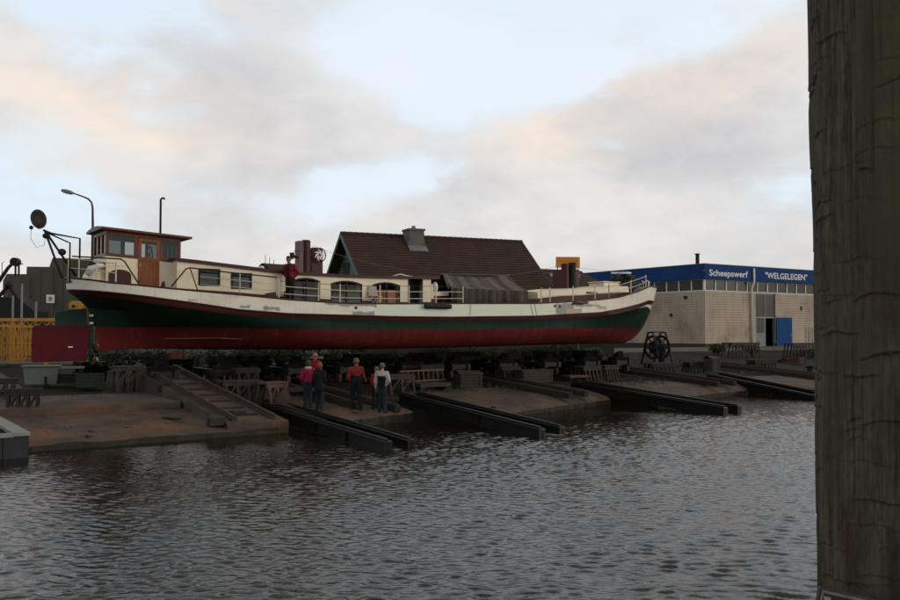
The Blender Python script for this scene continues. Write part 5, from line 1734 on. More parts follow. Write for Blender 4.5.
# planked crate with a loose lid, long chest, brown block
def crate(name, label, px, py, L, W, H_, rz, m, lid=True, rows=4, flat=False):
    p = GC(px, py); o = thing(name, label, 'crate', (p.x, p.y, p.z + .05), rz)
    for k in range(rows):
        z0, z1 = H_ * k / rows + .006, H_ * (k + 1) / rows - .006
        for y in (-W / 2, W / 2 - .03): MB().box(-L / 2, L / 2, y, y + .03, z0, z1).build('plank', m, o)
        for x in (-L / 2, L / 2 - .03): MB().box(x, x + .03, -W / 2 + .032, W / 2 - .032, z0, z1).build('plank', m, o)
    for x in (-L / 2 + .06, L / 2 - .12):
        MB().box(x, x + .07, -W / 2 - .025, -W / 2 - .002, 0, H_).build('batten', m, o)
    if flat:
        for k in range(4):
            y0 = -W / 2 - .03 + (W + .06) * k / 4
            MB().box(-L / 2 - .05, L / 2 + .05, y0 + .005, y0 + (W + .06) / 4 - .005, H_ + .003, H_ + .04).build('lid_board', m, o)
    elif lid:
        MB().prism([(-L / 2 - .04, -W / 2 - .04, H_ + .004), (L / 2 + .04, -W / 2 - .04, H_ + .004), (L / 2 + .04, 0, H_ + .1), (-L / 2 - .04, 0, H_ + .16)], (0, .02, .03)).build('lid', m, o)
        MB().prism([(-L / 2 - .04, .03, H_ + .16), (L / 2 + .04, .03, H_ + .1), (L / 2 + .04, W / 2 + .04, H_ + .004), (-L / 2 - .04, W / 2 + .04, H_ + .004)], (0, 0, .03)).build('lid', m, o)
    return o


crate('planked_crate', 'planked wooden crate with a peaked lid at the head of the second apron', 468, 388, 1.0, .95, .55, TH - .3, M_TIMBER)
crate('wooden_chest', 'long low wooden chest of boards under the middle of the hull', 533, 383.5, 1.75, .75, .55, TH, M_TIMBER, flat=True)
crate('wooden_box', 'squat brown box at the end of the low criss-cross trestle', 712, 372.5, .7, .6, .72, TH, M_TIMBER)
crate('wooden_box', 'rusty brown box in front of the blue door', 798, 364, .9, .7, .4, TH, MATS['rusty steel'], lid=False)
o = crate('orange_box', 'orange brown steel box standing under the stern', 176, 371, .75, .6, .85, TH, mat('orange brown paint', (0.24, 0.075, 0.02), (0.17, 0.05, 0.018), 3, rough=.7), lid=False, rows=2)
# lying ladder
p = GC(433, 384.5, 32.1); lad = thing('ladder', 'pale wooden ladder lying on its long edge in front of a dark trestle', 'ladder', (p.x - .1, p.y, p.z + .32), TH)
for z in (.0, .42):
    MB().beam((-1.45, .0 + z * .3, z), (.75, z * .3, z + .03), .05, .065).build('stile', M_TIMBER2, lad)
for k in range(9):
    x = -1.3 + k * .245
    MB().cyl((x - .02, 0, .02), (x + .02, .42 * .3, .43), .022, n=8).build('rung', M_TIMBER2, lad)
# rusty cone
p = G(283.5, 404); o = MB(); o.cyl((0, 0, 0), (.04, 0, .52), .36, .05, 9); o.cyl((0, 0, -.05), (0, 0, .0), .4, .38, 9)
o = tag(o.build('rusty_buoy', MATS['rusty steel'], angle=50), 'rusty brown cone standing at the head of the first pair of beams', 'buoy'); o.location = (p.x, p.y, p.z + .05)
# trough, crates at the left under the stern
p = G(42, 387); o = thing('plastic_trough', 'pale green long trough with a lid under the rudder', 'trough', (p.x, p.y, p.z + .1), TH - .3)
mb = MB(); mb.prism([(-.55, -.3, 0), (.55, -.3, 0), (.6, -.34, .66), (-.62, -.34, .66)], (0, .64, 0)); mb.build('trough_body', M_TROUGH, o, bevel=.03)
MB().box(-.68, .64, -.4, .36, .662, .72).build('lid', M_TROUGH, o, bevel=.02)
p = G(64, 387); o = thing('workbench', 'low dark bench with a pale top right of the trough', 'bench', (p.x, p.y, p.z + .1), TH - .3)
MB().box(-.7, .7, -.35, .35, .6, .66).build('top', M_TROUGH, o)
for x in (-.6, .6):
    for y in (-.28, .28): MB().box(x - .05, x + .05, y - .05, y + .05, -.05, .6).build('leg', M_SLEEPER, o)
MB().box(-.55, .55, -.2, .3, .05, .4).build('shelf_bin', M_BLACK, o)
p = G(90, 389.5); o = thing('plastic_crate', 'dark green slatted crate under the propeller', 'crate', (p.x, p.y, p.z + .1), TH - .2)
for k in range(5):
    z0 = .1 * k + .02
    MB().box(-.5, .5, -.35, -.32, z0, z0 + .075).build('slat', M_CRATE, o); MB().box(-.5, .5, .32, .35, z0, z0 + .075).build('slat', M_CRATE, o)
    MB().box(-.5, -.47, -.318, .318, z0, z0 + .075).build('slat', M_CRATE, o); MB().box(.47, .5, -.318, .318, z0, z0 + .075).build('slat', M_CRATE, o)
for x in (-.48, -.02, .45):
    MB().box(x, x + .04, -.37, -.352, 0, .55).build('rib', M_CRATE, o)
MB().box(-.46, .46, -.31, .31, 0.01, .05).build('base', M_CRATE, o)
# lime bin, red crate and a grey machine seen under the hull
p = G(327, 366.5); o = thing('lime_bin', 'lime green plastic bin on the yard behind the hull', 'bin', (p.x, p.y, p.z + .02), TH)
mb = MB(); mb.prism([(-.28, -.2, 0), (.28, -.2, 0), (.33, -.24, .38), (-.33, -.24, .38)], (0, .44, 0)); mb.build('bin_body', M_LIME, o, bevel=.02)
MB().box(-.36, .36, -.27, .23, .381, .42).build('lid', M_LIME, o, bevel=.01)
p = G(335.5, 366); o = thing('red_basket', 'small red basket beside the lime bin', 'basket', (p.x, p.y, p.z + .02), TH)
mb = MB(); mb.cyl((0, 0, 0), (0, 0, .28), .15, .2, 10); mb.build('basket_body', M_RED, o, angle=50); MB().tube([(-.19, 0, .27), (-.1, 0, .42), (.1, 0, .42), (.19, 0, .27)], .015, 6).build('handle', M_RED, o)
p = G(343, 366.5); o = thing('winch_motor', 'grey winch motor on a frame behind the hull', 'winch', (p.x, p.y, p.z), TH)
M_GM = mat('machine grey', (0.1, 0.105, 0.12), (0.07, 0.075, 0.085), 4, rough=.6)
MB().cyl((-.35, 0, .5), (.35, 0, .5), .26, n=16).build('motor', M_GM, o, angle=40)
for k in range(5): MB().cyl((-.25 + k * .12, 0, .5), (-.22 + k * .12, 0, .5), .29, n=16).build('cooling_fin', M_GM, o)
MB().box(-.45, .45, -.3, .3, 0, .24).build('base', M_GM, o); MB().box(-.15, .15, -.12, .12, .76, .95).build('terminal_box', M_GM, o)
# timber cribs stacked between the carriages
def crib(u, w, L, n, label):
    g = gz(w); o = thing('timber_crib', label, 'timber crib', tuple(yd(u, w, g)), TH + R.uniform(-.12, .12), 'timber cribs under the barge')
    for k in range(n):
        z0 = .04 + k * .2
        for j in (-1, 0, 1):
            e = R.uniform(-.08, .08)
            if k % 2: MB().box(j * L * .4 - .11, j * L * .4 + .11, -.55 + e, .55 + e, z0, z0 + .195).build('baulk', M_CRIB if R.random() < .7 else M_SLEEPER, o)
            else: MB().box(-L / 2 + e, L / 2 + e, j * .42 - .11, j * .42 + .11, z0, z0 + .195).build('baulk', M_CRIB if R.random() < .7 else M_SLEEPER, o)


for u, w, L, n, lab in ((8.2, 37.8, 1.0, 4, 'timber crib under the stern, left of the raised track bed'), (11.1, 36.2, 1.2, 5, 'timber crib under the hull between the raised track and the first carriage'), (13.8, 35.2, 1.5, 6, 'timber crib behind the woman in pink'),
                        (16.5, 35.3, 1.2, 5, 'timber crib behind the man with the cap'), (19.1, 35.1, 1.5, 6, 'timber crib between the ladder and the planked crate'), (21.9, 35.2, 1.4, 6, 'timber crib left of the long wooden chest'),
                        (24.6, 35.3, 1.3, 6, 'timber crib right of the long wooden chest'), (27.2, 35.3, 1.4, 5, 'timber crib behind the left low table'), (29.9, 35.2, 1.4, 6, 'timber crib behind the right low table'), (32.3, 35.2, 1.0, 6, 'timber crib near the bow')):
    crib(u, w, L, n, lab)
# hedge of low shrubs behind the hull, seen under it
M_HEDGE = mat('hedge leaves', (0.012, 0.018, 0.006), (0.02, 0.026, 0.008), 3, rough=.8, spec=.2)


def leaf_cluster(mb, c, r, n, sz=.09):
    for _ in range(n):
        d = Vector((R.gauss(0, 1), R.gauss(0, 1), R.gauss(0, 1))).normalized() * r * (R.random() ** .4)
        p = Vector(c) + Vector((d.x, d.y, d.z * .8))
        a = Vector((R.gauss(0, 1), R.gauss(0, 1), R.gauss(0, 1))).normalized(); b = a.orthogonal().normalized()
        s_ = sz * R.uniform(.6, 1.3)
        mb.add([p - a * s_, p + b * s_ * .5, p + a * s_, p - b * s_ * .5], [(0, 1, 2, 3)])


def shrub(px, py, Y, wd, ht, label):
    p = at(px, py, Y); o = thing('shrub', label, 'shrub', (p.x, p.y, gz(to_uw(p)[1])), R.random() * 3, 'shrubs on the yard')
    mb = MB()
    for k in range(7):
        leaf_cluster(mb, (R.uniform(-wd, wd) * .6, R.uniform(-.4, .4), ht * R.uniform(.35, .75)), ht * .42, 90)
    mb.build('foliage', M_LEAF, o, fix=False)
    mb = MB()
    for k in range(5): mb.tube([(R.uniform(-.1, .1), R.uniform(-.1, .1), -.1), (R.uniform(-wd, wd) * .5, R.uniform(-.3, .3), ht * .7)], [.03, .01], 5)
    mb.build('stem', M_SLEEPER, o)


for px, lab in ((292, 'low green shrub seen under the hull behind the woman in pink'), (305, 'low green shrub seen under the hull behind the bald man'), (318, 'low green shrub seen under the hull left of the lime bin'), (352, 'low shrub seen under the hull right of the winch motor'),
                (404, 'low shrub seen under the hull above the end of the ladder'), (440, 'low shrub seen under the hull beyond the ladder'), (470, 'low shrub seen under the hull beyond the crate'), (590, 'low shrub seen under the hull beyond the paired tables'), (215, 'low shrub seen under the hull beyond the orange box')):
    shrub(px, 345, 52 + R.random() * 3, 1.0, .9, lab)
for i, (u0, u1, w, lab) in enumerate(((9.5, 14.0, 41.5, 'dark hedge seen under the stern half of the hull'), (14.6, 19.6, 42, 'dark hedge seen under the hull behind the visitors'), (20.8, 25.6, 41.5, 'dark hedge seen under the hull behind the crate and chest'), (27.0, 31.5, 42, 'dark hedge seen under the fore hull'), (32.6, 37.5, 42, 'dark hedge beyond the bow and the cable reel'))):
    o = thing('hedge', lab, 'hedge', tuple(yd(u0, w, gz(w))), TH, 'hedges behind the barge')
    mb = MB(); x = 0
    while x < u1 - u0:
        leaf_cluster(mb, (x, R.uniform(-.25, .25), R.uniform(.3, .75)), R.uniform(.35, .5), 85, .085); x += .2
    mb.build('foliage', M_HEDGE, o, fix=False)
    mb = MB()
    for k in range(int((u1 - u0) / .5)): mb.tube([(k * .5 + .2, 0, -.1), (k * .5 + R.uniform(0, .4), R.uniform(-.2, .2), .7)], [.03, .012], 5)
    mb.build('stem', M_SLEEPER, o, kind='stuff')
for px, py, lab in ((718, 349, 'dark weeds at the left end of the plank bench by the workshop'), (752, 349, 'dark weeds at the right end of the plank bench by the workshop'), (812, 352, 'dark bush beside the slatted bench at the post')):
    shrub(px, py, 66, .7, .8, lab)
# cable reel by the bow, in its frame
p = at(657, 352, 55); w_ = to_uw(p)[1]
o = thing('cable_reel', 'rusty cable reel on a tall frame by the bow', 'reel', (p.x, p.y, gz(w_)), TH)
zc = 1.05; M_REEL = mat('reel timber', (0.035, 0.02, 0.015), (0.02, 0.012, 0.01), 3, rough=.85)
for x in (-.35, .35):
    mb = MB(); n = 24
    for k in range(n):
        a0, a1 = 2 * math.pi * k / n, 2 * math.pi * (k + 1) / n
        mb.hexa([(x - .03,   .6 * math.cos(a0), zc +   .6 * math.sin(a0)), (x + .03,   .6 * math.cos(a0), zc +   .6 * math.sin(a0)), (x + .03,   .6 * math.cos(a1), zc +   .6 * math.sin(a1)), (x - .03,   .6 * math.cos(a1), zc +   .6 * math.sin(a1)),
                 (x - .03, .74 * math.cos(a0), zc + .74 * math.sin(a0)), (x + .03, .74 * math.cos(a0), zc + .74 * math.sin(a0)), (x + .03, .74 * math.cos(a1), zc + .74 * math.sin(a1)), (x - .03, .74 * math.cos(a1), zc + .74 * math.sin(a1))])
    for k in range(6):
        th = k * math.pi / 3; mb.beam((x, .1 * math.cos(th), zc + .1 * math.sin(th)), (x, .62 * math.cos(th), zc + .62 * math.sin(th)), .05, .08, (1, 0, 0))
        mb.build('flange', M_REEL, o)
MB().cyl((-.33, 0, zc), (.33, 0, zc), .4, n=16).build('drum', M_BLACK, o, angle=40)
MB().cyl((-.6, 0, zc), (.6, 0, zc), .05, n=10).build('axle', M_RUST, o)
for x in (-.55, .55):
    mb = MB(); mb.beam((x, -.8, 0), (x, -.2, 1.95), .09, .09); mb.beam((x, .8, 0), (x, .2, 1.95), .09, .09); mb.beam((x, -.2, 1.95), (x, .2, 1.95), .09, .09); mb.beam((x, -.5, .98), (x, .5, .98), .07, .07)
    mb.build('side_frame', M_IRON, o)
MB().beam((-.55, 0, 1.98), (.55, 0, 1.98), .08, .08).build('top_bar', M_IRON, o)
# scaffold rack leaning by the workshop, a squat bollard and heap near the post
p = at(809, 344, 76); o = thing('scaffold_frame', 'white scaffold ladder frame standing by the workshop wall beside the post', 'scaffold', (p.x, p.y, ZY), TH)
for x in (-.5, 0, .5): MB().cyl((x, 0, 0), (x, 0, 1.75), .03, n=8).build('upright', M_GREYPOST, o)
for k in range(5): MB().cyl((-.5, 0, .25 + .35 * k), (.5, 0, .25 + .35 * k), .022, n=8).build('rung', M_GREYPOST, o)
MB().cyl((-.5, 0, .25), (.5, 0, 1.65), .02, n=8).build('brace', M_GREYPOST, o)
p = G(811, 376); o = thing('quay_bollard', 'black cast bollard on the last apron right beside the mooring post', 'bollard', (p.x, p.y, p.z), 0)
mb = MB(); mb.cyl((0, 0, -.05), (0, 0, .45), .22, .2, 14); mb.build('shaft', M_BLACK, o, angle=40)
mb = MB(); mb.cyl((0, 0, .45), (0, 0, .55), .28, .32, 14); mb.cyl((0, 0, .55), (0, 0, .66), .32, .16, 14); mb.build('cap', M_BLACK, o, angle=40)
MB().box(-.3, .3, -.3, .3, -.1, .0).build('base', M_IRON, o)
for px, py, lab in ((785, 362, 'rusty heap of scrap chain in front of the blue door'), (690, 366, 'rusty scrap lying left of the brown box')):
    p = G(px, py); o = thing('scrap_heap', lab, 'scrap', (p.x, p.y, p.z), R.random())
    for k in range(9):
        c = (R.uniform(-.6, .6), R.uniform(-.35, .35), .08 + .12 * R.random())
        a = R.random() * 6
        MB().beam((c[0] - .4 * math.cos(a), c[1] - .4 * math.sin(a), .03 + .1 * R.random()), (c[0] + .4 * math.cos(a), c[1] + .4 * math.sin(a), .1 + .25 * R.random()), .1, .07).build('bar', MATS['rusty steel'] if k % 2 else M_SLEEPER, o)

# ------------------------------------------------------------------ left edge: jetty corner, yellow frames, davit, posts
c = at(30.5, 432.3, 21.75); ZJ = c.z
o = thing('work_pontoon', 'pale rimmed steel pontoon moored at the left edge of the view', 'pontoon', (c.x, c.y, 0), rad(10))
M_PALE = mat('pale steel coping', (0.22, 0.22, 0.195), (0.14, 0.145, 0.13), 2.5, rough=.6, bump=.1)
M_PSIDE = mat('tarred pontoon side', (0.016, 0.016, 0.018), (0.01, 0.01, 0.011), 2, rough=.7, bump=.2)
ang = rad(36)
ex = Vector((-SU, CU, 0)); ey = Vector((-CU, -SU, 0))
def pj(a, b, z): return Vector((0, 0, z)) + ex * a + ey * b
# the rim runs from the corner away along ex and to the left along ey
def rim(a0, a1, b0, b1, z0, z1, name, m):
    return MB().hexa([pj(a0, b0, z0), pj(a1, b0, z0), pj(a1, b1, z0), pj(a0, b1, z0), pj(a0, b0, z1), pj(a1, b0, z1), pj(a1, b1, z1), pj(a0, b1, z1)]).build(name, m, o)
o.rotation_euler = (0, 0, 0)
rim(0, 5, 0, .36, ZJ - .08, ZJ, 'coping', M_PALE); rim(0, .17, .365, 5, ZJ - .1, ZJ - .002, 'coping', M_PALE)
rim(4.7, 5, .365, 5, ZJ - .1, ZJ - .002, 'coping', M_PALE); rim(.175, 4.695, 4.6, 5, ZJ - .1, ZJ - .002, 'coping', M_PALE)
rim(.05, 4.95, .05, .15, -.5, ZJ - .102, 'side_plate', M_PSIDE); rim(.05, .15, .15, 4.95, -.5, ZJ - .102, 'side_plate', M_PSIDE)
rim(4.85, 4.95, .15, 4.95, -.5, ZJ - .102, 'side_plate', M_PSIDE); rim(.15, 4.85, 4.85, 4.95, -.5, ZJ - .102, 'side_plate', M_PSIDE)
rim(.15, 4.85, .15, 4.85, 0.05, .1, 'hold_floor', M_PSIDE)
for k in range(4): rim(-.0 + .02, .05, .5 + k * .8, .58 + k * .8, -.4, ZJ - .104, 'side_rib', M_PSIDE)
for k in range(1): rim(.4, .48, -.03, .05, -.4, ZJ - .104, 'side_rib', M_PSIDE)

def lattice(px0, px1, py0, py1, Y, label, bays=4, name='lattice_frame', m=M_YELLOW, dep=.8):
    a, b = at(px0, py0, Y), at(px1, py1, Y)
    L = b.x - a.x; H_ = a.z - b.z
    o = thing(name, label, 'frame', (a.x, a.y, b.z), rad(6), 'yellow steel frames stacked behind the rudder')
    for y in (0, dep):
        for z in (.04, H_ * .5, H_ - .04): MB().beam((0, y, z), (L, y, z), .06, .06).build('chord', m, o)
        for k in range(bays + 1):
            x = L * k / bays; MB().beam((x, y, 0), (x, y, H_), .05, .05).build('upright', m, o)
        for k in range(bays):
            x0, x1 = L * k / bays, L * (k + 1) / bays
            MB().beam((x0, y, .04), (x1, y, H_ * .5), .04, .04).build('diagonal', m, o); MB().beam((x1, y, H_ * .5), (x0, y, H_ - .04), .04, .04).build('diagonal', m, o)
    return o


lattice(-14, 16, 324, 362, 40, 'yellow lattice frame at the left edge of the view behind the rudder', 6)
lattice(11, 33, 326, 360, 39, 'yellow lattice frame close beside the crimson rudder', 6)
a = at(-20, 320, 39.5); b = at(55, 320.5, 39.5)
o = thing('gantry_beam', 'yellow beam lying across the lattice frames behind the rudder', 'beam', tuple(a), 0)
L = b.x - a.x
MB().box(0, L, -.1, .1, -.06, .08).build('top_flange', M_YELLOW, o); MB().box(0, L, -.1, .1, -.3, -.24).build('bottom_flange', M_YELLOW, o)
for k in range(9): MB().beam((L * k / 9, 0, -.24), (L * (k + .5) / 9, 0, -.06), .04, .05).build('web_bar', M_YELLOW, o); MB().beam((L * (k + .5) / 9, 0, -.06), (L * (k + 1) / 9, 0, -.24), .04, .05).build('web_bar', M_YELLOW, o)
for x in (.4, L - .35): MB().box(x - .06, x + .06, -.06, .06, ZY - a.z - .3, -.3).build('leg', M_YELLOW, o)
p = at(78, 310, 40); o = thing('yellow_hoist', 'yellow hoist trolley on a post showing above the rudder under the stern', 'hoist', (p.x, p.y, ZY), 0)
zz = p.z - ZY
mb = MB(); mb.prism([(-.33, -.2, zz + .02), (.2, -.2, zz), (.38, -.2, zz + .22), (.3, -.2, zz + .36), (-.2, -.2, zz + .4), (-.33, -.2, zz + .3)], (0, .4, 0)); mb.build('housing', M_YELLOW, o, bevel=.03)
MB().cyl((-.12, -.24, zz + .16), (-.12, -.2, zz + .16), .07, n=10).build('sheave', M_BLACK, o); MB().box(-.06, .06, -.06, .06, 0, zz).build('post', M_YELLOW, o)
for px, y0, lab in ((13, 297, 'grey mast pole at the left edge, left of three'), (22, 285, 'tallest grey mast pole at the left edge, middle of three'), (36, 303, 'short grey mast pole standing nearest the rudder')):
    p = at(px, y0, 44); o = thing('mast_pole', lab, 'pole', (p.x, p.y, ZY), 0)
    MB().cyl((0, 0, -.1), (0, 0, p.z - ZY), .07, .05, 10).build('pole', M_GREYPOST, o, smooth=False)
    MB().cyl((0, 0, p.z - ZY), (0, 0, p.z - ZY + .06), .07, .03, 10).build('cap', M_GREYPOST, o)
# dark deck crane at the left edge
Y = 46
b0 = at(-22, 322, Y); o = thing('deck_crane', 'black deck crane with a drum headed boom at the left edge of the view', 'crane', (b0.x, b0.y, ZY), 0)
def cr(px, py, dy=0): 
    q = at(px, py, Y + dy); return q - Vector((b0.x, b0.y, ZY))
mb = MB(); mb.tube([cr(-24, 312), cr(-3, 284), cr(8, 268), cr(14, 262)], [.14, .11, .09, .08], 8); mb.build('boom', M_IRON, o, smooth=True)
mb = MB(); q = cr(15.5, 262); mb.cyl(q + Vector((0, -.18, 0)), q + Vector((0, .18, 0)), .22, n=14); mb.build('boom_drum', M_BLACK, o, angle=40)
for px in (15.5, 18.8):
    MB().tube([cr(px, 263), cr(px, 276)], .05, 6).build('hanger', M_RUST if px > 16 else M_IRON, o)
MB().tube([cr(15, 264.3), cr(23, 264)], .03, 6).build('hanger_bar', M_IRON, o)
mb = MB(); q = cr(9, 285); mb.ball(q, .2, .2, .2); mb.tube([q, cr(16, 297)], .1, 8); mb.tube([q, cr(-4, 300)], .1, 8); mb.build('jib_knuckle', M_BLACK, o)
mb = MB(); q0, q1 = cr(-30, 344), cr(34, 297)
mb.prism([(q0.x, 0, q0.z), (q1.x - .2, 0, q0.z), (q1.x, 0, q1.z - .7), (q1.x - .8, 0, q1.z - .05), (q1.x - 1.9, 0, q1.z + .02), (q0.x, 0, q1.z)], (0, 1.8, 0)); mb.build('machine_body', M_IRON, o, bevel=.04)
MB().tube([cr(2, 252 + 26), cr(2, 263), cr(4, 262)], .02, 5).build('aerial', M_IRON, o)
# street lamp behind the wheelhouse
p = at(92.8, 228, 51); lp = thing('street_lamp', 'tall street lamp with a curved arm rising behind the wheelhouse', 'street lamp', (p.x, p.y, ZY), 0)
q = lambda px, py: (at(px, py, 51).x - p.x, 0, at(px, py, 51).z - ZY)
MB().tube([(0, 0, -.1), (0, 0, 3), q(92.8, 228), q(92.6, 208), q(91.6, 202.5), q(88.5, 199), q(84, 197), q(73, 193)], [.1, .09, .07, .055, .05, .05, .045, .04], 10).build('pole', MATS['rusty steel'], lp, smooth=True)
a_, b2 = Vector(q(73.5, 193.3)), Vector(q(61.5, 190.2))
mb = MB(); mb.tube([a_, a_ * .75 + b2 * .25, a_ * .4 + b2 * .6, b2], [.06, .12, .13, .07], 10); mb.build('lamp_head', M_GREYPOST, lp, smooth=True)
MB().beam(a_ * .7 + b2 * .3 + Vector((0, 0, -.1)), a_ * .15 + b2 * .85 + Vector((0, 0, -.09)), .16, .05).build('lamp_glass', M_LAMP, lp)
# orange notice board behind the fore stacks
a, b = at(555.8, 256.8, 56), at(579, 268.2, 56.5)
L = b.x - a.x; H_ = a.z - b.z
o = thing('orange_board', 'orange board on two thin posts standing beyond the fore stacks', 'sign', (a.x, a.y, ZY), rad(4))
MB().box(0, L, -.03, .03, b.z - ZY, a.z - ZY).build('board', M_ORANGE, o, bevel=.01)
for x in (.08, L - .14): MB().box(x, x + .06, .031, .09, -.2, a.z - ZY - .1).build('post', M_GREYPOST, o)
mb = MB(); x = .14                                     # faded, unreadable strokes of a line of lettering
for k, (w_, h_) in enumerate(((.09, .2), (.07, .24), (.1, .18), (.08, .22), (.1, .2), (.07, .25), (.09, .19), (.08, .22))):
    mb.box(x, x + .03, -.036, -.031, H_ * .38 + b.z - ZY, H_ * .38 + h_ + b.z - ZY); mb.box(x + .03, x + w_, -.036, -.031, H_ * .38 + h_ * .6 + b.z - ZY, H_ * .38 + h_ * .8 + b.z - ZY); x += w_ + .075
mb.build('lettering', mat('faded red print', (0.36, 0.09, 0.012), (0.45, 0.13, 0.012), 9, rough=.7), o, kind='stuff')

# stones, weed tufts and flotsam along the broken edges of the aprons
mb = MB()
for (u0, u1, wf) in ((3, 10.7, lambda u: 25.0), (12.8, 16.2, lambda u: 25.5 + .28 * (u - 12.72)), (18.6, 26.8, lambda u: 25.5 + .31 * (u - 18.55)), (28.8, 36.7, lambda u: 27.2 + .2 * (u - 28.75))):
    for k in range(int((u1 - u0) * 9)):
        u = R.uniform(u0, u1); w = wf(u) + .15 + abs(R.gauss(0, 1.7)); s_ = R.uniform(.01, .03) if R.random() < .93 else R.uniform(.05, .1)
        if 9.0 < u < 11.4: continue
        p = yd(u, min(w, 30), gz(min(w, 29.2)) + .06 + s_ * .2)
        mb.ball(p, s_ * R.uniform(.7, 1.5), s_ * R.uniform(.7, 1.5), s_ * .6, 6, 4)
mb.build('rubble', M_CONC, fix=False, kind='stuff')
mb = MB()
for (u0, u1, w0, w1, n) in ((4, 9, 30, 34, 60), (12.8, 16.2, 29.5, 32, 60), (18.7, 26.6, 30, 32.5, 140), (28.8, 36.5, 30, 33, 140), (37, 46, 32, 46, 260), (20, 36, 36, 46, 240)):
    for k in range(n):
        c = yd(R.uniform(u0, u1), R.uniform(w0, w1)); c.z = gz(to_uw(c)[1]) + .03
        for j in range(9):
            a = R.uniform(0, 6.28); l_ = R.uniform(.08, .24); q = c + Vector((math.cos(a), math.sin(a), 0)) * R.uniform(0, .1)
            mb.add([q - Vector((math.sin(a), -math.cos(a), 0)) * .01, q + Vector((math.sin(a), -math.cos(a), 0)) * .01, q + Vector((math.cos(a) * l_ * .5, math.sin(a) * l_ * .5, l_))], [(0, 1, 2)])
mb.build('grass', M_LEAF, fix=False, kind='stuff')
# ------------------------------------------------------------------ people
def capsule_mesh(caps, voxel):
    """one continuous surface round a set of tapered limbs (p, q, r0, r1)"""
    mb = MB()
    for (p, q, r0, r1) in caps:
        p, q = Vector(p), Vector(q)
        t = (q - p); L = t.length; t = t.normalized() if L > 1e-6 else Vector((0, 0, 1))
        a = Vector((0, 1, 0)) if abs(t.y) < .9 else Vector((1, 0, 0))
        b = t.cross(a).normalized(); c = t.cross(b)
        vs, fs = [], []; n, K = 12, 5
        prof = [(-r0 * math.cos(i * math.pi / 2 / K), r0 * math.sin(i * math.pi / 2 / K)) for i in range(K + 1)] + [(L + r1 * math.sin(i * math.pi / 2 / K), r1 * math.cos(i * math.pi / 2 / K)) for i in range(K + 1)]
        for (x, r) in prof:
            for k in range(n):
                th = 2 * math.pi * k / n
                vs.append(p + t * x + (b * math.cos(th) + c * math.sin(th)) * max(r, 1e-4))
        for i in range(len(prof) - 1):
            for k in range(n): fs.append((i * n + k, (i + 1) * n + k, (i + 1) * n + (k + 1) % n, i * n + (k + 1) % n))
        fs += [tuple(range(n)), tuple(range(len(prof) * n - 1, (len(prof) - 1) * n - 1, -1))]
        mb.add(vs, fs)
    me = mb.mesh('tmp', [], fix=False)
    o = bpy.data.objects.new('tmp', me); COL.objects.link(o)
    bm = bmesh.new(); bm.from_mesh(me); bmesh.ops.recalc_face_normals(bm, faces=bm.faces); bm.to_mesh(me); bm.free()
    r = o.modifiers.new('r', 'REMESH'); r.mode = 'VOXEL'; r.voxel_size = voxel; r.use_smooth_shade = True
    s = o.modifiers.new('s', 'SMOOTH'); s.iterations = 3; s.factor = .4
    dg = bpy.context.evaluated_depsgraph_get()
    out = bpy.data.meshes.new_from_object(o.evaluated_get(dg), depsgraph=dg)
    bpy.data.objects.remove(o); bpy.data.meshes.remove(me)
    out.polygons.foreach_set('use_smooth', [True] * len(out.polygons))
    return out


def cloth(name, c1, c2=None):
    return mat(name, c1, c2, 6, rough=.9, bump=.5, bscale=14, spec=.2)


M_SKIN = mat('skin', (0.26, 0.13, 0.085), (0.22, 0.11, 0.07), 8, rough=.6)
M_SHOE = mat('shoe leather', (0.02, 0.018, 0.016), (0.03, 0.026, 0.022), 6, rough=.6)


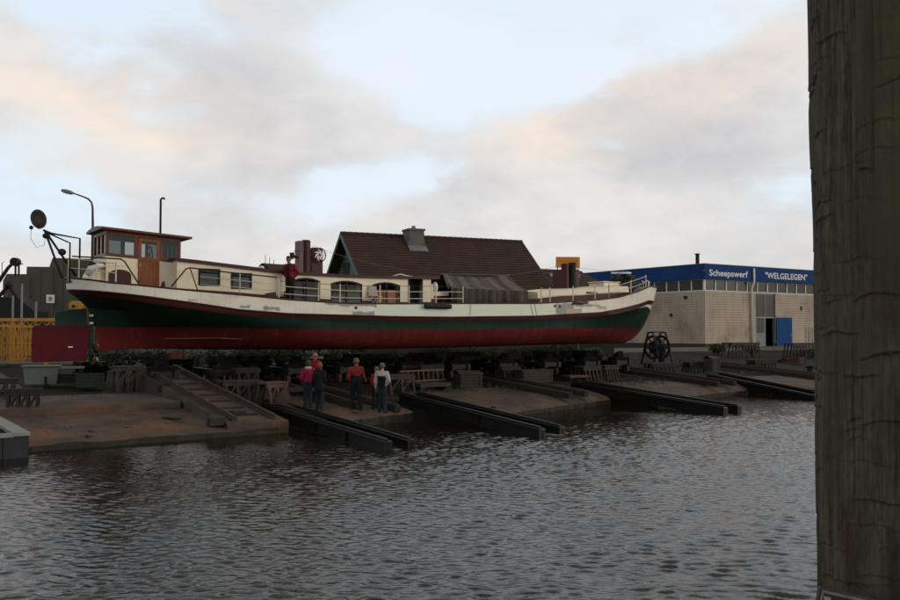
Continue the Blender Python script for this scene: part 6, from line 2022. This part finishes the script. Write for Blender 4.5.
def person(label, px, py, H, face, jacket, trousers, hair, pose, loc=None, group='people on the slip', long=False, lower=None, bald=False, cap=None, back=None, hood=None, front=None, female=False, lean=0.0):
    p = Vector(loc) if loc is not None else G(px, py) + Vector((0, 0, .05))
    o = thing('person', label, 'person', tuple(p), face, group)
    h = H
    wd = .93 if female else 1.0
    yl = math.tan(lean)

    def V(x, y, z): return Vector((x * h, (y - yl * max(0, z - .5)) * h, z * h))
    # local frame: faces -Y
    sh = .1 * wd
    arms = {'l': pose.get('l'), 'r': pose.get('r')}
    st = pose.get('stance', .05); step = pose.get('step', 0.02)
    hipL, hipR = V(.048, 0, .515), V(-.048, 0, .515)
    anL, anR = V(st + .012, -step, .05), V(-st - .012, step, .05)
    knL, knR = V(.5 * (st + .055), -.02 - step * .6, .285), V(-.5 * (st + .055), -.02 + step * .5, .285)
    toL, toR = V(st + .03, -step - .085, .018), V(-st - .03, step - .085, .018)
    neck0, neck1 = V(0, .005, .815), V(0, -.012, .87)
    hd = V(0, -.018, .925)
    sL, sR = V(sh, 0, .79), V(-sh, 0, .79)

    def arm(side, k):
        e, w = {'down': ((.135, .02, .62), (.14, -.035, .475)), 'front': ((.13, .0, .62), (.045, -.13, .6)), 'pocket': ((.15, .045, .63), (.105, -.04, .53)), 'reach': ((.14, -.02, .64), (.17, -.15, .57)), 'hip': ((.17, .06, .64), (.09, .0, .56)), 'behind': ((.14, .07, .63), (.03, .1, .53)), 'rail': ((.13, -.06, .66), (.15, -.16, .55))}[k]
        return V(side * e[0], e[1], e[2]), V(side * w[0], w[1], w[2])
    eL, wL = arm(1, arms['l'] or 'down'); eR, wR = arm(-1, arms['r'] or 'down')
    body = [(V(0, 0, .54), V(0, -.004, .7), .07 * h * wd, .078 * h * wd), (V(.035, 0, .73), V(-.035, 0, .73), .074 * h, .074 * h), (sL, sR, .04 * h, .04 * h), (neck0, neck1, .036 * h, .033 * h),
            (hipL, knL, .052 * h, .034 * h), (knL, anL, .034 * h, .022 * h), (hipR, knR, .052 * h, .034 * h), (knR, anR, .034 * h, .022 * h),
            (anL, toL, .024 * h, .018 * h), (anR, toR, .024 * h, .018 * h),
            (sL, eL, .031 * h, .025 * h), (eL, wL, .025 * h, .017 * h), (sR, eR, .031 * h, .025 * h), (eR, wR, .025 * h, .017 * h),
            (hd + V(0, .006, .008) - V(0, 0, 0) * 0, hd + V(0, .004, .016), .05 * h, .05 * h), (hd + V(0, -.01, -.03), hd + V(0, -.012, -.036), .034 * h, .028 * h)]
    hz_ = Vector((0, 0, 0))
    # nose, ears
    body += [(hd + Vector((0, -.052 * h, .002 * h)), hd + Vector((0, -.062 * h, -.01 * h)), .006 * h, .009 * h)]
    for s_ in (1, -1): body += [(hd + Vector((s_ * .05 * h, .004 * h, .008 * h)), hd + Vector((s_ * .051 * h, .004 * h, -.01 * h)), .009 * h, .008 * h)]
    for (w, e, side) in ((wL, eL, 1), (wR, eR, -1)):
        d = (w - e).normalized(); s_ = d.cross(Vector((0, 1, 0))); s_ = (s_ if s_.length > .1 else Vector((1, 0, 0))).normalized(); nrm = d.cross(s_).normalized()
        pm = w + d * .05 * h
        body += [(w, pm, .017 * h, .019 * h)]
        for k, ln in enumerate((.034, .042, .044, .036)):
            off = s_ * (k - 1.5) * .0105 * h
            m1 = pm + off + d * .014 * h; m2 = m1 + (d + nrm * .25).normalized() * ln * .55 * h; m3 = m2 + (d + nrm * .8).normalized() * ln * .45 * h
            body += [(pm + off * .6, m1, .0065 * h, .0055 * h), (m1, m2, .0055 * h, .005 * h), (m2, m3, .005 * h, .004 * h)]
        th0 = w + d * .012 * h + s_ * .012 * h; th1 = th0 + (d * .6 + s_ * .8).normalized() * .03 * h
        body += [(th0, th1, .0075 * h, .006 * h), (th1, th1 + (d + s_ * .1).normalized() * .022 * h, .006 * h, .0045 * h)]
    me = capsule_mesh(body, .0095); me.materials.append(M_SKIN); me.name = 'body'
    b = bpy.data.objects.new('body', me); COL.objects.link(b); b.parent = o
    # eyes and mouth
    eo = MB()
    for s_ in (1, -1): eo.ball(hd + Vector((s_ * .02 * h, -.0475 * h, .012 * h)), .0065 * h, .004 * h, .0045 * h, 8, 5)
    eo.box(hd.x - .014 * h, hd.x + .014 * h, hd.y - .05 * h, hd.y - .043 * h, hd.z - .032 * h, hd.z - .029 * h)
    eo.build('facial_feature', M_DARK, o, kind='stuff')
    # trousers
    tr = [(V(.03, .004, .53), V(-.03, .004, .53), .068 * h, .068 * h), (hipL, knL, .062 * h, .046 * h), (knL, anL + V(0, .004, .0), .046 * h, .04 * h), (hipR, knR, .062 * h, .046 * h), (knR, anR + V(0, .004, .0), .046 * h, .04 * h)]
    me = capsule_mesh(tr, .014); me.materials.append(trousers)
    for v in me.vertices:
        c_ = Vector((v.co.x * 9, v.co.y * 9, v.co.z * 16)); v.co += v.normal * mnoise.noise(c_) * .013
    pass; t_ = bpy.data.objects.new('trousers', me); COL.objects.link(t_); t_.parent = o
    # shoes
    for (a, t) in ((anL, toL), (anR, toR)):
        me = capsule_mesh([(a + V(0, .012, -.014), t + V(0, -.004, .006), .03 * h, .024 * h), (a + V(0, .015, -.022), t + V(0, -.008, -.0), .026 * h, .024 * h)], .01); me.materials.append(M_SHOE)
        s_o = bpy.data.objects.new('shoe', me); COL.objects.link(s_o); s_o.parent = o
    # jacket
    zb = .38 if long else .5
    jk = [(V(.03, 0, .735), V(-.03, 0, .735), .088 * h, .088 * h), (V(.022, 0, zb + .07), V(-.022, 0, zb + .07), .088 * h, .088 * h), (V(0, 0, zb + .08), V(0, 0, .72), .09 * h, .095 * h), (sL, sR, .05 * h, .05 * h), (neck0 + V(0, .004, -.01), neck0 + V(0, .002, .02), .05 * h, .043 * h),
          (sL, eL, .045 * h, .037 * h), (eL, wL - (wL - eL) * .06, .037 * h, .028 * h), (sR, eR, .045 * h, .037 * h), (eR, wR - (wR - eR) * .06, .037 * h, .028 * h)]
    if long: jk += [(V(.03, 0, .46), V(-.03, 0, .46), .085 * h, .085 * h)]
    me = capsule_mesh(jk, .014); me.materials.append(jacket)
    if lower or back or front:
        me.materials.append(lower or back or front)
        n = len(me.polygons); cen = np.empty(n * 3); me.polygons.foreach_get('center', cen); cen = cen.reshape(-1, 3)
        if front: sel = (np.abs(cen[:, 0]) < .042 * h) & (cen[:, 1] < 0)
        elif lower: sel = (cen[:, 2] < .665 * h + .0) & (np.abs(cen[:, 0]) < .11 * h)
        else: sel = (cen[:, 2] < .735 * h) & (np.abs(cen[:, 0]) < .085 * h)
        me.polygons.foreach_set('material_index', sel.astype(int).tolist()); me.update()
    for v in me.vertices:
        c_ = v.co * 14
        v.co += v.normal * (mnoise.noise(Vector((c_.x, c_.y, c_.z * .7))) * .014 + mnoise.noise(c_ * 2.3) * .006)
    j = bpy.data.objects.new('jacket', me); COL.objects.link(j); j.parent = o
    if hood:
        me = capsule_mesh([(V(.035, .05, .83), V(-.035, .05, .83), .035 * h, .035 * h), (V(.05, .01, .84), V(.03, .05, .825), .025 * h, .03 * h), (V(-.05, .01, .84), V(-.03, .05, .825), .025 * h, .03 * h)], .012); me.materials.append(hood)
        x = bpy.data.objects.new('hood', me); COL.objects.link(x); x.parent = o
    # hair
    hc = [(hd + V(0, .02, .022) - V(0, 0, 0) * 0, hd + V(0, .022, .012), .056 * h, .055 * h), (hd + Vector((0, 0, .034 * h)), hd + Vector((0, .02 * h, .036 * h)), .047 * h, .046 * h)]
    if bald: hc = [(hd + Vector((.03 * h, .02 * h, -.005 * h)), hd + Vector((-.03 * h, .02 * h, -.005 * h)), .027 * h, .027 * h)]
    if female: hc += [(hd + Vector((.026 * h, .026 * h, .0)), hd + Vector((.02 * h, .03 * h, -.045 * h)), .034 * h, .026 * h), (hd + Vector((-.026 * h, .026 * h, .0)), hd + Vector((-.02 * h, .03 * h, -.045 * h)), .034 * h, .026 * h)]
    hc = [(a, b2, r0, r1) for (a, b2, r0, r1) in hc]
    me = capsule_mesh(hc, .009); me.materials.append(hair)
    if len(me.vertices):
        co_ = np.empty(len(me.vertices) * 3); me.vertices.foreach_get('co', co_); co_ = co_.reshape(-1, 3)
        for v in me.vertices: v.co += Vector((mnoise.noise(v.co * 60), mnoise.noise(v.co * 60 + Vector((9, 0, 0))), mnoise.noise(v.co * 60 + Vector((0, 9, 0))))) * .006
    x = bpy.data.objects.new('hair', me); COL.objects.link(x); x.parent = o
    if cap:
        me = capsule_mesh([(hd + Vector((0, 0, .03 * h)), hd + Vector((0, .01 * h, .032 * h)), .05 * h, .05 * h), (hd + Vector((0, -.05 * h, .028 * h)), hd + Vector((0, -.075 * h, .024 * h)), .02 * h, .014 * h)], .01); me.materials.append(cap)
        x = bpy.data.objects.new('cap', me); COL.objects.link(x); x.parent = o
    return o


J_PINK = cloth('raspberry nylon', (0.24, 0.012, 0.045), (0.17, 0.009, 0.032))
J_RED = cloth('red wool', (0.2, 0.012, 0.012), (0.14, 0.009, 0.009))
J_BRICK = cloth('brick red nylon', (0.2, 0.028, 0.018), (0.14, 0.02, 0.013))
J_NAVY = cloth('navy nylon', (0.012, 0.014, 0.018), (0.009, 0.01, 0.013))
J_BLACK = cloth('black cloth', (0.007, 0.007, 0.008), (0.011, 0.011, 0.012))
J_WHITE = cloth('white fleece', (0.4, 0.36, 0.3), (0.32, 0.29, 0.24))
J_BLUE = cloth('blue overall cloth', (0.01, 0.013, 0.026), (0.007, 0.009, 0.018))
T_JEAN = cloth('blue denim', (0.014, 0.026, 0.034), (0.01, 0.018, 0.025))
T_DARK = cloth('dark trousers cloth', (0.009, 0.009, 0.011), (0.013, 0.013, 0.015))
H_BROWN = mat('brown hair', (0.03, 0.018, 0.012), (0.045, 0.028, 0.018), 30, rough=.6)
H_GINGER = mat('ginger hair', (0.2, 0.06, 0.02), (0.14, 0.04, 0.014), 30, rough=.7)
H_GREY = mat('grey brown hair', (0.13, 0.085, 0.05), (0.08, 0.055, 0.035), 30, rough=.7)
H_BLACK = mat('black hair', (0.012, 0.01, 0.009), (0.02, 0.016, 0.014), 30, rough=.6)
person('woman in a raspberry pink hooded jacket and jeans seen from behind', 308, 409, 1.62, math.pi + .25, J_PINK, T_JEAN, H_BROWN, {'l': 'pocket', 'r': 'pocket', 'stance': .04}, hood=J_WHITE, female=True)
person('balding man in dark red standing half hidden between the pink jacket and the dark coat', 314.5, 404.5, 1.8, math.pi - .4, J_RED, T_DARK, H_GREY, {'l': 'down', 'r': 'pocket'}, bald=True)
person('ginger haired person in a long dark coat and jeans, turned to the boat', 319.5, 412.5, 1.62, math.pi - .2, J_BLACK, T_JEAN, H_GINGER, {'l': 'down', 'r': 'front', 'stance': .05, 'step': .03}, long=True, female=True)
person('man in a brick red and dark blue jacket with a cap and dark trousers', 356, 412, 1.77, math.pi + .15, J_BRICK, T_DARK, H_GREY, {'l': 'pocket', 'r': 'reach', 'stance': .07, 'step': .04}, lower=J_NAVY, cap=J_NAVY)
person('small person in a red jacket behind the visitor with white shoulders', 376.5, 410.5, 1.46, math.pi + .5, J_RED, T_DARK, H_GREY, {'l': 'pocket', 'r': 'pocket'}, female=True)
person('visitor in a white shouldered jacket with a black back and jeans', 382, 414, 1.66, math.pi - .25, J_WHITE, T_JEAN, H_GREY, {'l': 'down', 'r': 'hip', 'stance': .05, 'step': .02}, back=J_BLACK)
s_, z_ = sp(289, 298, 1.75); zz = z_top(s_) - DK + KZ + .03
person('person in an open red jacket leaning on the side deck rail of the barge', 0, 0, 1.8, -.35, J_RED, T_DARK, H_BLACK, {'l': 'hip', 'r': 'hip', 'step': .03, 'stance': .07}, loc=PS + SU_ * s_ - SV_ * 1.86 + Vector((0, 0, zz)), front=J_NAVY, lean=rad(9))
p = at(661.5, 362.5, 50); w_ = to_uw(p)[1]
pp = at(661.5, 358, 51.5)
person('worker in dark blue overalls standing by the cable reel at the bow', 661.5, 363, 1.74, 2.2, J_BLUE, J_BLUE, H_BLACK, {'l': 'reach', 'r': 'front'}, loc=(pp.x, pp.y, gz(to_uw(pp)[1])))

# ------------------------------------------------------------------ the mooring post close to the camera
PD, PR = 1.86, 0.19
pc_ = Vector(((811 - 450) / F * PD + PR + .0225, PD + 0.02, 0))
post = thing('mooring_post', 'thick weathered timber mooring post with moss and cracks, close on the right', 'post', (pc_.x, pc_.y, 0), 0)


def post_mesh():
    nth, z0, z1 = 420, -1.5, 4.4
    zs = np.concatenate([np.linspace(z0, 2.2, 60, endpoint=False), np.linspace(2.2, 4.0, 700, endpoint=False), np.linspace(4.0, z1, 20)])
    th = np.linspace(0, 2 * np.pi, nth, endpoint=False)
    TH_, ZZ = np.meshgrid(th, zs)
    RR = np.full_like(TH_, PR)
    rg_ = np.random.default_rng(11)
    # broad hewn facets
    for (t0, d) in ((3.45, .012), (4.15, .008), (4.85, .012), (2.9, .01), (5.6, .01), (1, .012), (2, .01), (0.1, .01)):
        x = np.cos(TH_ - t0); lim = 1 - d / PR
        cut = np.where(x > lim, PR * lim / np.maximum(x, .3), PR)
        RR = np.minimum(RR, cut + .0008 * np.sin(ZZ * 7 + t0 * 5))
    RR += .003 * np.sin(ZZ * 3.1 + 1 + 2 * np.sin(TH_)) + .0012 * np.sin(ZZ * 9 + 3 * TH_) + .0008 * np.sin(ZZ * 17 + 2 * TH_ + 1)
    # long grain ridges and drying cracks
    for k in range(150):
        t0 = rg_.random() * 2 * np.pi; zc_ = rg_.uniform(2.2, 4.0); hl = rg_.uniform(.08, .5); wdt = rg_.uniform(.006, .016); dp = rg_.uniform(.001, .006)
        tt_ = t0 + .012 * np.sin(ZZ * 8 + k)
        dt = np.abs((TH_ - tt_ + np.pi) % (2 * np.pi) - np.pi)
        env = np.clip(1 - ((ZZ - zc_) / hl) ** 2, 0, 1) ** .5
        RR -= dp * np.clip(1 - dt / wdt, 0, 1) * env
    for k in range(14):
        n_ = rg_.integers(40, 130); RR += .00045 * np.sin(n_ * TH_ + 2 * np.sin(ZZ * rg_.uniform(1, 4) + k) + k) * (.4 + .6 * np.sin(ZZ * rg_.uniform(2, 9) + TH_ * 3 + k) ** 2)
    # short cross ledges: torn shelves where bark and slivers have broken away
    for k in range(110):
        t0 = rg_.uniform(2.55, 4.6) if k < 98 else rg_.random() * 6.28; zc_ = rg_.uniform(2.25, 3.95); hw = rg_.uniform(.08, .4); hh = rg_.uniform(.012, .05); dp = rg_.uniform(.001, .0048)
        dt = (TH_ - t0 + np.pi) % (2 * np.pi) - np.pi
        zl = zc_ - .006 * (dt / hw) ** 2 - .003 * np.sin(dt * 13 + k) + rg_.uniform(-.004, .01) * dt / hw
        env = np.clip(1 - (dt / hw) ** 2, 0, 1) ** .6
        u_ = (zl - ZZ) / hh
        RR -= dp * env * np.where((u_ > 0) & (u_ < 1), (1 - u_) ** 1.6, 0)
        RR += .45 * dp * env * np.where((u_ <= 0) & (u_ > -.25), (1 + u_ / .25), 0)
    lean = -0.001
    XX = RR * np.cos(TH_) + (3.0 - ZZ) * lean; YY = RR * np.sin(TH_)
    co = np.stack([XX, YY, ZZ], -1).reshape(-1, 3)
    nz_ = len(zs); idx = np.arange(nz_ * nth).reshape(nz_, nth); nx_ = np.roll(idx, -1, 1)
    q = np.stack([idx[:-1], nx_[:-1], nx_[1:], idx[1:]], -1).reshape(-1, 4).tolist()
    q.append(idx[-1].tolist())
    me = bpy.data.meshes.new('timber_pile'); me.from_pydata(co.tolist(), [], q)
    me.polygons.foreach_set('use_smooth', [True] * len(me.polygons)); me.update()
    return me


def post_material():
    m = bpy.data.materials.new('weathered pile timber'); m.use_nodes = True
    n = m.node_tree.nodes; l = m.node_tree.links; b = n['Principled BSDF']
    b.inputs['Roughness'].default_value = .9; b.inputs['Specular IOR Level'].default_value = .25
    t = n.new('ShaderNodeTexCoord')

    def nz(sc, st=(1, 1, 1), det=8, ro=.65, off=(0, 0, 0)):
        mp = n.new('ShaderNodeMapping'); mp.inputs[3].default_value = st; mp.inputs[1].default_value = off; l.new(t.outputs['Object'], mp.inputs[0])
        x = n.new('ShaderNodeTexNoise'); x.inputs['Scale'].default_value = sc; x.inputs['Detail'].default_value = det; x.inputs['Roughness'].default_value = ro
        l.new(mp.outputs[0], x.inputs['Vector']); return x.outputs['Fac']

    def rp(f, a, c):
        x = n.new('ShaderNodeMapRange'); x.interpolation_type = 'SMOOTHSTEP'; l.new(f, x.inputs[0]); x.inputs[1].default_value = a; x.inputs[2].default_value = c; return x.outputs[0]

    def mx(f, a, c):
        x = n.new('ShaderNodeMix'); x.data_type = 'RGBA'; l.new(f, x.inputs[0])
        for s_, v in ((6, a), (7, c)):
            if isinstance(v, tuple): x.inputs[s_].default_value = (*v, 1)
            else: l.new(v, x.inputs[s_])
        return x.outputs[2]

    def mt(op, a, c):
        x = n.new('ShaderNodeMath'); x.operation = op
        for i, v in enumerate((a, c)):
            if isinstance(v, (int, float)): x.inputs[i].default_value = v
            else: l.new(v, x.inputs[i])
        return x.outputs[0]
    grain = mt('ADD', mt('MULTIPLY', nz(60, (1, 1, .05)), .62), mt('MULTIPLY', nz(95, (1, 1, .3), off=(4, 4, 4)), .38)); broad = nz(5, (1, 1, .3)); fine = nz(140, (1, 1, .25)); spots = nz(16, (1, 1, .8), off=(3, 1, 2))
    c = mx(rp(grain, .36, .62), (0.125, 0.104, 0.072), (0.034, 0.028, 0.0195))
    c = mx(rp(broad, .42, .66), c, (0.062, 0.055, 0.039))
    c = mx(mt('MULTIPLY', rp(nz(7, (1, 1, .22), off=(5, 0, 1)), .5, .68), .7), c, (0.013, 0.013, 0.01))
    # rust red algae lower down, green moss up on the right
    sx_ = n.new('ShaderNodeSeparateXYZ'); l.new(t.outputs['Object'], sx_.inputs[0])
    red = mt('MULTIPLY', rp(nz(6, (1, 1, .4), off=(2, 7, 0)), .53, .66), mt('MULTIPLY', rp(sx_.outputs[2], 3.3, 2.9), .6))
    c = mx(red, c, (0.045, 0.017, 0.011))
    gz_ = mt('MULTIPLY', rp(sx_.outputs[2], 3.05, 3.45), rp(sx_.outputs[0], -.16, -.02))
    moss = mt('MULTIPLY', rp(mt('ADD', spots, mt('MULTIPLY', nz(4, off=(1, 9, 4)), .6)), .66, .86), gz_)
    c = mx(moss, c, (0.1, 0.1, 0.014))
    c = mx(mt('MULTIPLY', rp(nz(24, off=(8, 8, 8)), .64, .7), mt('MULTIPLY', gz_, .8)), c, (0.11, 0.06, 0.012))
    l.new(c, b.inputs['Base Color'])
    bp = n.new('ShaderNodeBump'); bp.inputs['Strength'].default_value = .7; bp.inputs['Distance'].default_value = .004
    l.new(mt('ADD', mt('ADD', grain, mt('MULTIPLY', fine, .6)), mt('MULTIPLY', moss, .8)), bp.inputs['Height']); l.new(bp.outputs[0], b.inputs['Normal'])
    return m


me = post_mesh(); me.materials.append(post_material())
pl_ = bpy.data.objects.new('timber_pile', me); COL.objects.link(pl_); pl_.parent = post
# plate on the post: dark, pale edge line, pale lettering
a = at(819, 586.5, PD - .215); 
sgn = thing('warning_plate', 'dark enamel plate with a pale rim and lettering screwed to the mooring post', 'sign', (a.x, a.y, a.z), 0)
sgn.rotation_euler = (0, rad(13), rad(4))
M_PLATE = mat('dark enamel', (0.012, 0.012, 0.016), (0.02, 0.02, 0.023), 12, rough=.35)
M_RIM = mat('pale rim enamel', (0.2, 0.18, 0.165), (0.1, 0.09, 0.085), 30, rough=.5)
M_SIGNL = mat('pale sign lettering', (0.3, 0.25, 0.22), (0.2, 0.16, 0.15), 40, rough=.5)
MB().box(0, .34, -.004, .004, -.22, 0).build('plate', M_PLATE, sgn, bevel=.0015)
MB().box(.004, .336, -.0055, -.0042, -.009, -.004).build('rim', M_RIM, sgn)
MB().box(.004, .008, -.0055, -.0042, -.216, -.0095).build('rim', M_RIM, sgn)
lettering('VERB', sgn, .092, (.012, -.0045, -.079), (math.pi / 2, 0, 0), M_SIGNL, None, bold=.002, ext=.001)
MB().cyl((.03, .0, -.2), (.03, -.008, -.2), .006, n=10).build('screw', M_GREYPOST, sgn)
